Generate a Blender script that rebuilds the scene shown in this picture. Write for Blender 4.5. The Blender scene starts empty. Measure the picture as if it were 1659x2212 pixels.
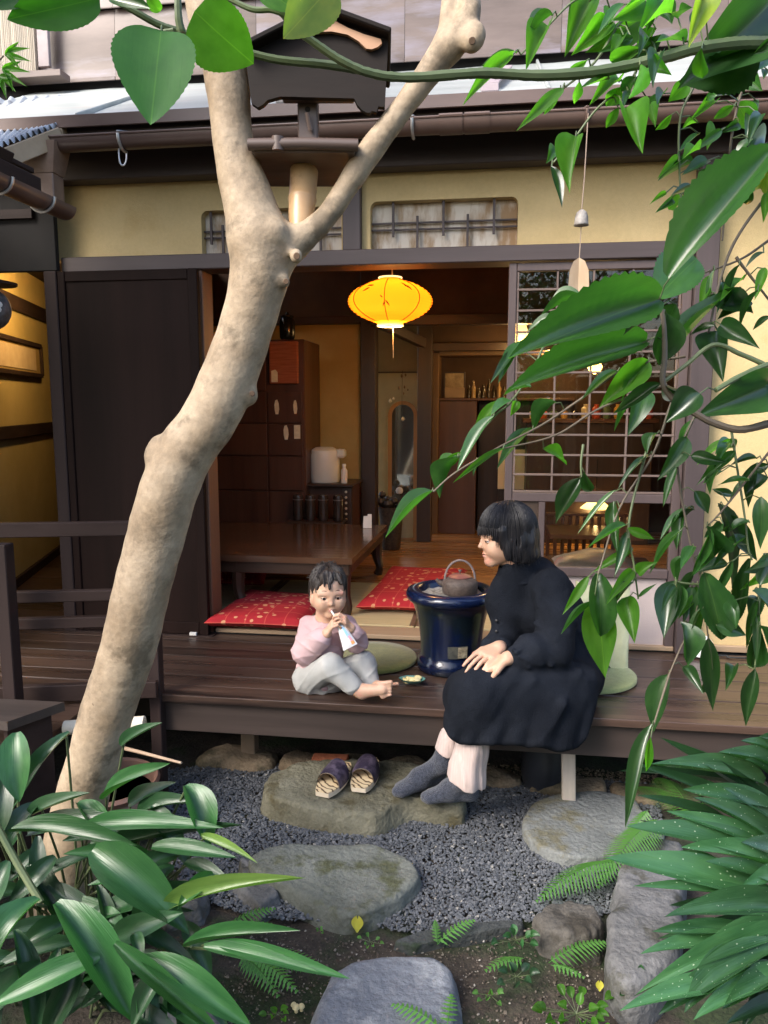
import bpy, bmesh, math, random
import numpy as np
from mathutils import Matrix, Vector
rad = math.radians
SC = bpy.context.scene
COL = SC.collection
# ------------------------------------------------------------------ camera
TH, PI_, FPX, CH = 8.0, 8.0, 1662.0, 1.52
cd = bpy.data.cameras.new('camera'); cam = bpy.data.objects.new('camera', cd); COL.objects.link(cam)
cam.location = (0, 0, CH); cam.rotation_euler = (rad(90 - PI_), 0, rad(TH))
cd.sensor_fit = 'VERTICAL'; cd.sensor_height = 24.0; cd.lens = 24.0 * FPX / 2212.0
cd.clip_start = 0.02; cd.clip_end = 500
SC.camera = cam
# ------------------------------------------------------------------ world, sun, exposure
SUN_EL, SUN_AZ = 41.0, 222.0          # azimuth measured clockwise from +Y (behind the viewer, to the left)
w = bpy.data.worlds.new('World'); SC.world = w; w.use_nodes = True
wn = w.node_tree.nodes; wl = w.node_tree.links
sky = wn.new('ShaderNodeTexSky'); sky.sky_type = 'NISHITA'; sky.sun_disc = False
sky.sun_elevation = rad(SUN_EL); sky.sun_rotation = rad(SUN_AZ)
sky.air_density = 1.0; sky.dust_density = 3.0; sky.ozone_density = 1.0
bg = wn['Background']; bg.inputs['Strength'].default_value = 0.15
wl.new(sky.outputs['Color'], bg.inputs['Color'])
sd = bpy.data.lights.new('sun', 'SUN'); so = bpy.data.objects.new('sun', sd); COL.objects.link(so)
sd.energy = 1.5; sd.angle = rad(26); sd.color = (1.0, 0.96, 0.9)
sv = Vector((math.sin(rad(SUN_AZ)) * math.cos(rad(SUN_EL)), math.cos(rad(SUN_AZ)) * math.cos(rad(SUN_EL)), math.sin(rad(SUN_EL))))
so.rotation_euler = sv.to_track_quat('Z', 'Y').to_euler(); so.location = (-2, -3, 6)
SC.view_settings.view_transform = 'Standard'; SC.view_settings.look = 'None'
SC.view_settings.exposure = 1.5; SC.view_settings.gamma = 1.0; SC.view_settings.use_curve_mapping = False
SC.render.engine = 'CYCLES'
SC.cycles.use_denoising = True
SC.cycles.max_bounces = 8; SC.cycles.transparent_max_bounces = 12
SC.cycles.sample_clamp_indirect = 6.0; SC.cycles.caustics_reflective = False; SC.cycles.caustics_refractive = False
# ------------------------------------------------------------------ geometry helpers
_t, _q = rad(TH), rad(PI_)
Fv = np.array([-math.sin(_t) * math.cos(_q), math.cos(_t) * math.cos(_q), -math.sin(_q)])
Rv = np.array([math.cos(_t), math.sin(_t), 0.0]); Uv = np.cross(Rv, Fv); Cv = np.array([0, 0, CH])
def P(px, py, y=None, z=None, d=None, x=None):
    """world point seen at photo position px,py on the plane y=, z=, x= or at depth d"""
    D = Fv + (px - 829.5) / FPX * Rv + (1106 - py) / FPX * Uv
    s = y / D[1] if y is not None else (z - CH) / D[2] if z is not None else x / D[0] if x is not None else d
    return Cv + D * s
def nz(v):
    v = np.asarray(v, float); return v / (np.linalg.norm(v) + 1e-12)
WO = {}
class MB:
    def __init__(s): s.v = []; s.f = []; s.n = 0
    def add(s, v, f):
        v = np.asarray(v, float).reshape(-1, 3)
        s.v.append(v); s.f.extend([tuple(int(i) + s.n for i in q) for q in f]); s.n += len(v); return s
    def obox(s, c, ax, h, b=0.003):
        c = np.asarray(c, float); ax = [nz(a) for a in ax]; h = np.asarray(h, float)
        b = min(b, 0.45 * h.min())
        if b <= 0:
            sg = [(i, j, k) for i in (-1, 1) for j in (-1, 1) for k in (-1, 1)]
            v = [c + sum(ax[a] * g[a] * h[a] for a in range(3)) for g in sg]
            return s.add(v, [(0, 1, 3, 2), (4, 6, 7, 5), (0, 4, 5, 1), (2, 3, 7, 6), (0, 2, 6, 4), (1, 5, 7, 3)])
        idx = {}; v = []
        for g in [(i, j, k) for i in (-1, 1) for j in (-1, 1) for k in (-1, 1)]:
            for a in range(3):
                idx[g, a] = len(v)
                v.append(c + sum(ax[t] * g[t] * (h[t] if t == a else h[t] - b) for t in range(3)))
        f = []
        for a in range(3):
            o = [t for t in range(3) if t != a]
            for sgn in (-1, 1):
                q = []
                for (i, j) in ((-1, -1), (1, -1), (1, 1), (-1, 1)):
                    g = [0, 0, 0]; g[a] = sgn; g[o[0]] = i; g[o[1]] = j; q.append(idx[tuple(g), a])
                f.append(q)
            for i in (-1, 1):
                for j in (-1, 1):
                    g0 = [0, 0, 0]; g1 = [0, 0, 0]
                    g0[o[0]] = g1[o[0]] = i; g0[o[1]] = g1[o[1]] = j; g0[a] = -1; g1[a] = 1
                    f.append((idx[tuple(g0), o[0]], idx[tuple(g1), o[0]], idx[tuple(g1), o[1]], idx[tuple(g0), o[1]]))
        for g in [(i, j, k) for i in (-1, 1) for j in (-1, 1) for k in (-1, 1)]:
            f.append((idx[g, 0], idx[g, 1], idx[g, 2]))
        return s.add(v, f)
    def box(s, x0, x1, y0, y1, z0, z1, b=0.003):
        return s.obox(((x0 + x1) / 2, (y0 + y1) / 2, (z0 + z1) / 2), ((1, 0, 0), (0, 1, 0), (0, 0, 1)),
                      (abs(x1 - x0) / 2, abs(y1 - y0) / 2, abs(z1 - z0) / 2), b)
    def beam(s, p0, p1, wd, ht, up=(0, 0, 1), b=0.003):
        p0 = np.asarray(p0, float); p1 = np.asarray(p1, float); d = nz(p1 - p0)
        sd_ = nz(np.cross(d, up)); u = np.cross(sd_, d)
        return s.obox((p0 + p1) / 2, (d, sd_, u), (np.linalg.norm(p1 - p0) / 2, wd / 2, ht / 2), b)
    def tube(s, pts, r, n=8, cap=True, closed=False):
        pts = np.asarray(pts, float); m = len(pts); r = np.full(m, r, float) if np.isscalar(r) else np.asarray(r, float)
        tg = np.gradient(pts, axis=0)
        if closed: tg = np.roll(pts, -1, 0) - np.roll(pts, 1, 0)
        tg = tg / (np.linalg.norm(tg, axis=1)[:, None] + 1e-12)
        a = np.array([0, 0, 1.0]) if abs(tg[0][2]) < 0.9 else np.array([1.0, 0, 0])
        u = nz(np.cross(tg[0], a)); v = []
        for i in range(m):
            u = nz(u - tg[i] * (u @ tg[i])); ww = np.cross(tg[i], u)
            for k in range(n):
                an = 2 * math.pi * k / n
                v.append(pts[i] + r[i] * (math.cos(an) * u + math.sin(an) * ww))
        f = []
        for i in range(m if closed else m - 1):
            for k in range(n):
                i2 = (i + 1) % m
                f.append((i * n + k, i * n + (k + 1) % n, i2 * n + (k + 1) % n, i2 * n + k))
        if cap and not closed:
            f.append(tuple(range(n))); f.append(tuple((m - 1) * n + k for k in range(n)))
        return s.add(v, f)
    def lathe(s, c, prof, n=24, axis=(0, 0, 1), sx=1.0, sy=1.0, cap=True):
        c = np.asarray(c, float); ax = nz(axis)
        a = np.array([1.0, 0, 0]) if abs(ax[0]) < 0.9 else np.array([0, 1.0, 0])
        u = nz(a - ax * (a @ ax)); ww = np.cross(ax, u); v = []
        for (r, h) in prof:
            for k in range(n):
                an = 2 * math.pi * k / n
                v.append(c + ax * h + r * (sx * math.cos(an) * u + sy * math.sin(an) * ww))
        m = len(prof); f = []
        for i in range(m - 1):
            for k in range(n):
                f.append((i * n + k, i * n + (k + 1) % n, (i + 1) * n + (k + 1) % n, (i + 1) * n + k))
        if cap:
            if prof[0][0] > 1e-5: f.append(tuple(range(n)))
            if prof[-1][0] > 1e-5: f.append(tuple((m - 1) * n + k for k in range(n)))
        return s.add(v, f)
    def prism(s, outline, ext):
        o = np.asarray(outline, float); n = len(o); e = np.asarray(ext, float)
        f = [tuple(range(n)), tuple(range(2 * n - 1, n - 1, -1))] + [(i, (i + 1) % n, n + (i + 1) % n, n + i) for i in range(n)]
        return s.add(np.vstack([o, o + e]), f)
    def grid(s, fn, nu, nv):
        v = [fn(i / nu, j / nv) for i in range(nu + 1) for j in range(nv + 1)]
        f = [(i * (nv + 1) + j, (i + 1) * (nv + 1) + j, (i + 1) * (nv + 1) + j + 1, i * (nv + 1) + j + 1) for i in range(nu) for j in range(nv)]
        return s.add(v, f)
    def build(s, name, mat, parent=None, smooth=False, recalc=True, origin=None, angle=40):
        v = np.vstack(s.v)
        if parent is not None: o = WO[parent.name]
        elif origin is not None: o = np.asarray(origin, float)
        else: o = np.array([(v[:, 0].min() + v[:, 0].max()) / 2, (v[:, 1].min() + v[:, 1].max()) / 2, v[:, 2].min()])
        me = bpy.data.meshes.new(name); me.from_pydata((v - o).tolist(), [], s.f)
        if recalc:
            bm = bmesh.new(); bm.from_mesh(me); bmesh.ops.recalc_face_normals(bm, faces=bm.faces); bm.to_mesh(me); bm.free()
        if smooth:
            me.polygons.foreach_set('use_smooth', [True] * len(me.polygons))
            if angle and angle < 180: me.set_sharp_from_angle(angle=rad(angle))
        me.materials.append(mat)
        ob = bpy.data.objects.new(name, me); COL.objects.link(ob)
        if parent is not None: ob.parent = parent
        else: ob.location = o
        WO[ob.name] = o
        return ob
def tag(o, label, cat, group=None):
    o['label'] = label; o['category'] = cat
    if group: o['group'] = group
    return o
def thing(name, label, cat, loc, group=None):
    o = bpy.data.objects.new(name, None); COL.objects.link(o); o.location = tuple(loc); o.empty_display_size = 0.05
    WO[o.name] = np.asarray(loc, float); return tag(o, label, cat, group)
def structure(o): o['kind'] = 'structure'; return o
def stuff(o): o['kind'] = 'stuff'; return o
KIDS = {}
def copy_tree(o, parent=None):
    c = o.copy(); COL.objects.link(c)
    if parent is not None: c.parent = parent
    for ch in o.children: copy_tree(ch, c)
    return c
def catmull(pts, n):
    p = np.asarray(pts, float); p = np.vstack([2 * p[0] - p[1], p, 2 * p[-1] - p[-2]]); out = []
    m = len(p) - 3
    for i in range(m):
        for k in range(n):
            t = k / n
            out.append(0.5 * ((2 * p[i + 1]) + (-p[i] + p[i + 2]) * t + (2 * p[i] - 5 * p[i + 1] + 4 * p[i + 2] - p[i + 3]) * t * t + (-p[i] + 3 * p[i + 1] - 3 * p[i + 2] + p[i + 3]) * t ** 3))
    out.append(p[-2]); return np.array(out)
def vnoise(p, seed=0, scale=1.0):
    """smooth pseudo noise for arrays of points"""
    r = np.random.RandomState(seed); p = np.asarray(p, float) * scale; out = np.zeros(len(p))
    for k in range(7):
        d = r.normal(size=3) * (1 + 0.6 * k); out += np.sin(p @ d + r.uniform(0, 6.28)) / (1 + 0.6 * k)
    return out / 2.2
# ------------------------------------------------------------------ implicit surfaces for bodies, cloth and trunk
class Field:
    def __init__(s, lo, hi, res):
        s.lo = np.asarray(lo, float); s.res = res
        n = np.ceil((np.asarray(hi) - s.lo) / res).astype(int) + 1
        s.ax = [(s.lo[a] + res * np.arange(n[a])).astype(np.float32) for a in range(3)]
        s.G = np.full(n, 1.0, np.float32)
    def _loc(s, lo, hi):
        sl = []
        for a in range(3):
            i0 = max(0, int((lo[a] - s.lo[a]) / s.res)); i1 = min(len(s.ax[a]), int((hi[a] - s.lo[a]) / s.res) + 2)
            if i1 <= i0: return None
            sl.append(slice(i0, i1))
        X, Y, Z = np.meshgrid(s.ax[0][sl[0]], s.ax[1][sl[1]], s.ax[2][sl[2]], indexing='ij', sparse=True)
        return tuple(sl), X, Y, Z
    def _mix(s, sl, d, k, sub):
        g = s.G[sl]
        if sub:
            h = np.clip(0.5 - 0.5 * (g + d) / k, 0, 1); s.G[sl] = g * (1 - h) + (-d) * h + k * h * (1 - h)
        else:
            h = np.clip(0.5 + 0.5 * (g - d) / k, 0, 1); s.G[sl] = g * (1 - h) + d * h - k * h * (1 - h)
    def cone(s, a, b, ra, rb, k=0.01, sub=False):
        a = np.asarray(a, float); b = np.asarray(b, float); m = max(ra, rb) + 3 * k + 3 * s.res + 0.02
        L = s._loc(np.minimum(a, b) - m, np.maximum(a, b) + m)
        if L is None: return s
        sl, X, Y, Z = L; d = b - a; l2 = d @ d + 1e-12
        t = np.clip(((X - a[0]) * d[0] + (Y - a[1]) * d[1] + (Z - a[2]) * d[2]) / l2, 0, 1)
        dist = np.sqrt((X - a[0] - t * d[0]) ** 2 + (Y - a[1] - t * d[1]) ** 2 + (Z - a[2] - t * d[2]) ** 2) - (ra + (rb - ra) * t)
        s._mix(sl, dist, k, sub); return s
    def chain(s, pts, rs, k=0.01):
        for i in range(len(pts) - 1): s.cone(pts[i], pts[i + 1], rs[i], rs[i + 1], k)
        return s
    def path(s, pts, rs, k=0.01):
        T = np.full(s.G.shape, 1.0, np.float32)
        for i in range(len(pts) - 1):
            a = np.asarray(pts[i], float); b = np.asarray(pts[i + 1], float); ra, rb = rs[i], rs[i + 1]; m = max(ra, rb) + 3 * k + 3 * s.res + 0.02
            L = s._loc(np.minimum(a, b) - m, np.maximum(a, b) + m)
            if L is None: continue
            sl, X, Y, Z = L; d = b - a; l2 = d @ d + 1e-12
            t = np.clip(((X - a[0]) * d[0] + (Y - a[1]) * d[1] + (Z - a[2]) * d[2]) / l2, 0, 1)
            T[sl] = np.minimum(T[sl], np.sqrt((X - a[0] - t * d[0]) ** 2 + (Y - a[1] - t * d[1]) ** 2 + (Z - a[2] - t * d[2]) ** 2) - (ra + (rb - ra) * t))
        s._mix((slice(None),) * 3, T, k, False); return s
    def ell(s, c, r, R=None, k=0.01, sub=False):
        c = np.asarray(c, float); r = np.asarray(r, float); m = r.max() + 3 * k + 3 * s.res + 0.02
        L = s._loc(c - m, c + m)
        if L is None: return s
        sl, X, Y, Z = L; X = X - c[0]; Y = Y - c[1]; Z = Z - c[2]
        if R is None: u, v, w_ = X, Y, Z
        else: u, v, w_ = [X * R[i][0] + Y * R[i][1] + Z * R[i][2] for i in range(3)]
        k0 = np.sqrt((u / r[0]) ** 2 + (v / r[1]) ** 2 + (w_ / r[2]) ** 2)
        k1 = np.sqrt((u / r[0] ** 2) ** 2 + (v / r[1] ** 2) ** 2 + (w_ / r[2] ** 2) ** 2) + 1e-9
        s._mix(sl, k0 * (k0 - 1) / k1, k, sub); return s
    def half(s, c, n, k=0.004):
        """keep the side of the plane that n points away from"""
        n = nz(n); c = np.asarray(c, float)
        X, Y, Z = np.meshgrid(*s.ax, indexing='ij', sparse=True)
        d = (X - c[0]) * n[0] + (Y - c[1]) * n[1] + (Z - c[2]) * n[2]
        s.G = np.maximum(s.G, d.astype(np.float32)); return s
    def warp(s, fn):
        X, Y, Z = np.meshgrid(*s.ax, indexing='ij', sparse=True); s.G = s.G + fn(X, Y, Z).astype(np.float32); return s
    def mesh(s, smooth=2):
        G = s.G; ins = G < 0; nx, ny, nz_ = G.shape
        cs = [(i, j, k) for i in (0, 1) for j in (0, 1) for k in (0, 1)]
        sub = lambda A, o: A[o[0]:nx - 1 + o[0], o[1]:ny - 1 + o[1], o[2]:nz_ - 1 + o[2]]
        cnt = sum(sub(ins, o).astype(np.int8) for o in cs)
        act = (cnt > 0) & (cnt < 8); I = np.argwhere(act)
        if len(I) == 0: return np.zeros((0, 3)), []
        acc = np.zeros((len(I), 3)); num = np.zeros(len(I))
        for a in range(3):
            for o in cs:
                if o[a]: continue
                o2 = list(o); o2[a] = 1
                g0 = G[I[:, 0] + o[0], I[:, 1] + o[1], I[:, 2] + o[2]]; g1 = G[I[:, 0] + o2[0], I[:, 1] + o2[1], I[:, 2] + o2[2]]
                c = (g0 < 0) != (g1 < 0); t = np.where(c, g0 / (g0 - g1 + 1e-20), 0)
                pt = np.tile(np.array(o, float), (len(I), 1)); pt[:, a] = t
                acc += pt * c[:, None]; num += c
        v = s.lo + (I + acc / num[:, None]) * s.res
        idm = np.full((nx - 1, ny - 1, nz_ - 1), -1, np.int64); idm[act] = np.arange(len(I))
        F = []
        for a in range(3):
            o = [0, 0, 0]; o[a] = 1; b, c = [(1, 2), (2, 0), (0, 1)][a]
            A = ins[:nx - o[0], :ny - o[1], :nz_ - o[2]]; B = ins[o[0]:, o[1]:, o[2]:]
            E = np.argwhere(A != B)
            lim = [nx - 1, ny - 1, nz_ - 1]
            E = E[(E[:, b] > 0) & (E[:, c] > 0) & (E[:, b] < lim[b]) & (E[:, c] < lim[c])]
            if len(E) == 0: continue
            fl = A[E[:, 0], E[:, 1], E[:, 2]]
            def g(db, dc):
                e = E.copy(); e[:, b] -= db; e[:, c] -= dc; return idm[e[:, 0], e[:, 1], e[:, 2]]
            q = np.stack([g(1, 1), g(0, 1), g(0, 0), g(1, 0)], 1); q[~fl] = q[~fl][:, ::-1]
            F.append(q)
        F = np.vstack(F); F = F[(F >= 0).all(1)]
        for _ in range(smooth):
            sm = np.zeros_like(v); n = np.zeros(len(v))
            for i in range(4):
                np.add.at(sm, F[:, i], v[F[:, (i + 1) % 4]]); np.add.at(sm, F[:, i], v[F[:, (i + 3) % 4]]); np.add.at(n, F[:, i], 2)
            v = 0.5 * v + 0.5 * sm / np.maximum(n, 1)[:, None]
        return v, F.tolist()
    def build(s, name, mat, parent=None, smooth=2, edit=None, origin=None):
        v, f = s.mesh(smooth)
        if edit is not None: v = edit(v)
        m = MB(); m.v.append(v); m.f = [tuple(q) for q in f]; m.n = len(v)
        return m.build(name, mat, parent, True, recalc=False, angle=None, origin=origin)
# ------------------------------------------------------------------ materials
def mk(name):
    m = bpy.data.materials.new(name); m.use_nodes = True; return m, m.node_tree.nodes, m.node_tree.links
def M(name, c1, c2=None, rough=0.6, scale=6, detail=5, stretch=(1, 1, 1), lo=0.35, hi=0.65, bump=0.0, bscale=None, metal=0, coat=0,
      spec=0.5, vary=0.0, c3=None, c3t=0.62, c3scale=3, trl=0.0, sheen=0, rvar=0.0, emit=None, sss=0, fine=0, fscale=120):
    m, n, l = mk(name); b = n['Principled BSDF']
    b.inputs['Roughness'].default_value = rough; b.inputs['Metallic'].default_value = metal
    b.inputs['Coat Weight'].default_value = coat; b.inputs['Coat Roughness'].default_value = 0.12
    b.inputs['Specular IOR Level'].default_value = spec; b.inputs['Sheen Weight'].default_value = sheen
    if sss:
        b.inputs['Subsurface Weight'].default_value = sss; b.inputs['Subsurface Radius'].default_value = (0.012, 0.005, 0.003); b.inputs['Subsurface Scale'].default_value = 0.6
    tc = n.new('ShaderNodeTexCoord'); mp = n.new('ShaderNodeMapping'); l.new(tc.outputs['Object'], mp.inputs['Vector'])
    mp.inputs['Scale'].default_value = stretch
    oi = n.new('ShaderNodeObjectInfo'); cb = n.new('ShaderNodeVectorMath'); cb.operation = 'SCALE'; cb.inputs['Scale'].default_value = 37.0
    cx = n.new('ShaderNodeCombineXYZ')
    for k in 'XYZ': l.new(oi.outputs['Random'], cx.inputs[k])
    l.new(cx.outputs[0], cb.inputs[0]); l.new(cb.outputs[0], mp.inputs['Location'])
    c2 = c2 or tuple(min(1, x * 1.18) for x in c1)
    no = n.new('ShaderNodeTexNoise'); no.inputs['Scale'].default_value = scale; no.inputs['Detail'].default_value = detail; no.inputs['Roughness'].default_value = 0.6
    l.new(mp.outputs[0], no.inputs['Vector'])
    rp = n.new('ShaderNodeValToRGB'); rp.color_ramp.elements[0].position = lo; rp.color_ramp.elements[1].position = hi
    rp.color_ramp.elements[0].color = (*c1, 1); rp.color_ramp.elements[1].color = (*c2, 1)
    l.new(no.outputs['Fac'], rp.inputs['Fac']); out = rp.outputs['Color']
    if c3 is not None:
        n3 = n.new('ShaderNodeTexNoise'); n3.inputs['Scale'].default_value = c3scale; n3.inputs['Detail'].default_value = 6; n3.inputs['Roughness'].default_value = 0.65
        l.new(mp.outputs[0], n3.inputs['Vector'])
        r3 = n.new('ShaderNodeValToRGB'); r3.color_ramp.elements[0].position = c3t - 0.05; r3.color_ramp.elements[1].position = c3t + 0.05
        l.new(n3.outputs['Fac'], r3.inputs['Fac'])
        mx = n.new('ShaderNodeMix'); mx.data_type = 'RGBA'; mx.inputs[7].default_value = (*c3, 1)
        l.new(r3.outputs['Color'], mx.inputs[0]); l.new(out, mx.inputs[6]); out = mx.outputs[2]
    if fine:
        nf = n.new('ShaderNodeTexNoise'); nf.inputs['Scale'].default_value = fscale; nf.inputs['Detail'].default_value = 8; nf.inputs['Roughness'].default_value = 0.75; l.new(mp.outputs[0], nf.inputs['Vector'])
        mf = n.new('ShaderNodeMapRange'); mf.inputs[1].default_value = 0.3; mf.inputs[2].default_value = 0.7; mf.inputs[3].default_value = 1 - fine; mf.inputs[4].default_value = 1 + fine; l.new(nf.outputs['Fac'], mf.inputs[0])
        hf = n.new('ShaderNodeHueSaturation'); l.new(mf.outputs[0], hf.inputs['Value']); l.new(out, hf.inputs['Color']); out = hf.outputs['Color']
    if vary:
        mr = n.new('ShaderNodeMapRange'); mr.inputs[3].default_value = 1 - vary; mr.inputs[4].default_value = 1 + vary
        l.new(oi.outputs['Random'], mr.inputs[0])
        hs = n.new('ShaderNodeHueSaturation'); l.new(mr.outputs[0], hs.inputs['Value']); l.new(out, hs.inputs['Color']); out = hs.outputs['Color']
    l.new(out, b.inputs['Base Color'])
    if rvar:
        rr = n.new('ShaderNodeMapRange'); rr.inputs[3].default_value = max(0.02, rough - rvar); rr.inputs[4].default_value = min(1, rough + rvar)
        l.new(no.outputs['Fac'], rr.inputs[0]); l.new(rr.outputs[0], b.inputs['Roughness'])
    if bump:
        nb = n.new('ShaderNodeTexNoise'); nb.inputs['Scale'].default_value = bscale or scale * 3; nb.inputs['Detail'].default_value = 6
        l.new(mp.outputs[0], nb.inputs['Vector']); bp = n.new('ShaderNodeBump'); bp.inputs['Strength'].default_value = bump; bp.inputs['Distance'].default_value = 0.01
        l.new(nb.outputs['Fac'], bp.inputs['Height']); l.new(bp.outputs[0], b.inputs['Normal'])
    if trl:
        tr = n.new('ShaderNodeBsdfTranslucent'); l.new(out, tr.inputs['Color']); ms = n.new('ShaderNodeMixShader'); ms.inputs[0].default_value = trl
        l.new(b.outputs[0], ms.inputs[1]); l.new(tr.outputs[0], ms.inputs[2]); l.new(ms.outputs[0], n['Material Output'].inputs['Surface'])
    if emit:
        b.inputs['Emission Color'].default_value = (*emit[0], 1); b.inputs['Emission Strength'].default_value = emit[1]
    return m
def glass(name, tint=(0.9, 0.92, 0.9), ior=1.5):
    m, n, l = mk(name); n.remove(n['Principled BSDF'])
    t = n.new('ShaderNodeBsdfTransparent'); t.inputs[0].default_value = (*tint, 1); g = n.new('ShaderNodeBsdfGlossy'); g.inputs['Roughness'].default_value = 0.015
    fr = n.new('ShaderNodeFresnel'); fr.inputs[0].default_value = ior; ms = n.new('ShaderNodeMixShader')
    tc = n.new('ShaderNodeTexCoord'); no = n.new('ShaderNodeTexNoise'); no.inputs['Scale'].default_value = 4; bp = n.new('ShaderNodeBump'); bp.inputs['Strength'].default_value = 0.03
    l.new(tc.outputs['Object'], no.inputs['Vector']); l.new(no.outputs['Fac'], bp.inputs['Height']); l.new(bp.outputs[0], g.inputs['Normal'])
    l.new(fr.outputs[0], ms.inputs[0]); l.new(t.outputs[0], ms.inputs[1]); l.new(g.outputs[0], ms.inputs[2]); l.new(ms.outputs[0], n['Material Output'].inputs['Surface'])
    return m
def wood(name, c1, c2, axis=0, rough=0.5, scale=9, bump=0.15, **k):
    st = [1, 1, 1]; st[axis] = 0.06
    return M(name, c1, c2, rough=rough, scale=scale, stretch=tuple(st), detail=8, bump=bump, bscale=scale * 3, lo=0.3, hi=0.7, **k)
def point_light(name, loc, energy, color, size=0.05, parent=None):
    ld = bpy.data.lights.new(name, 'POINT'); ld.energy = energy; ld.color = color; ld.shadow_soft_size = size
    o = bpy.data.objects.new(name, ld); COL.objects.link(o)
    if parent is not None: o.parent = parent; o.location = tuple(np.asarray(loc) - WO[parent.name])
    else: o.location = tuple(loc)
    return o
# ------------------------------------------------------------------ shared materials
DW = wood('dark_brown_wood', (0.022, 0.013, 0.011), (0.044, 0.028, 0.024), 0, rough=0.6, vary=0.12, spec=0.2)
DWY = wood('dark_brown_wood_deep', (0.022, 0.013, 0.011), (0.044, 0.028, 0.024), 1, rough=0.6, vary=0.12, spec=0.2)
DWZ = wood('dark_brown_wood_upright', (0.020, 0.012, 0.011), (0.040, 0.026, 0.024), 2, rough=0.6, vary=0.12, spec=0.2)
PW = wood('purple_brown_wood', (0.046, 0.032, 0.031), (0.080, 0.058, 0.057), 0, rough=0.55)
PWZ = wood('purple_brown_wood_upright', (0.048, 0.034, 0.033), (0.084, 0.061, 0.060), 2, rough=0.55)
DECK = wood('veranda_board', (0.034, 0.020, 0.015), (0.088, 0.054, 0.040), 0, rough=0.30, bump=0.12, vary=0.22, rvar=0.12, fine=0.35, fscale=30, c3=(0.020, 0.013, 0.011), c3t=0.58, c3scale=6)
FASC = wood('veranda_fascia_wood', (0.038, 0.027, 0.023), (0.068, 0.049, 0.042), 0, rough=0.5)
PALEW = wood('pale_sill_wood', (0.30, 0.20, 0.12), (0.42, 0.30, 0.19), 0, rough=0.5)
MUNT = wood('door_lattice_wood', (0.125, 0.085, 0.070), (0.19, 0.135, 0.112), 0, rough=0.5)
DFRAME = wood('door_frame_wood', (0.078, 0.054, 0.051), (0.115, 0.082, 0.077), 2, rough=0.5)
AMADO = wood('shutter_wood', (0.008, 0.0038, 0.003), (0.018, 0.0088, 0.0072), 2, rough=0.6, scale=7, spec=0.10)
PLAST = M('ochre_plaster', (0.56, 0.415, 0.20), (0.63, 0.48, 0.245), rough=0.95, scale=3, detail=8, bump=0.25, bscale=220, fine=0.06, fscale=60, c3=(0.50, 0.35, 0.15), c3t=0.66, c3scale=1.2)
PINK = M('pale_pink_plaster', (0.46, 0.375, 0.35), (0.53, 0.44, 0.415), rough=0.9, scale=3, bump=0.15, bscale=200)
PAPER = M('aged_paper', (0.36, 0.235, 0.13), (0.66, 0.59, 0.50), rough=0.9, scale=14, stretch=(1.2, 1, 0.35), detail=9, lo=0.36, hi=0.56)
GUT = M('brown_gutter', (0.105, 0.066, 0.054), (0.155, 0.103, 0.085), rough=0.35, scale=6, stretch=(0.3, 1, 1), rvar=0.1)
GALV = M('galvanised_metal', (0.42, 0.41, 0.40), (0.55, 0.54, 0.53), rough=0.4, metal=0.7, scale=20)
ROOF = M('pale_roof_metal', (0.33, 0.36, 0.345), (0.46, 0.485, 0.47), rough=0.38, scale=3, stretch=(0.5, 3, 1), c3=(0.40, 0.38, 0.36), c3t=0.64, c3scale=4, rvar=0.12)
CORR = M('corrugated_sheet', (0.40, 0.44, 0.50), (0.62, 0.66, 0.70), rough=0.35, scale=8, stretch=(1, 0.3, 1), c3=(0.16, 0.18, 0.22), c3t=0.60, c3scale=9)
CLAD = M('weathered_copper_siding', (0.10, 0.072, 0.060), (0.21, 0.155, 0.135), rough=0.42, scale=3, stretch=(0.35, 1, 1.6), detail=8, c3=(0.22, 0.19, 0.22), c3t=0.57, c3scale=2.2, rvar=0.1)
BLACK = M('black_and_shade', (0.008, 0.007, 0.007), (0.014, 0.012, 0.011), rough=0.9)  # near-black colour; under the veranda and wing eave it stands for shade
GLASS = glass('window_glass')
BAMB = M('bamboo_blind_reed', (0.42, 0.36, 0.28), (0.62, 0.56, 0.46), rough=0.7, scale=10, stretch=(3, 3, 0.2), vary=0.25)
# ------------------------------------------------------------------ ground
GX0, GX1, GY0, GY1 = -14, 14, -14, 16
SOIL = M('garden_soil', (0.026, 0.020, 0.015), (0.066, 0.051, 0.040), rough=0.95, scale=9, detail=12, bump=1.0, bscale=70, fine=0.3, fscale=90, c3=(0.022, 0.034, 0.012), c3t=0.53, c3scale=3)
g = MB()
def gfn(u, v):
    x = -2.6 + 4.2 * u; y = 0.2 + 3.6 * v
    z = 0.012 * vnoise([[x, y, 0]], 3, 4)[0] + 0.006 * vnoise([[x, y, 0]], 5, 17)[0]
    e = min(u, 1 - u, v, 1 - v); k = min(1, e * 12)
    return (x, y, z * k - 0.012)
g.grid(gfn, 110, 100)
g.add([(GX0, GY0, -0.03), (GX1, GY0, -0.03), (GX1, GY1, -0.03), (GX0, GY1, -0.03)], [(0, 1, 2, 3)])
structure(g.build('ground', SOIL, smooth=True, recalc=False, origin=(0, 0, 0), angle=None))
# ------------------------------------------------------------------ the tea house
YW, ZV = 3.52, 0.42
house = thing('tea_house', 'ochre-walled wooden tea house with open veranda and dark beams', 'house', (0, 3.5, 0))
def hp(name, mb, mat, parent=None, **k): return mb.build(name, mat, parent or house, **k)
def B(*a, **k): return MB().box(*a, **k)
zl0, zl1 = 2.125, 2.192                       # lintel
XL, XR = -2.32, 2.4
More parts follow.
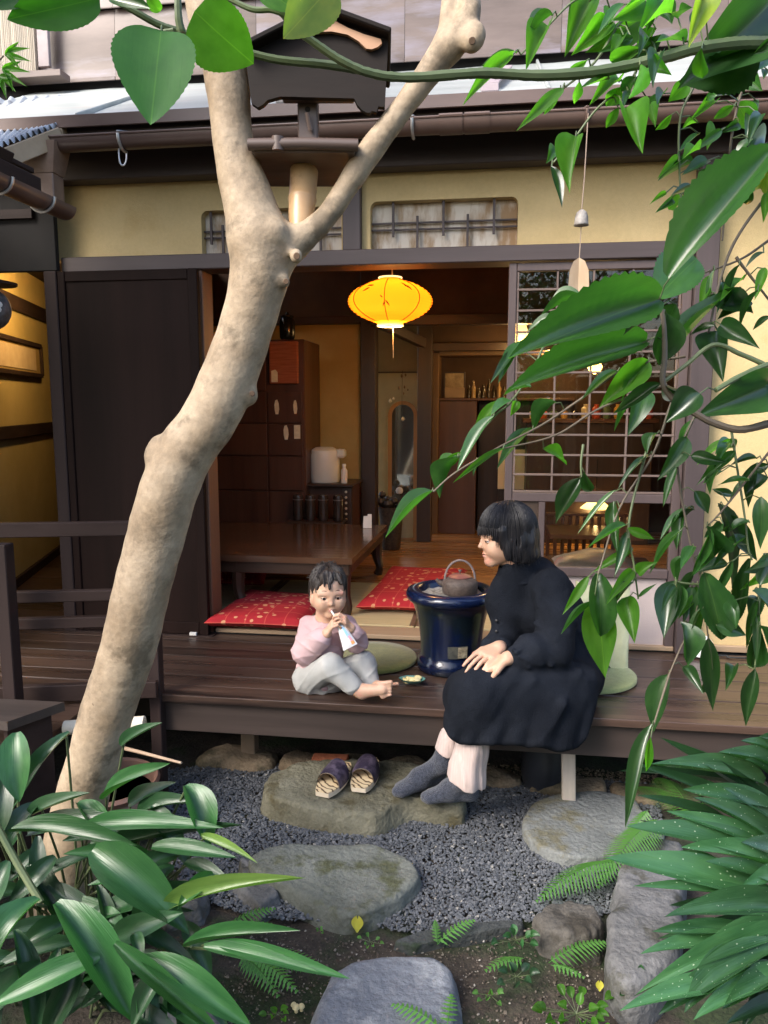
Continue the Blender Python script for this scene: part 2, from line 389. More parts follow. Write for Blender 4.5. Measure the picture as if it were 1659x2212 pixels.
# transom openings in the plaster
tr_r = (P(800, 425, y=YW)[0], P(1117, 545, y=YW)[0], P(960, 542, y=YW)[2], P(960, 430, y=YW)[2])
tr_l = (P(434, 457, y=YW)[0], P(738, 545, y=YW)[0], P(590, 556, y=YW)[2], P(590, 450, y=YW)[2])
ZT = 2.75
xm0, xm1 = -0.674, -0.593
def wall_with_hole(x0, x1, z0, z1, h):
    m = MB(); y0, y1 = YW, YW + 0.07
    m.box(x0, h[0], y0, y1, z0, z1, 0); m.box(h[1], x1, y0, y1, z0, z1, 0)
    m.box(h[0], h[1], y0, y1, z0, h[2], 0); m.box(h[0], h[1], y0, y1, h[3], z1, 0)
    r = 0.03
    for sx, cx in ((1, h[0]), (-1, h[1])):
        for sz, cz in ((1, h[2]), (-1, h[3])):
            o = [(cx, y0 + 0.001, cz)] + [(cx + sx * r * (1 - math.sin(a)), y0 + 0.001, cz + sz * r * (1 - math.cos(a))) for a in np.linspace(0, math.pi / 2, 7)]
            m.prism(o, (0, 0.068, 0))
    return m
hp('plaster_wall', wall_with_hole(-2.09, xm0, zl1, ZT, tr_l), PLAST)
hp('plaster_wall', wall_with_hole(xm1, 0.82, zl1, ZT, tr_r), PLAST)
hp('plaster_wall', B(0.911, XR, YW, YW + 0.07, ZV, ZT, 0), PLAST)
for h, vs in ((tr_r, (848, 900.6, 957, 1010, 1067)), (tr_l, (452, 477, 530, 583, 637, 690))):
    t = hp('transom_window', B(h[0] + 0.001, h[1] - 0.001, YW + 0.052, YW + 0.058, h[2] + 0.001, h[3] - 0.001, 0), PAPER)
    for q in (0.40, 0.53):
        z = h[3] - (h[3] - h[2]) * q
        hp('bar', B(h[0], h[1], YW + 0.030, YW + 0.040, z - 0.0035, z + 0.0035, 0.001), PW, t)
    for i, px in enumerate(vs):
        x = P(px, 480, y=YW)[0]; hh = h[3] - h[2]
        z0, z1 = (h[3] - 0.68 * hh, h[3]) if i % 2 == 0 else (h[2], h[2] + 0.72 * hh)
        hp('bar', B(x - 0.0055, x + 0.0055, YW + 0.018, YW + 0.029, z0, z1, 0.001), PW, t)
hp('lintel_beam', B(-2.0, 0.816, 3.452, 3.60, zl0, zl1, 0.004), PW)
hp('post', B(xm0, xm1, 3.475, 3.60, zl1 + 0.001, ZT, 0.004), PWZ)
hp('post', B(0.82, 0.911, 3.44, 3.61, ZV, ZT, 0.004), PWZ)
hp('post', B(-2.06, -1.998, 3.40, 3.60, 0.0, zl0 - 0.002, 0.004), DWZ)
hp('post', B(-1.37, -1.325, 3.47, 3.60, ZV, zl0 - 0.002, 0.003), wood('inner_post_wood', (0.13, 0.062, 0.035), (0.20, 0.10, 0.06), 2))
hp('eave_beam', MB().box(-2.0, XR, 3.425, 3.519, 2.522, 2.66, 0.004), PW)
hp('eave_board', MB().beam((-2.5, 3.34, 2.70), (XR, 3.34, 2.70), 0.22, 0.016), DW)
hp('fascia_board', MB().box(-2.5, XR, 3.258, 3.278, 2.615, 2.69, 0.003), PW)
# gutter with its brackets, couplings, hooks and box
gu = MB(); n = 14
prof = [(-0.048 * math.cos(a), -0.048 * math.sin(a)) for a in np.linspace(0, math.pi, n)]
prof2 = [(-0.043 * math.cos(a), -0.043 * math.sin(a)) for a in np.linspace(math.pi, 0, n)]
GYc, GZ = 3.20, 2.6165
gu.prism([(-1.975, GYc + a, GZ + b) for a, b in prof + prof2], (XR + 1.975, 0, 0))
gu.tube([(-1.975, GYc - 0.048, GZ + 0.002), (XR, GYc - 0.048, GZ + 0.002)], 0.0055, 8)
gutter = hp('gutter', gu, GUT, smooth=True, angle=30)
for a, b in ((950, 1000), (1004, 1058)):
    xa, xb = P(a, 270, y=GYc)[0], P(b, 270, y=GYc)[0]; m = MB()
    pr = [(1.07 * u, 1.07 * v) for u, v in prof]; pr2 = [(1.01 * u, 1.01 * v) for u, v in prof[::-1]]
    m.prism([(xa, GYc + u, GZ + v) for u, v in pr + pr2], (xb - xa, 0, 0)); m.tube([(xa, GYc - 0.050, GZ + 0.004), (xb, GYc - 0.050, GZ + 0.004)], 0.0085, 8)
    hp('coupling', m, GUT, gutter, smooth=True, angle=30)
for px in (255, 890, 1267):
    x = P(px, 280, y=GYc - 0.05)[0]; m = MB()
    m.tube([(x, GYc + 0.055 * -math.cos(a), GZ - 0.056 * math.sin(a)) for a in np.linspace(0, 1.9, 9)], 0.0065, 6)
    m.beam((x, GYc - 0.055, GZ + 0.008), (x, GYc + 0.09, GZ + 0.05), 0.014, 0.006)
    hp('bracket', m, GALV if px != 1267 else GUT, gutter, smooth=True)
x = P(262, 330, y=GYc)[0]
hp('hook', MB().tube(catmull([(x, GYc - 0.02, GZ - 0.05), (x + 0.004, GYc - 0.03, GZ - 0.085), (x + 0.012, GYc - 0.035, GZ - 0.115), (x + 0.024, GYc - 0.03, GZ - 0.118), (x + 0.030, GYc - 0.02, GZ - 0.095), (x + 0.03, GYc - 0.015, GZ - 0.07)], 4), 0.0035, 6), GALV, gutter, smooth=True)
m = MB(); a0 = [(-1.99, GYc - 0.065), (-1.815, GYc - 0.065), (-1.815, GYc + 0.065), (-1.99, GYc + 0.065)]; a1 = [(-1.965, GYc - 0.045), (-1.84, GYc - 0.045), (-1.84, GYc + 0.045), (-1.965, GYc + 0.045)]
m.add([(x, y, 2.60) for x, y in a0] + [(x, y, 2.48) for x, y in a1], [(0, 1, 2, 3), (4, 5, 6, 7)] + [(i, (i + 1) % 4, 4 + (i + 1) % 4, 4 + i) for i in range(4)])
m.box(-1.962, -1.843, GYc - 0.043, GYc + 0.043, 2.36, 2.481, 0.004)
hp('gutter_box', m, M('rusty_gutter_box', (0.17, 0.105, 0.075), (0.27, 0.18, 0.13), rough=0.45, scale=8), gutter)
# roof of pale sheets
roof = hp('roof', MB().add([(-2.6, 3.24, 2.70), (XR, 3.24, 2.70), (XR, 4.9, 3.52), (-2.6, 4.9, 3.52), (-2.6, 3.24, 2.712), (XR, 3.24, 2.712), (XR, 4.9, 3.54), (-2.6, 4.9, 3.54)],
      [(0, 1, 2, 3), (4, 5, 6, 7), (0, 1, 5, 4), (1, 2, 6, 5), (2, 3, 7, 6), (3, 0, 4, 7)]), DW)
def rz(y): return 2.716 + (y - 3.24) * 0.50
xs = [-2.6, -1.75, -0.78, 0.2, 1.17, XR]
for i in range(5):
    m = MB(); xa, xb = xs[i] + 0.002, xs[i + 1] - 0.002
    m.grid(lambda u, v: (xa + (xb - xa) * u, 3.225 + 1.6 * v, rz(3.225 + 1.6 * v) + 0.004 + 0.004 * vnoise([[u * 2 + i, v * 3, 0]], 2, 3)[0]), 14, 14)
    m.beam((xb - 0.008, 3.225, rz(3.225) + 0.012), (xb - 0.008, 4.8, rz(4.8) + 0.012), 0.012, 0.022)
    hp('roof_sheet', m, ROOF, roof, smooth=True, angle=30)
hp('roof_edge', MB().box(-2.6, XR, 3.212, 3.224, 2.672, 2.722, 0.002), GUT, roof)
p = P(1055, 235, y=3.3); m = MB().beam((p[0], 3.38, rz(3.38) + 0.03), (p[0] + 0.06, 3.80, rz(3.80) + 0.05), 0.08, 0.008, up=(0, -0.5, 1)); m.box(p[0] - 0.03, p[0] + 0.04, 3.31, 3.36, rz(3.31) + 0.008, rz(3.31) + 0.04)
hp('roof_strip', m, M('mauve_strip', (0.36, 0.29, 0.31), (0.46, 0.38, 0.40), rough=0.5), roof)
p = P(625, 260, y=3.3); hp('roof_block', MB().box(p[0] - 0.06, p[0] + 0.04, 3.31, 3.39, rz(3.31) + 0.008, rz(3.31) + 0.055), M('grey_timber_block', (0.2, 0.17, 0.15), (0.3, 0.27, 0.24)), roof)
# sliding shutter on the left
sx0, sx1 = -1.995, -1.325; m = MB()
m.box(sx0, sx0 + 0.035, 3.405, 3.437, 0.425, 2.122); m.box(sx1 - 0.045, sx1, 3.405, 3.437, 0.425, 2.122)
m.box(sx0 + 0.036, sx1 - 0.046, 3.407, 3.435, 2.075, 2.121); m.box(sx0 + 0.036, sx1 - 0.046, 3.407, 3.435, 0.426, 0.485)
sh = hp('sliding_shutter', m, AMADO)
hp('shutter_panel', B(sx0 + 0.036, sx1 - 0.046, 3.414, 3.430, 0.486, 2.074, 0), AMADO, sh)
hp('shutter_runner', B(sx1 - 0.09, sx1 - 0.055, 3.39, 3.404, 0.424, 0.440, 0.002), M('white_runner', (0.6, 0.58, 0.55)), sh)
hp('shutter_track', B(XL, -1.30, 3.39, 3.46, 0.4205, 0.4245, 0), DW)
# glazed lattice sliding door on the right
dx0, dx1 = 0.057, 0.818
def dz(py): return P(1290, py, y=3.47)[2]
ztop, zmid1, zmid0, zbot1, zbot0 = 2.12, dz(1067), dz(1086), dz(1227), dz(1246)
m = MB(); y0, y1 = 3.47, 3.505
m.box(dx0, dx0 + 0.034, y0, y1, zbot0 - 0.3, ztop); m.box(dx1 - 0.040, dx1, y0, y1, ZV + 0.02, ztop)
ix0, ix1 = dx0 + 0.035, dx1 - 0.041
m.box(ix0, ix1, y0 + 0.001, y1 - 0.001, ztop - 0.035, ztop); m.box(ix0, ix1, y0 + 0.001, y1 - 0.001, zmid0, zmid1); m.box(ix0, ix1, y0 - 0.008, y1 - 0.001, zbot0, zbot1)
door = hp('glazed_sliding_door', m, DFRAME)
hp('pane', B(ix0, ix1, 3.492, 3.495, zmid1, ztop - 0.035, 0), GLASS, door)
hp('pane', B(ix0, ix1, 3.492, 3.495, zbot1, zmid0, 0), GLASS, door)
mx = P(1199, 800, y=3.48)[0]
hp('door_panel', B(ix0, mx - 0.055, 3.484, 3.490, zbot1, zmid0, 0), M('plain_dark_door_board', (0.045, 0.027, 0.018), (0.07, 0.045, 0.03), rough=0.5), door)
hp('inner_stile', B(mx - 0.054, mx - 0.026, 3.474, 3.491, zbot1, zmid0, 0.002), DFRAME, door)
for px in (1112, 1199, 1276, 1359, 1440):
    x = P(px, 800, y=3.48)[0]
    if px == 1112: x = ix0 + 0.005
    if px == 1440: x = ix1 - 0.005
    hp('lattice_bar', B(x - 0.0042, x + 0.0042, 3.477, 3.4905, zmid1, ztop - 0.035, 0.001), MUNT, door)
for py in (622, 668, 715, 760, 804, 847, 894, 940, 984, 1027, 1064):
    z = dz(py + 0)
    hp('lattice_bar', B(ix0, ix1, 3.4745, 3.4840, z - 0.0045, z + 0.0045, 0.001), MUNT, door)
hp('kick_panel', B(dx0 + 0.16, dx1 - 0.042, 3.484, 3.51, ZV + 0.022, zbot0 - 0.001, 0), PINK)
hp('sill', B(-1.31, 0.818, 3.46, 3.60, 0.425, 0.446, 0.003), PALEW)
hp('skirting_board', B(0.912, XR, 3.495, 3.519, ZV + 0.001, ZV + 0.03, 0.003), PALEW)
# veranda
m = MB(); fb = 0.264
m.box(-1.255, 1.62, 2.700, 2.722, fb, 0.390, 0.003)
for x in (-1.2, -0.6, 0.0, 0.6, 1.2): m.box(x, x + 0.05, 2.74, 3.46, 0.30, 0.388, 0.003)
m.box(-2.3, 1.62, 3.40, 3.44, 0.25, 0.388, 0.003)
ver = hp('veranda', m, FASC)
ys = np.linspace(2.668, 3.462, 8)
for i in range(7):
    hp('plank', B(-2.3 if i > 0 else -1.262, 1.62, ys[i] + 0.0015, ys[i + 1] - 0.0015, 0.391, ZV - (0.0012 if i % 2 else 0), 0.0022), DECK, ver)
for px, y_, wd in ((340, 2.70, 0.035),):
    x = P(px, 1500, y=2.68)[0]; hp('corner_post', B(x - 0.022, x + 0.022, 2.655, 2.699, 0, 1.085, 0.003), DWZ, ver)
for px in (540, 1190):
    x = P(px, 1610, y=3.0)[0]; hp('support_post', B(x - 0.03, x + 0.03, 2.97, 3.03, 0.03, 0.299, 0.003), M('pale_support_timber', (0.20, 0.14, 0.09), (0.30, 0.22, 0.15), rough=0.8), ver)
x = P(1228, 1660, y=2.82)[0]; hp('prop_stake', MB().beam((x - 0.012, 2.80, 0.388), (x + 0.004, 2.80, 0.0), 0.05, 0.035, up=(0, 1, 0)), M('pale_stake_wood', (0.40, 0.34, 0.28), (0.58, 0.50, 0.42), rough=0.8, scale=14, stretch=(1, 1, 0.2)), ver)
hp('void_backing', B(-2.3, 1.62, 3.45, 3.458, -0.02, 0.249, 0), BLACK)  # black sheet for the dark void under the veranda, shade put into colour
# foundation stones under the veranda
FST = M('tan_foundation_stone', (0.16, 0.115, 0.07), (0.28, 0.215, 0.145), rough=0.95, scale=8, detail=10, bump=0.9, bscale=50, fine=0.3, c3=(0.11, 0.09, 0.055), c3t=0.55, c3scale=6)
random.seed(5)
xx = -1.22
while xx < 1.5:
    L = random.uniform(0.22, 0.42); m = MB()
    m.grid(lambda u, v: (0, 0, 0), 1, 1) if False else None
    yb, hh = 2.96 + random.uniform(-0.03, 0.03), random.uniform(0.025, 0.05)
    def sf(u, v, xx=xx, L=L, yb=yb, hh=hh):
        a = u * 2 * math.pi; b = (v - 0.5) * math.pi
        ca, sa, cb_, sb = math.cos(a), math.sin(a), math.cos(b), math.sin(b)
        e = lambda t: math.copysign(abs(t) ** 0.55, t)
        pt = np.array([xx + L / 2 + L / 2 * e(ca) * e(cb_), yb + 0.07 * e(sa) * e(cb_), 0.01 + hh * e(sb)])
        return pt + (0.016 * vnoise([pt], 7, 14)[0] + 0.007 * vnoise([pt], 8, 45)[0]) * np.array([0.3, 1, 0.8])
    m.grid(sf, 28, 14); hp('foundation_stone', m, FST, smooth=True, angle=None); xx += L + 0.012
# ------------------------------------------------------------------ upper storey seen above the roof
up = thing('upper_storey', 'brown metal-clad upper storey rising behind the pale lower roof', 'building', (0, 4.4, 3.1))
for i in range(7):
    xa = -2.9 + i * 0.802
    hrow = [3.30, 3.66, 3.95, 4.35, 4.9]
    for r_ in range(4):
        m2 = MB(); za, zb = hrow[r_], hrow[r_ + 1]
        m2.grid(lambda u, v: (xa + 0.8 * u, 4.315 + 0.03 * (1 - v) * -1 + 0.012 * vnoise([[u + i, v, r_]], 9, 5)[0], za + (zb - za) * v), 8, 5)
        m2.beam((xa, 4.287, za), (xa + 0.8, 4.287, za), 0.008, 0.008 if r_ else 0.02)
        m2.build('siding_sheet', CLAD, up, smooth=True, angle=30)
MB().box(-2.9, 3.1, 4.33, 4.4, 3.2, 4.9, 0).build('wall', BLACK, up)
b0, b1 = P(-60, 20, y=4.24), P(78, 160, y=4.24); k = 0
bl = MB().box(b0[0], b1[0], 4.255, 4.265, b1[2], b0[2] + .3, 0).build('bamboo_blind', BAMB, up)
nre = 34
for i in range(nre):
    x = b0[0] + (b1[0] - b0[0]) * (i + 0.5) / nre
    MB().tube([(x, 4.246, b1[2]), (x, 4.246, b0[2] + 0.3)], 0.0046, 6).build('reed', BAMB, bl, smooth=True)
a = P(92, 60, y=4.23); MB().box(a[0] - 0.035, a[0] + 0.03, 4.225, 4.25, a[2] - 0.2, a[2] + 0.3).build('batten', M('grey_lilac_timber', (0.30, 0.25, 0.25), (0.42, 0.36, 0.36), rough=0.7), up)
a = P(110, 165, y=4.2); MB().box(a[0] - 0.3, a[0] + 0.08, 4.16, 4.26, a[2] - 0.015, a[2] + 0.02).build('ledge', CLAD, up)
# ------------------------------------------------------------------ side wing at the left
wing = thing('side_wing', 'dark side wing with corrugated roof, gutter and lamplit ochre corridor', 'building', (-2.6, 3.4, 0))
def wp(name, mb, mat, parent=None, **k): return mb.build(name, mat, parent or wing, **k)
A_, B_ = np.array([-2.40, 2.9, 0]), np.array([-3.25, 5.55, 0]); dirw = nz(B_ - A_); nw = np.array([dirw[1], -dirw[0], 0])
wp('corridor_wall', MB().obox((A_ + B_) / 2 + np.array([0, 0, 1.4]) - nw * 0.05, (dirw, nw, (0, 0, 1)), (1.40, 0.05, 1.0), 0), M('corridor_ochre_plaster', (0.47, 0.37, 0.14), (0.55, 0.44, 0.18), rough=0.95, scale=3, bump=0.2, bscale=200))
def wline(px, py): # point on the corridor wall seen at px,py
    D = Fv + (px - 829.5) / FPX * Rv + (1106 - py) / FPX * Uv
    s = ((A_ - Cv) @ nw) / (D @ nw); return Cv + D * s
for py, h in ((664, 0.09), (930, 0.075)):
    z = wline(50, py)[2]; wp('rail', MB().beam(A_ + (0, 0, z) + nw * 0.012, B_ + (0, 0, z) + nw * 0.012, 0.022, h), DWY)
wp('wall_base', MB().beam(A_ + (0, 0, 0.47) + nw * 0.012, B_ + (0, 0, 0.47) + nw * 0.012, 0.022, 0.06), DWY)
wp('corridor_end', B(-3.4, -2.06, 5.5, 5.56, 0.4, 2.5, 0), DWZ)
wp('corridor_inner_wall', B(-2.06, -2.02, 3.62, 5.5, 0.4, 2.5, 0), DWZ)
wp('corridor_ceiling', B(-4.2, -2.1, 3.4, 5.6, 2.36, 2.40, 0), DW)
cf = wp('corridor_floor', B(-4.2, -2.1, 3.46, 5.6, 0.36, 0.43, 0), DECK)
wp('wing_floor', B(-4.2, -1.46, 1.0, 3.40, 0.36, 0.415, 0.003), DECK)
for i in range(6): wp('floor_board', B(-4.2, -2.1, 3.47 + i * 0.3, 3.765 + i * 0.3, 0.431, 0.445, 0.003), DECK, cf)
wp('lintel_wall', B(-4.2, -2.003, 3.42, 3.45, 2.128, 2.72, 0.003), BLACK)  # panel coloured near-black for the shade under the wing's eave
wp('wing_shade_roof', MB().beam((-1.80, 1.72, 2.43), (-4.2, 1.72, 3.5), 2.2, 0.04), DW)  # unseen roof slab added as a shade caster
wp('wing_shade_wall', B(-2.3, -2.16, 1.2, 2.85, 2.75, 5.2, 0), DWZ)  # unseen wall added to shade the left part of the house
wg = MB(); wg.prism([(-1.72 + a, 3.02, 2.30 + b) for a, b in prof + prof2], (0, -2.2, 0)); wg.prism([(-1.72 + a, 3.02, 2.30 + b) for a, b in prof], (0, 0.006, 0))
wgu = wp('gutter', wg, GUT, smooth=True, angle=30)
for y_ in (2.86, 2.60):
    wp('bracket', MB().tube([(-1.72 + 0.054 * -math.cos(a), y_, 2.30 - 0.054 * math.sin(a)) for a in np.linspace(0, math.pi, 10)], 0.006, 6), GALV, wgu, smooth=True)
m = MB().beam((-1.80, 2.98, 2.37), (-1.80, 0.9, 2.37), 0.02, 0.07); m.beam((-1.86, 2.97, 2.43), (-1.86, 0.9, 2.43), 0.10, 0.02)
wp('eave_board', m, DWY)
# lower tile edge and corrugated sheet
ca, cb2, cc, cd2 = P(-90, 345, d=2.9), P(128, 268, d=3.25), P(345, 198, d=4.3), P(-90, 218, d=4.0)
m = MB(); nn = nz(np.cross(cb2 - ca, cd2 - ca))
def cf_(u, v):
    b = (1 - u) * (1 - v) * ca + u * (1 - v) * cb2 + u * v * cc + (1 - u) * v * cd2
    return b + nn * 0.011 * math.sin(u * 2 * math.pi * 17)
m.grid(cf_, 170, 8); wp('corrugated_sheet', m, CORR, smooth=True, angle=None, recalc=False)
m = MB().beam(ca - (0, 0, 0.06), cb2 - (0, 0, 0.05), 0.04, 0.07); m.beam(cb2 - (0, 0, 0.05), cc - (0, 0, 0.05), 0.03, 0.06)
wp('roof_edge_board', m, wood('tan_edge_board', (0.30, 0.21, 0.12), (0.42, 0.31, 0.2), 0))
# picture and hanging lantern in the corridor
a, b, c, d_ = wline(-60, 742), wline(78, 724), wline(78, 802), wline(-60, 806)
pic = thing('framed_picture', 'dark-framed brushwork picture hanging on the lamplit corridor wall', 'picture', (a + c) / 2)
m = MB(); zt, zb = (a[2] + b[2]) / 2 - 0.0, (c[2] + d_[2]) / 2; L0, L1 = d_ * (1, 1, 0), b * (1, 1, 0)
for p0, p1 in ((L0 + (0, 0, zt), L1 + (0, 0, zt)), (L0 + (0, 0, zb), L1 + (0, 0, zb))): m.beam(p0 + nw * 0.02, p1 + nw * 0.02, 0.025, 0.028)
m.beam(L1 + (0, 0, zb) + nw * 0.021, L1 + (0, 0, zt) + nw * 0.021, 0.024, 0.028, up=nw)
m.build('frame', DW, pic)
MB().obox((L0 + L1) / 2 + (0, 0, (zt + zb) / 2) + nw * 0.012, (dirw, nw, (0, 0, 1)), (np.linalg.norm(L1 - L0) / 2 - 0.01, 0.004, (zt - zb) / 2 - 0.01), 0).build('mount', M('gold_mount', (0.35, 0.24, 0.09), (0.42, 0.3, 0.12)), pic)
MB().obox((L0 * 0.55 + L1 * 0.45) + (0, 0, (zt + zb) / 2) + nw * 0.018, (dirw, nw, (0, 0, 1)), (np.linalg.norm(L1 - L0) / 2 - 0.055, 0.002, (zt - zb) / 2 - 0.03), 0).build('sheet', M('tea_stained_paper', (0.60, 0.47, 0.30), (0.70, 0.58, 0.40), scale=12), pic)
lp = P(-22, 668, d=2.9)
lan = thing('hanging_lantern', 'grey-black round lantern with white painted marks hanging in the side wing', 'lantern', lp)
R_ = 0.075
MB().lathe(lp, [(R_ * math.cos(t), R_ * math.sin(t) * 1.05) for t in np.linspace(-1.35, 1.3, 16)], 24).build('globe', M('charcoal_globe', (0.03, 0.03, 0.032), (0.10, 0.10, 0.11), rough=0.6, scale=30), lan, smooth=True)
MB().lathe(lp + (0, 0, 0.085), [(0.02, 0), (0.10, 0.004), (0.102, 0.012), (0.02, 0.03), (0.004, 0.035), (0.004, 0.35)], 20).build('cap', DW, lan, smooth=True)
m = MB()
for a_, z_, s_ in ((-0.72, 0.012, 0.017), (-0.60, -0.006, 0.013), (-0.80, 0.03, 0.008), (-0.50, 0.012, 0.011), (-0.66, -0.03, 0.008)):
    c_ = lp + 1.012 * R_ * np.array([math.cos(a_), math.sin(a_), 0]) * math.sqrt(max(0, 1 - (z_ / R_) ** 2)) + (0, 0, z_)
    m.lathe(c_, [(0.0, 0.002), (s_ * 0.9, 0.0015), (s_, 0)], 9, axis=(math.cos(a_), math.sin(a_), 0))
m.build('painted_mark', M('white_paint_mark', (0.5, 0.5, 0.48)), lan)
cl = thing('corridor_lamp', 'small glass bowl lamp on the corridor ceiling', 'lamp', (-2.42, 4.3, 2.2))
MB().lathe((-2.42, 4.3, 2.2), [(0.05, 0), (0.07, 0.05), (0.05, 0.1), (0.02, 0.16)], 20, cap=False).build('bowl', M('lamp_glass', (0.8, 0.6, 0.3), trl=0.5, emit=((1, 0.62, 0.2), 2)), cl, smooth=True)
point_light('corridor_bulb', (-2.42, 4.3, 2.16), 6, (1, 0.60, 0.22), 0.04, cl)
# railing
rA = P(5, 1157, d=2.66); rB = P(336, 1140, d=2.80)
rail = thing('veranda_railing', 'dark brown horizontal-bar railing beside the leaning trunk', 'railing', (rA[0], rA[1], 0.0))
def rpt(px, py):
    D = Fv + (px - 829.5) / FPX * Rv + (1106 - py) / FPX * Uv; nr = np.array([-(rB - rA)[1], (rB - rA)[0], 0])
    return Cv + D * (((rA - Cv) @ nr) / (D @ nr))
for y0_, y1_, h in ((1157, 1140, 0.052), (1309, 1282, 0.040), (1370, 1338, 0.040), (1527, 1490, 0.062)):
    z = (rpt(12, y0_)[2] + rpt(280, y1_)[2]) / 2
    MB().beam((rA[0] - 0.6, rA[1] - 0.05, z), (rB[0] - 0.02, rB[1], z), 0.034, h).build('rail', DW, rail)
MB().box(rA[0] - 0.024, rA[0] + 0.024, rA[1] - 0.026, rA[1] + 0.026, 0.0, rpt(12, 1157)[2] - 0.028).build('post', DWZ, rail)
stp = thing('wooden_step', 'dark weathered wooden step below the railing', 'step', P(40, 1570, d=2.45) * (1, 1, 0))
s0, s1, s2 = P(-60, 1560, d=2.6), P(140, 1535, d=2.55), P(20, 1622, d=2.40)
zs = s1[2]
MB().prism([(s0[0], s0[1], zs), (s1[0], s1[1], zs), (s2[0], s2[1], zs), (s2[0] - 0.4, s2[1] + 0.05, zs)], (0, 0, 0.03)).build('tread', wood('worn_step', (0.030, 0.022, 0.019), (0.065, 0.048, 0.040), 0), stp)
MB().prism([(s1[0] - 0.05, s1[1] - 0.005, 0), (s1[0] - 0.03, s1[1] - 0.03, 0), (s2[0] - 0.03, s2[1] + 0.04, 0), (s2[0] - 0.05, s2[1] + 0.05, 0)], (0, 0, zs - 0.001)).build('riser', DW, stp)
# ------------------------------------------------------------------ interior room of the tea house
FZ = 0.447
FLB = wood('amber_floor_board', (0.25, 0.105, 0.030), (0.40, 0.185, 0.058), 0, rough=0.28, vary=0.15, rvar=0.1)
TAT = M('straw_tatami', (0.42, 0.33, 0.17), (0.56, 0.45, 0.25), rough=0.75, scale=40, stretch=(0.05, 3, 1), bump=0.15)
INW = M('inner_ochre_plaster', (0.50, 0.32, 0.10), (0.58, 0.39, 0.14), rough=0.95, scale=3, bump=0.2, bscale=180)
BRW = M('brown_inner_wall', (0.055, 0.028, 0.015), (0.085, 0.045, 0.024), rough=0.85, scale=4)
IW = wood('inner_dark_wood', (0.028, 0.014, 0.008), (0.06, 0.03, 0.017), 2, rough=0.4)
IWX = wood('inner_dark_beam', (0.028, 0.014, 0.008), (0.06, 0.03, 0.017), 0, rough=0.4)
REDW = wood('red_brown_wood', (0.075, 0.028, 0.013), (0.13, 0.052, 0.025), 2, rough=0.4)
hp('floor_base', B(-2.09, XR, 3.61, 7.0, 0.38, 0.425, 0), BLACK)
fl = hp('floor', B(-2.09, XR, 4.49, 4.50, 0.4255, FZ, 0.002), IWX)
for i in range(18): hp('floor_board', B(-2.09, XR, 4.502 + i * 0.138, 4.637 + i * 0.138, 0.4255, FZ - 0.001 * (i % 2), 0.003), FLB, fl)
xe = P(897, 1355, z=FZ)[0]
for a, b in ((xe - 1.76, xe - 0.885), (xe - 0.88, xe - 0.005), (xe, xe + 0.88), (xe + 0.885, XR)):
    t = hp('tatami_mat', B(a, b, 3.605, 4.487, 0.4255, FZ + 0.004, 0.004), TAT)
    for u in (a, b - 0.026): hp('cloth_edging', B(u + 0.001, u + 0.025, 3.607, 4.485, FZ + 0.0045, FZ + 0.0065, 0), M('brown_edging', (0.10, 0.055, 0.03), (0.14, 0.08, 0.05)), t)
hp('ceiling', B(-2.09, XR, 3.6, 7.0, 2.62, 2.64, 0), BRW)
hp('inner_wall', B(XR - 0.02, XR, 3.6, 7.0, 0.4, 2.62, 0), BRW)
Yb = 5.5
xa, xp0, xp1 = -2.09, P(780, 900, y=5.4)[0], P(812, 900, y=5.4)[0]
zn = P(720, 700, y=5.45)[2]
hp('inner_wall', B(xa, xp0, Yb, Yb + 0.06, FZ, zn, 0), INW)
hp('inner_wall', B(xa, xp0, Yb - 0.001, Yb + 0.06, zn + 0.051, 2.62, 0), BRW)
hp('inner_beam', B(xa, xp0, 5.44, 5.56, zn, zn + 0.05, 0.003), IWX)
hp('inner_post', B(xp0, xp1, 5.38, 5.52, FZ, 2.62, 0.004), IW)
yp = 6.1; xq0, xq1 = P(812, 900, y=yp)[0], P(901, 900, y=yp)[0]
z8 = P(860, 806, y=yp)[2]
hp('sliding_door_panel', B(xq0 - 0.2, xq1, yp, yp + 0.03, FZ, z8, 0), M('pale_green_white_paper', (0.50, 0.46, 0.30), (0.58, 0.54, 0.37), rough=0.9))
hp('inner_wall', B(xq0 - 0.2, xq1, yp + 0.002, yp + 0.03, z8 + 0.012, 2.62, 0), M('dull_olive_plaster', (0.30, 0.24, 0.13), (0.36, 0.29, 0.17), rough=0.95))
hp('inner_beam', B(xq0 - 0.2, xq1, yp - 0.02, yp + 0.03, z8, z8 + 0.011, 0.002), IWX)
xr0, xr1 = P(903, 900, y=6.0)[0], P(934, 900, y=6.0)[0]
hp('inner_post', B(xr0, xr1, 5.93, 6.05, FZ, 2.62, 0.004), IW)
b0, b1 = P(790, 683, y=5.5), P(915, 742, y=5.95)
hp('inner_beam', MB().beam(b0, b1, 0.06, 0.07), IWX)
zb = P(1000, 750, y=6.0)[2]
hp('inner_beam', B(xr1, XR, 5.95, 6.03, zb - 0.03, zb + 0.03, 0.003), IWX)
hp('inner_wall', B(xr1, XR, 6.0, 6.02, zb + 0.031, 2.62, 0), BRW)
zb2 = P(1000, 690, y=5.2)[2]
hp('inner_beam', B(xp1, XR, 5.15, 5.25, zb2 - 0.035, zb2 + 0.03, 0.003), IWX)
hp('inner_wall', B(xp1, XR, 5.19, 5.21, zb2 + 0.031, 2.62, 0), BRW)
hp('inner_wall', B(xr0, XR, 6.66, 6.7, FZ, 2.62, 0), BRW)
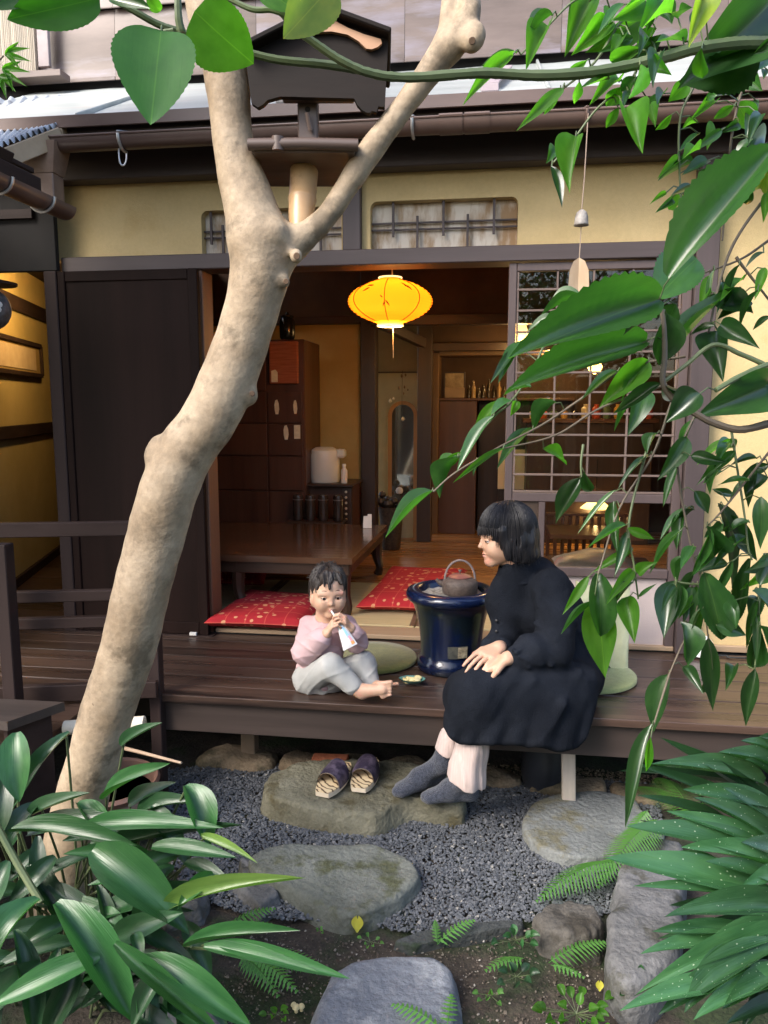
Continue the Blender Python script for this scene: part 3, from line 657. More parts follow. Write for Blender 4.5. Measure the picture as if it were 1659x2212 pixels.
# recessed shelf unit
ys = 6.35; su = thing('shelf_unit', 'dark wooden shelf unit with amber side post in the back recess', 'shelf', P(1020, 1100, y=ys) * (1, 1, 0) + (0, 0, FZ))
def X(px, y): return P(px, 900, y=y)[0]
def Z(py, y, px=1000): return P(px, py, y=y)[2]
zs_ = Z(860, ys)
MB().box(X(930, ys), X(948, ys), ys - 0.03, ys + 0.28, FZ, Z(762, ys)).build('side_panel', wood('amber_post', (0.16, 0.08, 0.03), (0.23, 0.12, 0.05), 2), su)
MB().box(X(948, ys), X(1240, ys), ys - 0.02, ys + 0.28, zs_ - 0.02, zs_).build('shelf', REDW, su)
MB().box(X(948, ys), X(1030, ys), ys, ys + 0.26, FZ, zs_ - 0.021).build('cupboard_door', REDW, su)
MB().box(X(1033, ys), X(1240, ys), ys + 0.2, ys + 0.26, FZ, zs_ - 0.021).build('back_panel', IW, su)
MB().box(X(1080, ys), X(1240, ys), ys + 0.01, ys + 0.2, FZ, Z(1010, ys)).build('cupboard_door', IW, su)
MB().box(X(948, ys), X(1240, ys), ys - 0.02, ys + 0.28, Z(768, ys), Z(756, ys)).build('shelf', wood('pale_shelf_edge', (0.2, 0.12, 0.06), (0.28, 0.17, 0.09), 0), su)
def frame(name, label, px0, px1, py0, py1, y, mf, mi, b=0.012, cat='picture'):
    x0, x1, z0, z1 = X(px0, y), X(px1, y), Z(py1, y, (px0 + px1) / 2), Z(py0, y, (px0 + px1) / 2)
    t = thing(name, label, cat, ((x0 + x1) / 2, y, z0)); m = MB()
    m.box(x0, x1, y - 0.008, y + 0.008, z0, z0 + b); m.box(x0, x1, y - 0.008, y + 0.008, z1 - b, z1)
    m.box(x0, x0 + b, y - 0.008, y + 0.008, z0 + b, z1 - b); m.box(x1 - b, x1, y - 0.008, y + 0.008, z0 + b, z1 - b); m.build('frame', mf, t)
    MB().box(x0 + b, x1 - b, y - 0.002, y + 0.004, z0 + b, z1 - b, 0).build('sheet', mi, t); return t
frame('framed_print', 'dark-framed print standing on the back recess shelf', 958, 1004, 803, 857, ys + 0.02, IW, M('dim_print', (0.25, 0.17, 0.09), (0.45, 0.34, 0.2), scale=20))
x0 = X(960, ys); t = MB().box(x0, x0 + 0.16, ys - 0.005, ys + 0.012, zs_ + 0.001, zs_ + 0.085, 0.006)
tag(t.build('small_box', M('tan_box', (0.28, 0.18, 0.1), (0.36, 0.25, 0.15))), 'small tan box in front of the framed print on the shelf', 'box')
BOT = M('dark_bottle_glass', (0.03, 0.02, 0.012), (0.06, 0.04, 0.02), rough=0.15)
BOT2 = M('amber_bottle_glass', (0.3, 0.18, 0.07), (0.4, 0.26, 0.1), rough=0.15)
random.seed(3)
for i, px in enumerate((1012, 1022, 1033, 1043, 1055, 1066, 1077, 1088)):
    h = random.uniform(0.09, 0.17); r = random.uniform(0.014, 0.02); c = (X(px, ys + 0.03), ys + 0.03 + random.uniform(0, 0.08), zs_ + 0.001)
    o = MB().lathe(c, [(r, 0), (r, h * 0.6), (r * 0.45, h * 0.75), (r * 0.4, h), (0, h)], 12).build('bottle', BOT2 if i in (1, 6) else BOT, smooth=True)
    tag(o, ['dark bottle nearest the tan box on the recess shelf', 'amber bottle nearest the tan box on the recess shelf', 'dark bottle right after the first amber one on the shelf', 'fourth bottle from the tan box on the recess shelf', 'fifth bottle from the tan box on the recess shelf', 'sixth bottle from the tan box on the recess shelf', 'amber bottle nearest the lattice door on the recess shelf', 'dark bottle nearest the lattice door on the recess shelf'][i], 'bottle', 'bottles on the recess shelf')
# notices seen beside and through the lattice
for nm, lb, a, b, c, d, yy in (('paper_notice', 'cream paper notice at the lattice door edge inside', 1078, 1136, 970, 1055, 6.3), ('paper_notice', 'pale notice sheet with red corner behind the lattice', 1185, 1268, 960, 1010, 6.2)):
    x0, x1, z0, z1 = X(a, yy), X(b, yy), Z(d, yy), Z(c, yy); t = thing(nm, lb, 'notice', ((x0 + x1) / 2, yy, z0))
    MB().box(x0, x1, yy - 0.006, yy, z0, z1, 0).build('sheet', M('cream_card', (0.62, 0.5, 0.3), (0.7, 0.58, 0.38)), t)
    if 'red' in lb: MB().lathe((x1 - 0.03, yy - 0.007, z1 - 0.03), [(0.028, 0), (0.028, 0.003)], 12, axis=(0, -1, 0)).build('red_spot', M('red_print', (0.5, 0.05, 0.03)), t)
# tall cabinet
yc = 4.95; x0, x1 = -1.98, X(659, yc)
cab = thing('tall_cabinet', 'tall dark red-brown cabinet with pale tags against the back wall', 'cabinet', ((x0 + x1) / 2, yc, FZ))
ztop_ = Z(733, yc, 620)
CABW = wood('cabinet_wood', (0.060, 0.022, 0.012), (0.115, 0.045, 0.024), 2, rough=0.35)
MB().box(x0, x1, yc, yc + 0.45, FZ, ztop_, 0.005).build('carcass', CABW, cab)
xd = X(578, yc)
zc_ = [FZ + 0.03, Z(1060, yc, 600), Z(985, yc, 600), Z(915, yc, 600), Z(845, yc, 600), ztop_ - 0.02]
for i in range(5):
    for (u0, u1) in ((x0 + 0.02, xd - 0.006), (xd + 0.006, x1 - 0.02)):
        if i == 4 and u0 > xd: continue
        MB().box(u0, u1, yc - 0.012, yc - 0.001, zc_[i] + 0.005, zc_[i + 1] - 0.005, 0.004).build('door_leaf', CABW, cab)
MB().box(X(584, yc - .02), X(646, yc - .02), yc - 0.03, yc - 0.001, Z(829, yc - .02, 615), Z(737, yc - .02, 615), 0.006).build('red_drawer', M('woven_red_drawer', (0.27, 0.06, 0.022), (0.40, 0.11, 0.045), scale=18, stretch=(0.3, 1, 5), bump=0.3), cab)
TAGM = M('cream_tag_paper', (0.66, 0.54, 0.36), (0.78, 0.66, 0.46), scale=30)
for px, py, wd, ht, k in ((593, 812, 14, 27, 0), (598, 879, 12, 32, 1), (638, 879, 10, 30, 1), (618, 934, 13, 32, 1), (642, 933, 14, 30, 2)):
    y_ = yc - 0.0325 if py < 830 else yc - 0.0135
    s_ = y_ / FPX; c = P(px, py, y=y_); hw, hh = wd / 2 * s_, ht / 2 * s_
    o = [(-1, -1), (1, -1), (1, 0.6), (0.3, 1), (-1, 0.8)] if k == 0 else [(-0.5, -1), (0.5, -1), (0.9, -0.3), (0.7, 0.5), (0.2, 1), (-0.5, 0.9), (-0.9, 0.3), (-0.8, -0.4)] if k == 1 else [(-1, -1), (1, -1), (1, 1), (-1, 1)]
    MB().prism([(c[0] + a * hw, y_, c[2] + b * hh) for a, b in o], (0, -0.002, 0)).build('paper_tag', TAGM, cab)
j = P(621, 733, y=5.05); t = thing('black_jar', 'black lidded jar standing on the tall cabinet', 'jar', (j[0], 5.05, ztop_))
MB().lathe((j[0], 5.05, ztop_ + 0.001), [(0.04, 0), (0.05, 0.02), (0.052, 0.12), (0.04, 0.145)], 20).build('body', M('black_lacquer', (0.01, 0.009, 0.009), (0.02, 0.018, 0.016), rough=0.2), t, smooth=True)
MB().lathe((j[0], 5.05, ztop_ + 0.147), [(0.043, 0), (0.043, 0.012), (0.012, 0.022), (0.010, 0.035), (0, 0.037)], 20).build('lid', M('black_lid', (0.012, 0.01, 0.01), rough=0.25), t, smooth=True)
# small chest, mugs, air pot and bottle
yk = 4.98; x0, x1 = X(628, yk) , X(740, yk); zt = Z(1046, yk, 690)
ch = thing('small_drawer_chest', 'small dark drawer chest under the white hot water pot', 'chest', ((x0 + x1) / 2, yk + 0.2, FZ))
MB().box(x0, X(762, yk + 0.0), yk + 0.001, yk + 0.40, zt - 0.018, zt, 0.004).build('top', IW, ch)
MB().box(x0, X(755, yk), yk + 0.06, yk + 0.39, FZ, zt - 0.019, 0.004).build('carcass', CABW, ch)
MB().box(X(735, yk), X(757, yk), yk + 0.04, yk + 0.059, FZ + 0.01, zt - 0.022, 0.003).build('drawer_front', IW, ch)
for py in (1064, 1076, 1088, 1100, 1112, 1124):
    MB().lathe((X(744, yk), yk + 0.038, Z(py, yk, 744)), [(0.009, 0), (0.008, 0.008), (0, 0.011)], 10, axis=(0, -1, 0)).build('knob', M('ivory_knob', (0.6, 0.5, 0.36)), ch, smooth=True)
tr = MB().box(X(622, yk - .1), X(742, yk - .1), yk - 0.17, yk - 0.01, 0.5455, 0.556, 0.004)
zmug = Z(1124, yk - 0.1, 680)
tr = MB().box(X(618, yk - .1), X(742, yk - .1), yk - 0.17, yk - 0.0, zmug - 0.014, zmug - 0.001, 0.004)
rk = thing('mug_stand', 'low dark stand holding the row of dark mugs', 'stand', ((X(618, yk) + X(742, yk)) / 2, yk - 0.08, FZ))
tr.build('board', IW, rk); MB().box(X(622, yk - .1), X(738, yk - .1), yk - 0.15, yk - 0.02, FZ, zmug - 0.0145, 0.003).build('base', IW, rk)
MUG = M('dark_glazed_mug', (0.030, 0.018, 0.013), (0.055, 0.032, 0.022), rough=0.22)
for i, px in enumerate((641, 668, 696, 729)):
    c = (X(px, yk - 0.1), yk - 0.1, zmug); t = thing('tall_mug', ['tall dark mug at the end nearest the cabinet, on the stand', 'tall dark mug, second from the cabinet on the stand', 'tall dark mug, third from the cabinet on the stand', 'tall dark mug beside the chest knobs on the stand'][i], 'mug', c, 'dark mugs in a row on the stand')
    MB().lathe(c, [(0.030, 0), (0.033, 0.01), (0.033, 0.15), (0.03, 0.165), (0.012, 0.172), (0, 0.172)], 18).build('body', MUG, t, smooth=True)
    MB().lathe(np.array(c) + (0, 0, 0.135), [(0.0336, 0), (0.0342, 0.003), (0.0336, 0.006)], 18, cap=False).build('rim_band', M('mug_band', (0.14, 0.10, 0.08), rough=0.3), t, smooth=True)
pc = P(702, 1050, y=yk + 0.17); pc[2] = zt
ap = thing('hot_water_pot', 'white electric hot water pot standing on the small chest', 'pot', pc)
WHT = M('cream_white_plastic', (0.72, 0.66, 0.56), (0.76, 0.70, 0.60), rough=0.35)
MB().lathe(pc + (0, 0, 0.001), [(0.098, 0), (0.102, 0.01), (0.102, 0.19), (0.094, 0.215), (0.06, 0.235), (0, 0.238)], 28).build('body', WHT, ap, smooth=True)
MB().box(pc[0] + 0.085, pc[0] + 0.145, pc[1] - 0.04, pc[1] + 0.04, zt + 0.165, zt + 0.225, 0.012).build('spout', WHT, ap)
MB().tube([pc + (-0.105 * math.cos(a) * 1.06, -0.02, 0.17 + 0.09 * math.sin(a) * -1 + 0.03) for a in np.linspace(-0.3, 1.1, 8)], 0.006, 6).build('handle', M('grey_handle', (0.35, 0.32, 0.28)), ap, smooth=True)
bc = np.array([X(742, yk + 0.08), yk + 0.09, zt + 0.001]); t = thing('white_bottle', 'slim white bottle beside the hot water pot', 'bottle', bc)
MB().lathe(bc, [(0.020, 0), (0.022, 0.01), (0.022, 0.085), (0.012, 0.10), (0.011, 0.112)], 16).build('body', WHT, t, smooth=True)
MB().lathe(bc + (0, 0, 0.113), [(0.013, 0), (0.013, 0.016), (0, 0.017)], 14).build('cap', M('white_cap', (0.8, 0.77, 0.7)), t, smooth=True)
# low table
zT = 0.757; f0, f1, k1 = P(470, 1197, z=zT), P(757, 1208, z=zT), P(836, 1134, z=zT)
yt0 = (f0[1] + f1[1]) / 2; xt1 = (f1[0] + k1[0]) / 2
tb = thing('low_table', 'long low dark lacquered table on the tatami', 'table', ((-1.7 + xt1) / 2, (yt0 + k1[1]) / 2, FZ))
TBW = wood('table_lacquer', (0.075, 0.034, 0.018), (0.13, 0.062, 0.032), 0, rough=0.16, coat=0.4)
xt1 = f1[0] + 0.005; xbk = k1[0]
MB().prism([(-1.75, yt0, zT - 0.032), (xt1, yt0, zT - 0.032), (xbk, k1[1], zT - 0.032), (-1.75, k1[1], zT - 0.032)], (0, 0, 0.031)).build('tabletop', TBW, tb)
MB().box(-1.7, xt1 - 0.02, yt0 + 0.025, yt0 + 0.05, zT - 0.095, zT - 0.033).build('apron', IWX, tb)
MB().beam((xt1 - 0.03, yt0 + 0.03, zT - 0.064), (xbk - 0.03, k1[1] - 0.03, zT - 0.064), 0.024, 0.06).build('apron', IWX, tb)
def tleg(x, y): return MB().tube(catmull([(x, y, FZ + 0.006), (x + 0.012, y - 0.006, FZ + 0.05), (x - 0.008, y + 0.004, FZ + 0.13), (x - 0.004, y, zT - 0.034)], 4), [0.030, 0.026, 0.024, 0.023, 0.023, 0.024, 0.026, 0.029, 0.032, 0.034, 0.036, 0.037, 0.037], 8)
for (x, y) in ((X(507, yt0 + 0.05), yt0 + 0.06), (xt1 - 0.045, yt0 + 0.06), (xbk - 0.05, k1[1] - 0.06), (-1.68, k1[1] - 0.06)):
    tleg(x, y).build('leg', IW, tb, smooth=True)
for i, (px, hh) in enumerate(((790, 26), (799, 30))):
    c = P(px, 1140, z=zT); c[2] = zT + 0.0005; s_ = c[1] / FPX
    tag(MB().prism([c + (-5 * s_, -0.02, 0), c + (5 * s_, -0.02, 0), c + (4 * s_, 0.0, hh * s_), c + (-5 * s_, 0.0, hh * s_)], (0.0, 0.006, 0)).build('folded_card', WHT), ['short white folded card at the far table corner', 'tall white folded card at the far table corner'][i], 'card')
# floor cushions
def cushion_mat(name, base, spot, line):
    m, n, l = mk(name); b = n['Principled BSDF']; b.inputs['Roughness'].default_value = 0.85
    tc = n.new('ShaderNodeTexCoord'); mp = n.new('ShaderNodeMapping'); l.new(tc.outputs['UV'], mp.inputs[0])
    br = n.new('ShaderNodeTexBrick'); br.offset = 0; br.inputs['Scale'].default_value = 5; br.inputs['Mortar Size'].default_value = 0.03; br.inputs['Brick Width'].default_value = 1; br.inputs['Row Height'].default_value = 1
    br.inputs['Color1'].default_value = (*base, 1); br.inputs['Color2'].default_value = (*base, 1); br.inputs['Mortar'].default_value = (*line, 1); l.new(mp.outputs[0], br.inputs['Vector'])
    mp2 = n.new('ShaderNodeMapping'); l.new(tc.outputs['UV'], mp2.inputs[0]); mp2.inputs['Scale'].default_value = (11, 17, 1); mp2.inputs['Rotation'].default_value = (0, 0, 0.5)
    vo = n.new('ShaderNodeTexVoronoi'); vo.inputs['Scale'].default_value = 1.0; vo.inputs['Randomness'].default_value = 0.8; l.new(mp2.outputs[0], vo.inputs['Vector'])
    rp = n.new('ShaderNodeValToRGB'); rp.color_ramp.elements[0].position = 0.30; rp.color_ramp.elements[1].position = 0.34; rp.color_ramp.elements[0].color = (1, 1, 1, 1); rp.color_ramp.elements[1].color = (0, 0, 0, 1)
    l.new(vo.outputs['Distance'], rp.inputs[0]); mx = n.new('ShaderNodeMix'); mx.data_type = 'RGBA'; l.new(rp.outputs[0], mx.inputs[0]); l.new(br.outputs['Color'], mx.inputs[6]); mx.inputs[7].default_value = (*spot, 1)
    l.new(mx.outputs[2], b.inputs['Base Color']); return m
CUSH = cushion_mat('red_printed_cotton', (0.40, 0.012, 0.020), (0.66, 0.30, 0.15), (0.52, 0.07, 0.05))
def cushion(label, q, h):
    q = [np.asarray(p, float) for p in q]; m = MB(); N = 22
    def top(u, v, s=1):
        e = 1 - 0.030 * (math.sin(math.pi * u) + math.sin(math.pi * v))
        a, b = 0.5 + (u - 0.5) * (0.94 + 0.06 * abs(2 * v - 1) ** 2), 0.5 + (v - 0.5) * (0.94 + 0.06 * abs(2 * u - 1) ** 2)
        p = (1 - a) * (1 - b) * q[0] + a * (1 - b) * q[1] + a * b * q[2] + (1 - a) * b * q[3]
        t = min(1, 6 * min(u, 1 - u, v, 1 - v)); t = math.sqrt(max(0, 1 - (1 - t) ** 2))
        z = FZ + 0.006 + h * 0.5 + s * h * 0.5 * t * (0.86 + 0.14 * math.sin(math.pi * u) * math.sin(math.pi * v))
        return (p[0], p[1], z)
    m.grid(lambda u, v: top(u, v, 1), N, N); m.grid(lambda u, v: top(u, v, -1), N, N)
    o = m.build('floor_cushion', CUSH, smooth=True, angle=60); uv = o.data.uv_layers.new(name='UVMap'); k = (N + 1) ** 2
    for p in o.data.polygons:
        for li, vi in zip(p.loop_indices, p.vertices):
            i = vi % k; uv.data[li].uv = ((i // (N + 1)) / N, (i % (N + 1)) / N)
    return tag(o, label, 'cushion')
zc = FZ + 0.03
def quad(*p): return [P(a, b, z=zc) for a, b in p]
cushion('red printed floor cushion beside the dark shutter', quad((440, 1352), (655, 1360), (720, 1296), (530, 1283)), 0.075)
cushion('bright red printed floor cushion behind the blue brazier', quad((768, 1318), (960, 1326), (1010, 1238), (842, 1232)), 0.08)
cushion('dim red printed floor cushion under the low table', quad((440, 1260), (570, 1262), (590, 1218), (470, 1214)), 0.05)
# arched mirror, hanging ornament, basket
ym = yp - 0.09; mc = [X(839, ym), X(902, ym)]; zm0, zm1 = Z(1085, ym, 870), Z(866, ym, 870); rr_ = (mc[1] - mc[0]) / 2; cx_ = sum(mc) / 2
mi = thing('arched_mirror', 'tall arched standing mirror with amber wooden frame by the pale panel', 'mirror', (cx_, ym, FZ))
arc = [(cx_ - rr_, zm0)] + [(cx_ - rr_ * math.cos(a), zm1 - rr_ + rr_ * math.sin(a)) for a in np.linspace(0, math.pi, 15)] + [(cx_ + rr_, zm0)]
ri = rr_ - 0.028; arci = [(cx_ - ri, zm0)] + [(cx_ - ri * math.cos(a), zm1 - rr_ + ri * math.sin(a)) for a in np.linspace(0, math.pi, 15)] + [(cx_ + ri, zm0)]
m = MB(); n_ = len(arc); v = [(x, ym - 0.02, z) for x, z in arc] + [(x, ym - 0.02, z) for x, z in arci] + [(x, ym + 0.02, z) for x, z in arc] + [(x, ym + 0.02, z) for x, z in arci]; f = []
for i in range(n_ - 1):
    f += [(i, i + 1, n_ + i + 1, n_ + i), (2 * n_ + i, 3 * n_ + i, 3 * n_ + i + 1, 2 * n_ + i + 1), (i, 2 * n_ + i, 2 * n_ + i + 1, i + 1), (n_ + i, n_ + i + 1, 3 * n_ + i + 1, 3 * n_ + i)]
m.add(v, f); m.box(cx_ - rr_, cx_ - ri, ym - 0.02, ym + 0.02, FZ, zm0); m.box(cx_ + ri, cx_ + rr_, ym - 0.02, ym + 0.02, FZ, zm0)
m.build('frame', wood('amber_frame', (0.34, 0.16, 0.05), (0.46, 0.24, 0.09), 2), mi)
MB().prism([(x, ym - 0.004, z) for x, z in arci], (0, 0.008, 0)).build('glass', M('mirror_silver', (0.55, 0.55, 0.5), rough=0.05, metal=0.9), mi)
orn = thing('hanging_ornament', 'dried leaf and shell ornament hanging over the arched mirror', 'ornament', P(869, 866, y=ym - 0.03))
MB().tube([P(869, 800, y=ym - 0.03), P(868, 905, y=ym - 0.03)], 0.0015, 5).build('thread', DWZ, orn)
for i, (px, py, s_) in enumerate(((868, 812, .016), (876, 810, .013), (862, 838, .016), (874, 836, .013), (872, 850, .012), (881, 842, .010))):
    c = P(px, py, y=ym - 0.03); MB().lathe(c, [(0, -s_), (s_ * 0.6, -s_ * .3), (s_ * .5, s_ * .5), (0, s_)], 8).build('dried_leaf', M('dry_leaf', (0.16, 0.09, 0.03), (0.25, 0.15, 0.06)), orn, smooth=True)
for i, (px, py, s_) in enumerate(((843, 866, .02), (850, 861, .014), (870, 905, .018))):
    c = P(px, py, y=ym - 0.035); MB().lathe(c, [(0, -s_), (s_ * 0.8, -s_ * .2), (s_ * .4, s_ * .6), (0, s_)], 8).build('shell', M('white_shell', (0.75, 0.68, 0.55)), orn, smooth=True)
bk = P(845, 1130, y=5.6); bk[2] = FZ
bs = thing('wicker_basket', 'dark wicker basket filled with dark pods below the mirror', 'basket', bk)
zb_ = Z(1138, 5.6, 845); bh = Z(1094, 5.6, 845)
MB().lathe((bk[0], 5.6, FZ), [(0.06, 0), (0.07, 0.02), (0.085, (bh - FZ) * 0.7), (0.10, bh - FZ), (0.088, bh - FZ), (0.05, 0.03)], 20, cap=False).build('body', M('dark_wicker', (0.035, 0.02, 0.012), (0.09, 0.055, 0.03), scale=60, bump=0.6), bs, smooth=True)
random.seed(8)
for i in range(9):
    c = np.array([bk[0] + random.uniform(-0.075, 0.075), 5.6 + random.uniform(-0.06, 0.06), bh + random.uniform(0.0, 0.09)]); s_ = random.uniform(0.025, 0.04)
    MB().lathe(c, [(0, -s_), (s_ * .8, -s_ * .5), (s_, 0), (s_ * .7, s_ * .7), (0, s_)], 10).build('pod', M('dark_pod', (0.02, 0.014, 0.01), (0.05, 0.035, 0.025), rough=0.4), bs, smooth=True)
c = (X(864, 5.58), 5.56, Z(1060, 5.56, 864)); MB().lathe(c, [(0, -.028), (.022, -.018), (.028, 0), (.02, .02), (0, .028)], 12).build('pale_pod', M('pale_pod', (0.5, 0.45, 0.4)), bs, smooth=True)
# paper lantern
lc = P(843, 652, y=4.05); ra = 92 / FPX * (lc - Cv) @ Fv; hz = 52 / FPX * (lc - Cv) @ Fv
ln = thing('paper_lantern', 'glowing oval amber paper lantern hanging in the open doorway', 'lantern', lc)
m_, n, l = mk('lantern_paper'); b = n['Principled BSDF']; b.inputs['Base Color'].default_value = (0.86, 0.40, 0.05, 1); b.inputs['Roughness'].default_value = 0.9
tr_ = n.new('ShaderNodeBsdfTranslucent'); tr_.inputs[0].default_value = (0.92, 0.33, 0.022, 1); ms = n.new('ShaderNodeMixShader'); ms.inputs[0].default_value = 0.75
b.inputs['Emission Color'].default_value = (1.0, 0.27, 0.010, 1); b.inputs['Emission Strength'].default_value = 0.12
l.new(b.outputs[0], ms.inputs[1]); l.new(tr_.outputs[0], ms.inputs[2]); l.new(ms.outputs[0], n['Material Output'].inputs['Surface']); LPAP = m_
NR = 19; pr = []
for i in range(NR * 2 + 1):
    t = -1 + 2 * i / (NR * 2); r = ra * (1 - abs(t) ** 2.0) ** 0.72; r = max(r, 0.30 * ra if t < 0 else 0.26 * ra)
    pr.append((r * (1.0 if i % 2 else 0.945), t * hz * 0.96))
MB().lathe(lc, pr, 48, cap=False).build('paper_shade', LPAP, ln, smooth=True, angle=None)
m = MB()
for s_ in (-1, 1): m.tube([lc + (0.30 * ra * math.cos(a) * (0.88 if s_ > 0 else 1), 0.30 * ra * math.sin(a) * (0.88 if s_ > 0 else 1), s_ * hz * 0.965) for a in np.linspace(0, 2 * math.pi, 24, endpoint=False)], 0.0045, 6, closed=True)
m.build('end_ring', M('cream_ring', (0.8, 0.7, 0.5), emit=((1, 0.75, 0.35), 0.6)), ln, smooth=True)
def shp(t): return ra * max((1 - abs(t) ** 2) ** 0.72, 0.28) * 1.006
m = MB()
for ph in (-math.pi / 2 - 0.85, -math.pi / 2 + 0.0, -math.pi / 2 + 0.85):
    m.tube([lc + (shp(t) * math.cos(ph), shp(t) * math.sin(ph), t * hz * 0.96) for t in np.linspace(-0.9, 0.9, 22)], 0.0022, 5)
m.build('painted_stripe', M('brown_ink', (0.12, 0.03, 0.005)), ln)
m = MB()
for (ph, t, dp, dt, wv) in ((-0.35, 0.52, -0.22, 0.0, 0.008), (-0.42, 0.42, -0.16, -0.16, 0.007), (0.5, 0.62, 0.12, -0.25, 0.008), (0.62, 0.5, 0.05, -0.22, 0.006), (0.0, -0.2, -0.05, -0.18, 0.007), (0.02, -0.15, 0.09, -0.22, 0.007), (-0.04, -0.05, -0.06, 0.1, 0.006)):
    pts = []
    for q in np.linspace(0, 1, 8):
        tt = t + dt * q; pp = -math.pi / 2 + ph + dp * q; pts.append(lc + (shp(tt) * math.cos(pp), shp(tt) * math.sin(pp), tt * hz * 0.96))
    m.tube(pts, [max(0.0006, wv * 0.5 * math.sin(math.pi * (0.1 + 0.85 * q))) for q in np.linspace(0, 1, 8)], 5)
m.build('painted_leaf', M('brown_ink_leaf', (0.10, 0.03, 0.005)), ln)
MB().tube([lc + (0.01, 0, hz), lc + (0.01, 0, 2.62 - lc[2])], 0.004, 6).build('cord', M('pale_cord', (0.6, 0.45, 0.25)), ln)
MB().tube([lc + (0.015, 0, -hz), lc + (0.016, 0, -hz - 0.16)], 0.0016, 5).build('pull_string', M('pale_string', (0.7, 0.5, 0.3)), ln)
MB().lathe(lc + (0.01, 0, -0.03), [(0, -0.035), (0.02, -0.025), (0.028, 0), (0.02, 0.025), (0.012, 0.045), (0.012, 0.07)], 14).build('bulb', M('lit_bulb', (1, 0.8, 0.5), emit=((1, 0.55, 0.16), 6)), ln, smooth=True)
point_light('lantern_bulb', lc + (0.01, 0, -hz * 1.04), 4.0, (1, 0.56, 0.18), 0.03, ln)
# lamps and furniture of the room behind the lattice
LSH = M('milk_glass_shade', (0.8, 0.65, 0.4), trl=0.6, emit=((1, 0.62, 0.25), 1.0))
for i, (px, py, yy, r, lb, e) in enumerate(((1124, 735, 5.6, 0.065, 'lit milk glass pendant lamp at the lattice door edge', 2.6), (1192, 752, 6.3, 0.09, 'lit wide pendant lamp low in the back room', 2.6), (1285, 792, 5.4, 0.05, 'lit small round pendant bulb behind the lattice', 2.6), (1287, 1092, 5.9, 0.115, 'lit conical yellow lamp seen through the lower door pane', 1.5))):
    c = P(px, py, y=yy); t = thing('pendant_lamp', lb, 'lamp', c); top = (2.0 if i != 3 else c[2] + 0.1)
    if i == 2: pf = [(0.0, -0.05), (0.035, -0.035), (0.05, 0), (0.035, 0.035), (0.014, 0.05)]
    elif i == 0: pf = [(r, -0.02), (r * 0.95, 0.03), (r * 0.5, 0.12), (0.02, 0.15)]
    else: pf = [(r, -0.02), (r * 0.8, 0.0), (r * 0.3, 0.045), (0.02, 0.06)]
    MB().lathe(c, pf, 20, cap=False).build('shade', LSH, t, smooth=True)
    MB().tube([c + (0, 0, 0.06), (c[0], c[1], 2.6 if i != 3 else c[2] + 0.35)], 0.004, 5).build('cord', BLACK, t)
    MB().lathe(c + (0, 0, -0.02), [(0, -0.022), (0.018, -0.012), (0.02, 0.005), (0.01, 0.03)], 10).build('bulb', M('warm_bulb', (1, 0.8, 0.5), emit=((1, 0.68, 0.3), 16)), t, smooth=True)
    point_light('pendant_light', c + (0, 0, -0.06), e, (1, 0.62, 0.25), 0.04, t)
yb_ = 5.5; x0, x1 = X(1185, yb_), X(1375, yb_)
bn = thing('slatted_bench', 'dark wooden bench with slatted back behind the lower pane', 'bench', ((x0 + x1) / 2, yb_, FZ))
for py, h in ((1112, 0.02), (1152, 0.045), (1208, 0.03)):
    z = Z(py, yb_, 1280); MB().box(x0, x1, yb_ - 0.02, yb_ + 0.02, z - h / 2, z + h / 2).build('rail', REDW, bn)
for i in range(12):
    x = x0 + 0.02 + (x1 - x0 - 0.04) * i / 11
    MB().box(x - 0.012, x + 0.012, yb_ - 0.012, yb_ + 0.012, Z(1205, yb_, 1280), Z(1116, yb_, 1280)).build('slat', REDW, bn)
MB().box(x0, x1, yb_ - 0.45, yb_ - 0.021, FZ + 0.2, FZ + 0.23).build('seat', REDW, bn)
for x in (x0 + 0.03, x1 - 0.03): MB().box(x - 0.025, x + 0.025, yb_ - 0.02, yb_ + 0.02, FZ, Z(1215, yb_, 1280)).build('leg', REDW, bn)
lb_ = thing('glow_screen', 'yellow screen made to glow for the light behind the bench slats', 'screen', ((x0 + x1) / 2, 6.2, FZ))
MB().box(X(1205, 6.2), X(1390, 6.2), 6.19, 6.21, FZ, Z(1105, 6.2, 1290), 0).build('paper', M('glow_yellow_paper', (0.8, 0.6, 0.3), emit=((1, 0.62, 0.18), 0.6)), lb_)  # emission stands in for the yellow light between the slats
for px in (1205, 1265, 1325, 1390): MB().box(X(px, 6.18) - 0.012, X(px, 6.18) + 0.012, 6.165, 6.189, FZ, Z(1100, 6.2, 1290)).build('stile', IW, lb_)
ym_ = 3.95; c = P(1310, 1215, y=ym_); zt_ = Z(1222, ym_, 1310)
st = thing('side_table', 'low dark table inside the lower door pane', 'table', (c[0], ym_, FZ))
MB().box(X(1200, ym_), X(1432, ym_), ym_ - 0.22, ym_ + 0.25, zt_ - 0.03, zt_, 0.004).build('tabletop', TBW, st)
for px in (1212, 1420):
    for yy in (-0.18, 0.2): MB().box(X(px, ym_) - 0.02, X(px, ym_) + 0.02, ym_ + yy - 0.02, ym_ + yy + 0.02, FZ, zt_ - 0.031).build('leg', IW, st)
m = MB(); m.grid(lambda u, v: (X(1206, ym_) + (X(1395, ym_) - X(1206, ym_)) * u, ym_ - 0.16 + 0.34 * v, zt_ + 0.004 + 0.075 * (math.sin(math.pi * u) * math.sin(math.pi * v)) ** 0.5 + 0.008 * math.sin(9 * u + 4 * v)), 30, 16)
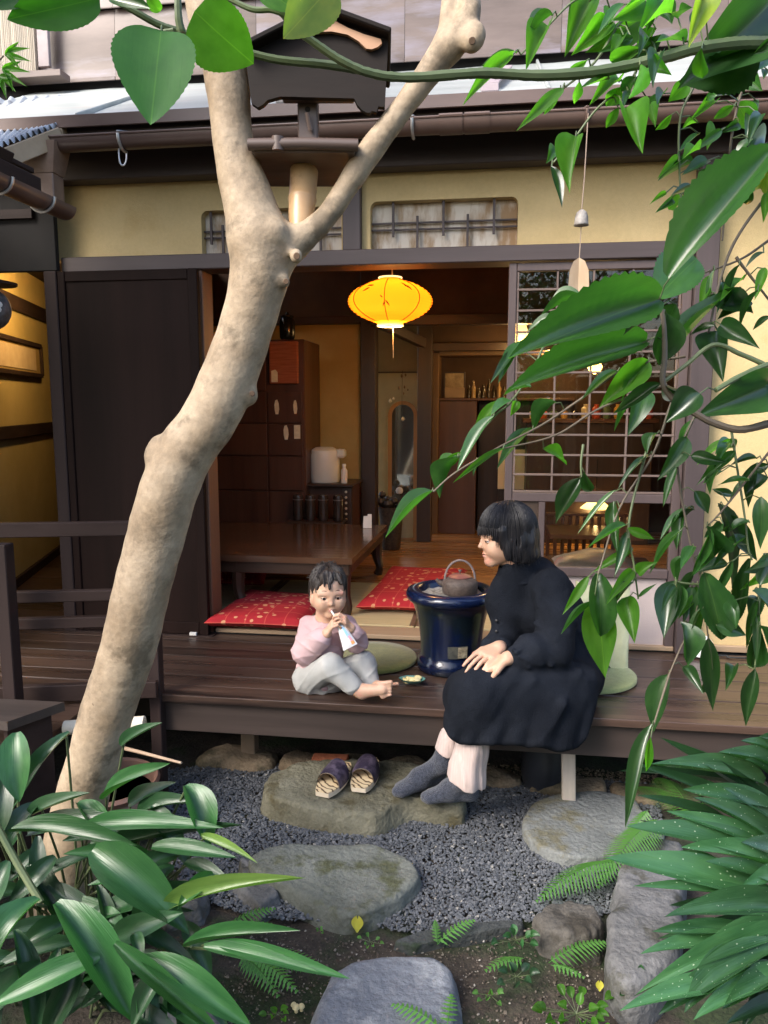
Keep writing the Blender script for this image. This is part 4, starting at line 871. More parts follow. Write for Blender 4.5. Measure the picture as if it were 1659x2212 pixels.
tag(m.build('folded_blanket', M('silver_pink_cloth', (0.22, 0.20, 0.17), (0.42, 0.30, 0.27), rough=0.35, scale=5, stretch=(1, 3, 1), c3=(0.5, 0.16, 0.14), c3t=0.6, c3scale=4), smooth=True, angle=None), 'silvery folded blanket with pink fold on the table inside', 'blanket')
# bottles and jars glimpsed through the lattice
yj = 6.0; zj = Z(905, yj, 1290); cn = thing('back_counter', 'dark counter with jars and bowls seen through the lattice', 'counter', (X(1290, yj), yj + 0.15, FZ))
MB().box(X(1130, yj), X(1425, yj), yj, yj + 0.3, zj - 0.03, zj, 0.003).build('counter_top', REDW, cn); MB().box(X(1140, yj), X(1415, yj), yj + 0.03, yj + 0.28, FZ, zj - 0.031, 0.003).build('carcass', IW, cn)
random.seed(21)
JM = [M('cream_jar', (0.6, 0.45, 0.25), rough=0.3), M('red_jar', (0.42, 0.07, 0.03), rough=0.3), M('green_jar', (0.12, 0.16, 0.07), rough=0.3), M('amber_jar', (0.5, 0.26, 0.06), rough=0.2), BOT]
JL = ['cream', 'red', 'green', 'amber', 'dark brown']; ADJ = [['short round', 'slim'], ['squat', 'tall']]
for i in range(12):
    px = 1150 + i * 23; k = i % 5; h = (0.07, 0.11, 0.17)[i // 5] ; r = 0.022 + 0.016 * random.random(); c = (X(px, yj + 0.1), yj + 0.1, zj + 0.001)
    t = MB().lathe(c, [(r * .8, 0), (r, 0.02), (r, h * .7), (r * .5, h * .85), (r * .55, h), (0, h)], 14).build('jar', JM[k], smooth=True)
    tag(t, ('low ', 'medium ', 'tall ')[i // 5] + JL[k] + ' jar standing on the counter behind the lattice', 'jar')
# ------------------------------------------------------------------ stones
def fastmesh(name, V, T, mat, parent=None, origin=(0, 0, 0), smooth=False):
    me = bpy.data.meshes.new(name); V = np.asarray(V, np.float32) - np.asarray(origin, np.float32); T = np.asarray(T, np.int32); k = T.shape[1]
    me.vertices.add(len(V)); me.vertices.foreach_set('co', V.ravel()); me.loops.add(T.size); me.loops.foreach_set('vertex_index', T.ravel())
    me.polygons.add(len(T)); me.polygons.foreach_set('loop_start', np.arange(0, T.size, k, dtype=np.int32))
    me.polygons.foreach_set('use_smooth', np.full(len(T), smooth)); me.update(calc_edges=True); me.validate(); me.materials.append(mat)
    o = bpy.data.objects.new(name, me); COL.objects.link(o)
    if parent is not None: o.parent = parent
    else: o.location = tuple(origin)
    WO[o.name] = np.asarray(origin, float); return o
def stone(name, label, cat, outline, zt, mat, seed, rnd=0.03, flare=0.02, amp=0.008, depth=None, tilt=(0, 0)):
    pts = np.array([P(a, b, z=zt)[:2] for a, b in outline]); c = pts.mean(0); n = 120
    q = catmull(np.vstack([pts[-2:], pts, pts[:2]])[:, :2], 10) if False else None
    cl = np.vstack([pts, pts[:1]]); s = np.r_[0, np.cumsum(np.linalg.norm(np.diff(cl, axis=0), axis=1))]
    t = np.linspace(0, s[-1], n, endpoint=False); o = np.c_[np.interp(t, s, cl[:, 0]), np.interp(t, s, cl[:, 1])]
    for _ in range(3): o = 0.5 * o + 0.25 * (np.roll(o, 1, 0) + np.roll(o, -1, 0))
    d = o - c; L = np.linalg.norm(d, axis=1)[:, None]; V = []; rings = []
    for f_ in np.linspace(0.06, 1, 16): rings.append((o - d * (1 - f_) - d / L * rnd * f_, np.full(n, zt)))
    for a in np.linspace(0.25, 1, 5) * math.pi / 2: rings.append((o - d / L * rnd * (1 - math.sin(a)), np.full(n, zt - rnd * 0.8 * (1 - math.cos(a)))))
    for f_ in np.linspace(0.15, 1, 8): rings.append((o + d / L * flare * math.sin(f_ * math.pi * 0.7), np.full(n, (zt - rnd * 0.8) * (1 - f_) - 0.05 * f_)))
    V = np.vstack([np.c_[r, z] for r, z in rings]); V = np.vstack([[[c[0], c[1], zt]], V])
    nn_ = vnoise(V, seed, 7) * amp * 1.6 + vnoise(V, seed + 1, 25) * amp * 0.7 + vnoise(V, seed + 2, 70) * amp * 0.3
    V[:, 2] += nn_ * 0.6 + (V[:, :2] - c) @ np.array(tilt); V[:, :2] += (nn_ * 0.8)[:, None] * np.vstack([[0, 0], np.tile(d / L, (len(rings), 1))])
    T = [(0, 1 + i, 1 + (i + 1) % n) for i in range(n)]; m = MB(); F = list(T)
    for r in range(len(rings) - 1):
        for i in range(n): F.append((1 + r * n + i, 1 + (r + 1) * n + i, 1 + (r + 1) * n + (i + 1) % n, 1 + r * n + (i + 1) % n))
    m.add(V, F); return tag(m.build(name, mat, smooth=True, angle=None), label, cat, 'stones set in the garden floor')
def stmat(nm, c1, c2, c3, **k): return M(nm, c1, c2, rough=0.9, scale=5, detail=12, bump=1.0, bscale=50, c3=c3, c3t=0.57, c3scale=7, fine=0.2, fscale=110, **k)
ST1 = stmat('tan_green_stone', (0.12, 0.112, 0.074), (0.215, 0.205, 0.15), (0.085, 0.072, 0.036))
ST2 = stmat('mossy_grey_stone', (0.088, 0.094, 0.078), (0.165, 0.175, 0.155), (0.07, 0.075, 0.038))
ST3 = stmat('flat_blue_grey_stone', (0.12, 0.128, 0.125), (0.19, 0.20, 0.195), (0.14, 0.13, 0.085))
ST4 = stmat('lilac_grey_stone', (0.085, 0.085, 0.085), (0.165, 0.165, 0.17), (0.06, 0.058, 0.046))
ST6 = stmat('blue_grey_slab', (0.11, 0.122, 0.15), (0.17, 0.185, 0.215), (0.23, 0.245, 0.27))
stone('stepping_stone', 'large tan shoe-removing stone under the slippers and socks', 'stone', [(578, 1668), (640, 1650), (760, 1637), (870, 1640), (960, 1656), (1000, 1700), (1004, 1738), (940, 1732), (875, 1722), (815, 1758), (720, 1750), (640, 1738), (570, 1716)], 0.092, ST1, 1, rnd=0.022, flare=0.012, amp=0.008)
stone('stepping_stone', 'pointed mossy grey stepping stone in the gravel', 'stone', [(535, 1852), (570, 1829), (650, 1821), (800, 1819), (878, 1846), (908, 1880), (902, 1900), (868, 1930), (800, 1966), (745, 1978), (690, 1955), (600, 1905), (545, 1878)], 0.055, ST2, 4, rnd=0.02, flare=0.008, amp=0.006)
stone('stepping_stone', 'flat round blue-grey stepping stone beside the green spotted leaves', 'stone', [(1130, 1770), (1150, 1732), (1210, 1713), (1300, 1708), (1370, 1722), (1394, 1760), (1382, 1808), (1340, 1838), (1280, 1852), (1220, 1848), (1160, 1824), (1134, 1798)], 0.042, ST3, 9, rnd=0.014, flare=0.006, amp=0.003)
stone('edging_rock', 'long lilac-grey rock under the spotted leaves', 'rock', [(1350, 1800), (1420, 1790), (1478, 1805), (1490, 1870), (1480, 1960), (1465, 2060), (1420, 2110), (1360, 2118), (1312, 2075), (1318, 1990), (1332, 1890)], 0.10, ST4, 14, rnd=0.045, flare=0.01, amp=0.013)
stone('edging_rock', 'squat brown-grey rock at the edge of the gravel', 'rock', [(1150, 1968), (1178, 1946), (1240, 1940), (1288, 1950), (1304, 1985), (1290, 2012), (1230, 2018), (1170, 2004)], 0.075, stmat('brown_grey_rock', (0.055, 0.05, 0.043), (0.11, 0.10, 0.088), (0.035, 0.03, 0.023)), 19, rnd=0.03, flare=0.015, amp=0.010)
stone('stepping_stone', 'smooth blue-grey slab nearest the viewer', 'stone', [(672, 2212), (688, 2150), (715, 2090), (762, 2064), (850, 2056), (935, 2062), (972, 2085), (982, 2140), (986, 2230), (985, 2330), (690, 2330)], 0.06, ST6, 23, rnd=0.03, amp=0.004)
stone('edging_stone', 'low dark slate strip between gravel and soil', 'stone', [(850, 2030), (900, 2012), (980, 1996), (1060, 1990), (1130, 1985), (1132, 1998), (1050, 2012), (960, 2024), (890, 2044)], 0.018, stmat('dark_slate', (0.025, 0.028, 0.028), (0.055, 0.06, 0.06), (0.02, 0.035, 0.014)), 29, rnd=0.012, flare=0.005, amp=0.004)
for k, (lb, o, z) in enumerate((('grey rock hidden among the broad leaves', [(345, 1900), (400, 1890), (440, 1910), (430, 1950), (360, 1965)], 0.06), ('dark rock behind the trunk foot', [(520, 1850), (560, 1870), (600, 1930), (560, 1960), (515, 1910)], 0.03), ('flat grey rock at the lower edge below the broad leaves', [(330, 2190), (400, 2160), (470, 2170), (480, 2240), (350, 2250)], 0.04))):
    stone('edging_rock', lb, 'rock', o, z, ST4, 31 + k, rnd=0.02, amp=0.008)
# ------------------------------------------------------------------ gravel and grit
def inside(px, poly):
    x, y = px[:, 0], px[:, 1]; r = np.zeros(len(px), bool); n = len(poly)
    for i in range(n):
        x1, y1 = poly[i]; x2, y2 = poly[(i + 1) % n]
        c = ((y1 > y) != (y2 > y)) & (x < (x2 - x1) * (y - y1) / (y2 - y1 + 1e-12) + x1); r ^= c
    return r
ico_v = []; tq = (1 + 5 ** .5) / 2
for a in (-1, 1):
    for b in (-tq, tq): ico_v += [(a, b, 0), (0, a, b), (b, 0, a)]
bm = bmesh.new(); bmesh.ops.create_icosphere(bm, subdivisions=1, radius=1.0); bm.verts.ensure_lookup_table()
ICV = np.array([v.co[:] for v in bm.verts]); ICF = np.array([[v.index for v in f.verts] for f in bm.faces]); bm.free()
def scatter_pebbles(name, poly_px, n, smin, smax, mat, seed, zoff=0.0, flat=0.6, avoid=()):
    r = np.random.RandomState(seed); pw = np.array([P(a, b, z=0)[:2] for a, b in poly_px])
    lo, hi = pw.min(0), pw.max(0); p = lo + (hi - lo) * r.rand(n * 3, 2); p = p[inside(p, pw)][:n]; n = len(p)
    s = smin + (smax - smin) * r.rand(n) ** 1.5
    var = np.stack([ICV * (1 + 0.28 * r.randn(len(ICV), 1)).clip(0.55, 1.5) for _ in range(24)])
    V = var[r.randint(0, 24, n)] * (s[:, None, None] * np.stack([np.ones(n), 0.6 + 0.4 * r.rand(n), flat * (0.6 + 0.5 * r.rand(n))], 1)[:, None, :])
    e = r.uniform(0, 6.283, n); tl = r.normal(0, 0.45, n); ca, sa, ct, st_ = np.cos(e), np.sin(e), np.cos(tl), np.sin(tl)
    x, y, z = V[..., 0], V[..., 1], V[..., 2]; y, z = y * ct[:, None] - z * st_[:, None], y * st_[:, None] + z * ct[:, None]
    x, y = x * ca[:, None] - y * sa[:, None], x * sa[:, None] + y * ca[:, None]
    zc = zoff + s * 0.2 + 0.008 * r.rand(n) + 0.006 * vnoise(np.c_[p, np.zeros(n)], 4, 5)
    W = np.stack([x + p[:, 0, None], y + p[:, 1, None], z + zc[:, None]], 2).reshape(-1, 3)
    T = (ICF[None] + (np.arange(n) * len(ICV))[:, None, None]).reshape(-1, 3)
    return stuff(fastmesh(name, W, T, mat, origin=(p[:, 0].mean(), p[:, 1].mean(), 0)))
def island_mat(nm, ramp, rough=0.8):
    m, n, l = mk(nm); b = n['Principled BSDF']; b.inputs['Roughness'].default_value = rough
    ge = n.new('ShaderNodeNewGeometry'); rp = n.new('ShaderNodeValToRGB'); l.new(ge.outputs['Random Per Island'], rp.inputs[0]); el = rp.color_ramp.elements
    el[0].position, el[1].position = ramp[0][0], ramp[-1][0]; el[0].color = (*ramp[0][1], 1); el[1].color = (*ramp[-1][1], 1)
    for t, c in ramp[1:-1]: e = el.new(t); e.color = (*c, 1)
    tc = n.new('ShaderNodeTexCoord'); no = n.new('ShaderNodeTexNoise'); no.inputs['Scale'].default_value = 160; l.new(tc.outputs['Object'], no.inputs[0])
    mr = n.new('ShaderNodeMapRange'); mr.inputs[3].default_value = 0.75; mr.inputs[4].default_value = 1.25; l.new(no.outputs['Fac'], mr.inputs[0])
    hs = n.new('ShaderNodeHueSaturation'); l.new(rp.outputs[0], hs.inputs['Color']); l.new(mr.outputs[0], hs.inputs['Value']); l.new(hs.outputs[0], b.inputs['Base Color']); return m
GRAV = island_mat('blue_grey_gravel', [(0, (0.065, 0.070, 0.079)), (0.4, (0.088, 0.095, 0.107)), (0.85, (0.118, 0.125, 0.140)), (0.975, (0.145, 0.15, 0.162)), (1, (0.30, 0.285, 0.26))])
gp = [(325, 1668), (560, 1655), (760, 1645), (1130, 1690), (1300, 1690), (1420, 1700), (1440, 1860), (1325, 1975), (1160, 1992), (1010, 2003), (895, 2020), (790, 1998), (600, 1990), (500, 1970), (400, 1930), (330, 1780)]
scatter_pebbles('gravel', gp, 38000, 0.004, 0.0075, GRAV, 2, zoff=0.002)
o = scatter_pebbles('soil_grit', [(480, 1980), (900, 2040), (1150, 2000), (1330, 2000), (1400, 2230), (900, 2300), (480, 2300)], 2600, 0.0015, 0.005, island_mat('grit', [(0, (0.04, 0.03, 0.022)), (0.6, (0.11, 0.085, 0.065)), (0.93, (0.22, 0.19, 0.16)), (1, (0.45, 0.42, 0.37))]), 6, zoff=-0.008)
o = scatter_pebbles('dark_soil_crumbs', [(1000, 1690), (1240, 1690), (1500, 1720), (1659, 1750), (1659, 1690), (1240, 1660), (1000, 1650)], 2200, 0.003, 0.008, island_mat('crumbs', [(0, (0.05, 0.035, 0.022)), (0.7, (0.16, 0.12, 0.075)), (1, (0.30, 0.24, 0.16))]), 8, zoff=-0.004)
# ------------------------------------------------------------------ things on the ground
br = P(712, 1622, y=2.90); bk_ = MB().obox(br * (1, 1, 0) + (0, 0, 0.075), ((1, 0.05, 0), (-0.05, 1, 0), (0, 0, 1)), (0.073, 0.045, 0.018), 0.004)
tag(bk_.build('red_brick', M('terracotta_brick', (0.36, 0.10, 0.045), (0.46, 0.15, 0.07), rough=0.9, scale=20, bump=0.5, bscale=80)), 'orange-red brick lying under the veranda edge', 'brick')
tag(MB().obox(br * (1, 1, 0) + (0, 0.0, 0.028), ((1, 0, 0), (0, 1, 0), (0, 0, 1)), (0.10, 0.055, 0.0285), 0.006).build('base_stone', FST), 'flat tan base stone under the red brick', 'stone')
jp = P(1170, 1690, y=2.96); jp[2] = 0.0
jr = thing('black_jar', 'black ribbed jar tucked under the veranda behind the seated woman', 'jar', jp)
JB = M('black_ribbed_glaze', (0.016, 0.018, 0.024), (0.03, 0.033, 0.042), rough=0.45)
pf = [(0.05, 0.0), (0.07, 0.01)]
for i in range(12): pf += [(0.085 - 0.0003 * (i - 6) ** 2 + (0.003 if j == 1 else 0), 0.02 + 0.018 * i + 0.009 * j) for j in (0, 1)]
MB().lathe(jp, pf + [(0.06, 0.245), (0.05, 0.25)], 28).build('body', JB, jr, smooth=True, angle=None)
MB().lathe(jp + (0, 0, 0.251), [(0.055, 0), (0.056, 0.008), (0.01, 0.02), (0, 0.02)], 20).build('lid', JB, jr, smooth=True)
# brown glazed water bowl with cream roll and ladle
pb = P(232, 1680, d=2.70); pb[2] = 0
pot = thing('water_bowl', 'brown glazed ceramic bowl on the ground behind the trunk', 'bowl', pb)
PG = M('brown_glaze', (0.14, 0.075, 0.052), (0.24, 0.135, 0.10), rough=0.28, scale=5, bump=0.1)
MB().lathe(pb, [(0.11, 0), (0.135, 0.03), (0.155, 0.11), (0.164, 0.165), (0.158, 0.172), (0.158, 0.18), (0.172, 0.188), (0.178, 0.203), (0.170, 0.215), (0.158, 0.21), (0.145, 0.14), (0.09, 0.05), (0, 0.04)], 40).build('body', PG, pot, smooth=True, angle=50)
MB().lathe(pb, [(0, 0.165), (0.150, 0.165)], 30).build('water', M('dark_water', (0.02, 0.02, 0.018), rough=0.05), pot)
ca_, cb_ = P(140, 1572, d=2.62), P(312, 1562, d=2.62)
rl = thing('cream_roll', 'cream rolled bamboo mat lying behind the trunk', 'roll', (ca_ + cb_) / 2 - (0, 0, 0.02))
CRM = M('cream_cloth', (0.66, 0.60, 0.48), (0.76, 0.70, 0.58), rough=0.8, scale=12)
MB().tube([ca_, (ca_ + cb_) / 2, cb_], 0.024, 16).build('roll_body', CRM, rl, smooth=True)
sp = []
for t in np.linspace(0, 4 * math.pi, 40):
    r = 0.006 + 0.016 * t / (4 * math.pi); u = nz(cb_ - ca_); sd_ = nz(np.cross(u, (0, 0, 1))); sp.append(cb_ + u * 0.001 + r * (math.cos(t) * sd_ + math.sin(t) * np.array([0, 0, 1])))
MB().tube(sp, 0.0014, 4).build('spiral_edge', M('tan_edge', (0.4, 0.33, 0.22)), rl)
tag(MB().tube([P(225, 1606, d=2.70), P(300, 1624, d=2.60), P(392, 1648, d=2.50)], [0.008, 0.006, 0.004], 8).build('bamboo_ladle_handle', M('old_bamboo', (0.36, 0.25, 0.17), (0.46, 0.34, 0.24)), smooth=True), 'thin bamboo stick resting on the brown bowl rim', 'stick')
# slippers
def zebra():
    m, n, l = mk('zebra_insole'); b = n['Principled BSDF']; b.inputs['Roughness'].default_value = 0.5; tc = n.new('ShaderNodeTexCoord'); wv = n.new('ShaderNodeTexWave'); wv.wave_type = 'BANDS'; wv.bands_direction = 'DIAGONAL'
    wv.inputs['Scale'].default_value = 19; wv.inputs['Distortion'].default_value = 7; wv.inputs['Detail'].default_value = 1.5; wv.inputs['Detail Scale'].default_value = 1.2; l.new(tc.outputs['Object'], wv.inputs[0])
    rp = n.new('ShaderNodeValToRGB'); e = rp.color_ramp.elements; e[0].position = 0.10; e[1].position = 0.24; e[0].color = (0.09, 0.045, 0.02, 1); e[1].color = (0.62, 0.47, 0.28, 1); q = e.new(0.6); q.color = (0.74, 0.60, 0.38, 1)
    l.new(wv.outputs['Fac'], rp.inputs[0]); l.new(rp.outputs[0], b.inputs['Base Color']); return m
ZEB = zebra(); UPP = M('purple_lace_fabric', (0.035, 0.026, 0.048), (0.11, 0.085, 0.125), rough=0.55, scale=26, detail=3, lo=0.48, hi=0.62, bump=0.3); SOLE = M('cream_sole_edge', (0.66, 0.56, 0.42), (0.74, 0.64, 0.50), rough=0.6); LIN = M('tan_lining', (0.42, 0.33, 0.24), (0.5, 0.4, 0.3))
ZS = 0.098
def slipper(label, toe, heel, flip):
    a, b = P(*toe, z=ZS), P(*heel, z=ZS); u = nz((b - a) * (1, 1, 0)); v = np.array([-u[1], u[0], 0]) * flip; L = 0.235
    t = thing('slipper', label, 'slipper', a * (1, 1, 0) + (0, 0, ZS), 'pair of slippers on the stone')
    def wd(s): return (0.049 * math.sin(math.pi * min(1, max(0, s * 0.93 + 0.055))) ** 0.42) * (1.10 - 0.30 * s)
    ol = [(s, wd(s)) for s in np.linspace(0, 1, 22)] + [(s, -wd(s)) for s in np.linspace(1, 0, 22)]
    pt = lambda s, w_, z: a * (1, 1, 0) + u * (s * L) + v * w_ + (0, 0, ZS + z + 0.006 * s)
    MB().prism([pt(s, w_, 0.001) for s, w_ in ol], (0, 0, 0.016)).build('sole', SOLE, t)
    MB().prism([pt(s, w_ * 0.97, 0.0175) for s, w_ in ol], (0, 0, 0.005)).build('insole', ZEB, t)
    m = MB(); N1, N2 = 12, 14
    def arch(p, q, inn=0.0):
        s = 0.22 + 0.36 * p; an = math.pi * q; w_ = wd(s) * 1.05 - inn; h = 0.058 + 0.010 * p - inn
        s2 = s - 0.04 * math.sin(an) * (1 - p) * 0.3 + 0.05 * math.sin(an) * p
        return pt(s2, w_ * math.cos(an), 0.012 + h * math.sin(an) ** 0.8)
    m.grid(lambda p, q: arch(p, q), N1, N2); m.build('upper', UPP, t, smooth=True, angle=None)
    m = MB(); m.grid(lambda p, q: arch(p, q, 0.003), N1, N2); m.build('lining', LIN, t, smooth=True, angle=None)
slipper('purple-topped zebra slipper nearer the trunk', (696, 1722), (762, 1650), 1)
slipper('purple-topped zebra slipper nearer the grey-socked feet', (775, 1712), (815, 1636), 1)
# petals and fallen leaves
PET = M('magenta_petal', (0.60, 0.02, 0.16), (0.72, 0.05, 0.25), rough=0.5, trl=0.3); YEL = M('yellow_leaf', (0.48, 0.48, 0.05), (0.6, 0.55, 0.08), rough=0.5, trl=0.3)
for nm, lb, px, py, s, m_, z in (('fallen_petal', 'magenta petal on the gravel beside the broad leaves', 453, 1764, 0.016, PET, 0.022), ('fallen_petal', 'magenta petal on the soil near the squat rock', 1277, 2062, 0.013, PET, 0.006), ('fallen_leaf', 'bright yellow-green fallen leaf beside the blue-grey slab', 772, 2012, 0.022, YEL, 0.01), ('fallen_leaf', 'yellow fallen leaf on the soil near the round-leaved sprigs', 1295, 2140, 0.013, YEL, 0.006)):
    c = P(px, py, z=z); m = MB(); m.grid(lambda u, v: (c[0] + s * 1.6 * (u - .5) * math.sin(math.pi * (0.08 + 0.9 * v)) ** 0.7, c[1] + s * 0.5 * (v - .5), c[2] + s * 1.6 * v + s * 0.5 * (u - .5) ** 2 * 4), 6, 8)
    tag(m.build(nm, m_, smooth=True, angle=None), lb, 'petal' if 'petal' in nm else 'leaf')
c = P(640, 2186, z=0.0); m = MB()
for dx, dy, s in ((0, 0, .010), (.012, .006, .009), (-.009, .010, .008)): m.lathe(c + (dx, dy, 0.0), [(s * .5, 0), (s * .45, s), (s, s * 1.2), (s * .7, s * 1.8), (0, s * 2)], 10)
tag(m.build('pale_fungus', M('pale_yellow', (0.6, 0.5, 0.25), (0.7, 0.6, 0.35)), smooth=True), 'small pale yellow fungus clump on the dark soil', 'fungus')
# ------------------------------------------------------------------ things on the veranda
GRN = M('olive_green_felt', (0.125, 0.130, 0.028), (0.18, 0.185, 0.045), rough=0.95, scale=40, sheen=0.3, bump=0.3, bscale=300)
GRN2 = M('pale_green_felt', (0.21, 0.245, 0.09), (0.27, 0.31, 0.125), rough=0.95, scale=40, sheen=0.3, bump=0.3, bscale=300)
def disc(label, c, r, m_, sq=1.0):
    n = 2.5; pf = [(r * 0.97, 0.001), (r, 0.006), (r, 0.016), (r * 0.97, 0.022), (r * 0.7, 0.024), (0, 0.024)]
    tag(MB().lathe(c, pf, 48, sy=sq).build('round_cushion', m_, smooth=True, angle=50), label, 'cushion', 'round green cushions on the veranda')
c1 = P(795, 1428, z=ZV); c1[2] = ZV; disc('olive round cushion between the child and the blue brazier', c1 + (0.01, 0.02, 0), 0.20, GRN)
c2 = P(1262, 1462, z=ZV); c2[2] = ZV; disc('pale green round cushion behind the seated woman', c2, 0.205, GRN2)
# brazier
hb = P(972, 1452, z=ZV); hb = np.array([hb[0], hb[1] + 0.06, ZV])
bz = thing('blue_brazier', 'navy glazed round brazier with flared rim holding the iron kettle', 'brazier', hb)
NAVY = M('navy_glaze', (0.003, 0.007, 0.026), (0.006, 0.014, 0.055), rough=0.2, scale=3, coat=0.35, c3=(0.008, 0.014, 0.02), c3t=0.55, c3scale=5)
S_ = 1.0
MB().lathe(hb, [(0.134, 0.001), (0.140, 0.006), (0.141, 0.03), (0.136, 0.050), (0.128, 0.058), (0.126, 0.075), (0.129, 0.13), (0.137, 0.19), (0.150, 0.25), (0.163, 0.285), (0.178, 0.297), (0.188, 0.308), (0.190, 0.322), (0.184, 0.336), (0.165, 0.343), (0.140, 0.342), (0.132, 0.335), (0.130, 0.30), (0.12, 0.29), (0, 0.29)], 56).build('body', NAVY, bz, smooth=True, angle=None)
m = MB(); m.grid(lambda u, v: (hb[0] + 0.128 * u * math.cos(v * 6.2832), hb[1] + 0.128 * u * math.sin(v * 6.2832), ZV + 0.318 + 0.006 * vnoise([[u * math.cos(v * 6.2832), u * math.sin(v * 6.2832), 0]], 3, 9)[0]), 10, 30)
m.build('ash_bed', M('grey_ash', (0.16, 0.15, 0.13), (0.36, 0.34, 0.31), rough=1, scale=50, bump=0.8), bz, smooth=True, angle=None)
vd = nz((Cv - hb) * (1, 1, 0)); va = math.atan2(vd[1], vd[0])
def hbpt(da, z, r): return hb + (r * math.cos(va + da), r * math.sin(va + da), z)
m = MB(); m.grid(lambda u, v: hbpt(-0.10 + 0.62 * u, 0.080 + 0.052 * v, 0.1285 + 0.0035 * v + 0.0025), 8, 2); m.build('air_window', M('dark_window', (0.03, 0.035, 0.035), (0.10, 0.10, 0.085), scale=30, rough=0.5), bz, smooth=True, angle=None)
m = MB(); m.grid(lambda u, v: hbpt(0.21 + 0.30 * u, 0.083 + 0.046 * v, 0.1285 + 0.0035 * v + 0.0045), 6, 2); m.build('window_slide', M('tan_slide', (0.18, 0.15, 0.10), (0.50, 0.43, 0.30), scale=60, rough=0.6), bz, smooth=True, angle=None)
kb = P(994, 1288, d=(hb - Cv) @ Fv); kb = np.array([kb[0], hb[1] - 0.005, ZV + 0.322])
kt = thing('iron_kettle', 'brown cast iron kettle with arched handle on the blue brazier', 'kettle', kb)
IRON = M('brown_cast_iron', (0.06, 0.042, 0.035), (0.105, 0.078, 0.065), rough=0.6, scale=60, bump=0.4, bscale=140)
MB().lathe(kb, [(0.066, 0), (0.072, 0.006), (0.074, 0.035), (0.0735, 0.050), (0.068, 0.058), (0.05, 0.068), (0.045, 0.07)], 36).build('body', IRON, kt, smooth=True, angle=50)
MB().lathe(kb + (0, 0, 0.0702), [(0.048, 0), (0.048, 0.003), (0.03, 0.011), (0.008, 0.014), (0, 0.0145)], 30).build('lid', M('lid_warm_reflection', (0.17, 0.062, 0.052), (0.23, 0.09, 0.075), rough=0.4), kt, smooth=True)  # warm red reflection on the lid put into its colour
MB().lathe(kb + (0, 0, 0.084), [(0.003, 0), (0.003, 0.006), (0.007, 0.010), (0.006, 0.016), (0, 0.018)], 12).build('lid_knob', IRON, kt, smooth=True)
hdir = np.array([Rv[0], Rv[1], 0])
MB().tube([kb + hdir * (0.062 * math.cos(a)) + (0, 0, 0.058 + 0.082 * math.sin(a)) for a in np.linspace(0, math.pi, 20)], 0.0048, 8).build('handle', M('grey_brown_handle', (0.15, 0.12, 0.115), (0.22, 0.18, 0.17), rough=0.5), kt, smooth=True)
MB().tube([kb + (-0.07, -0.01, 0.04), kb + (-0.086, -0.012, 0.048), kb + (-0.097, -0.013, 0.060)], [0.012, 0.009, 0.007], 10).build('spout', IRON, kt, smooth=True)
# leaf dish
dc = P(889, 1478, z=ZV); ds = thing('small_dish', 'small teal leaf-shaped dish of sliced fruit beside the child', 'dish', dc)
TEAL = M('teal_glaze', (0.10, 0.24, 0.21), (0.17, 0.34, 0.29), rough=0.2, scale=15)
def dsh(u, v, s=1.0, dz=0):
    a = v * 2 * math.pi; rr = 0.048 * u * (1 + 0.10 * math.cos(a) + 0.12 * max(0, math.cos(a - math.pi)) ** 8 + 0.03 * math.sin(7 * a) * u); return dc + (rr * 1.05 * math.cos(a), rr * 0.75 * math.sin(a), 0.002 + dz + 0.020 * u ** 2.2)
m = MB(); m.grid(lambda u, v: dsh(u, v), 8, 36); m.grid(lambda u, v: dsh(u * 0.98, v, 1, 0.003), 8, 36); m.build('bowl', TEAL, ds, smooth=True, angle=None)
random.seed(4); FRU = M('pale_banana', (0.70, 0.58, 0.24), (0.80, 0.70, 0.40), rough=0.5, c3=(0.45, 0.22, 0.06), c3t=0.68, c3scale=60)
fr = thing('sliced_fruit', 'pale yellow fruit slices piled in the teal dish', 'fruit', dc + (0, 0, 0.005))
for i in range(9):
    c = dc + (random.uniform(-0.028, 0.028), random.uniform(-0.014, 0.014), 0.013 + 0.0012 * i); ax = nz((random.uniform(-.6, .6), random.uniform(-.5, .1), 0.8))
    MB().lathe(c, [(0.010, 0), (0.0115, 0.002), (0.0115, 0.005), (0.010, 0.0065)], 12, axis=ax, sx=1.3).build('slice', FRU, fr, smooth=True)
# paper sack behind the woman
sk = thing('paper_sack', 'pale yellow-green standing paper sack behind the seated woman', 'bag', P(1305, 1408, y=3.2) * (1, 1, 0) + (0, 0, ZV + 0.026))
s0, s1 = P(1240, 1300, y=3.2)[0], P(1362, 1300, y=3.2)[0]; sz = P(1300, 1262, y=3.2)[2]
SACK = M('yellow_green_paper', (0.52, 0.52, 0.30), (0.66, 0.66, 0.42), rough=0.7, scale=9, bump=0.6, bscale=18)
m = MB()
def sackf(u, v):
    a = u * 2 * math.pi; e = lambda t: math.copysign(abs(t) ** 0.4, t); x = (s0 + s1) / 2 + (s1 - s0) / 2 * e(math.cos(a)) * (1 - 0.05 * v); y = 3.2 + 0.05 * e(math.sin(a)) * (1.05 - 0.5 * v)
    z = ZV + 0.002 + (sz - ZV) * v * (1 + 0.04 * math.sin(a * 2 + 1) * v); q = 0.006 * vnoise([[x, y, z]], 12, 22)[0]; return (x + q * 0.5, y + q, z)
m.grid(sackf, 60, 26); m.build('sack_body', SACK, sk, smooth=True, angle=None)
m = MB(); cz = (ZV + sz) / 2 + 0.01; pts = [((s0 + s1) / 2 - 0.03 + 0.05 * math.cos(a) * (1 + 0.2 * math.sin(3 * a)), 3.132, cz + 0.06 * math.sin(a) * (1 + 0.2 * math.cos(2 * a))) for a in np.linspace(0, 2 * math.pi, 18, endpoint=False)]
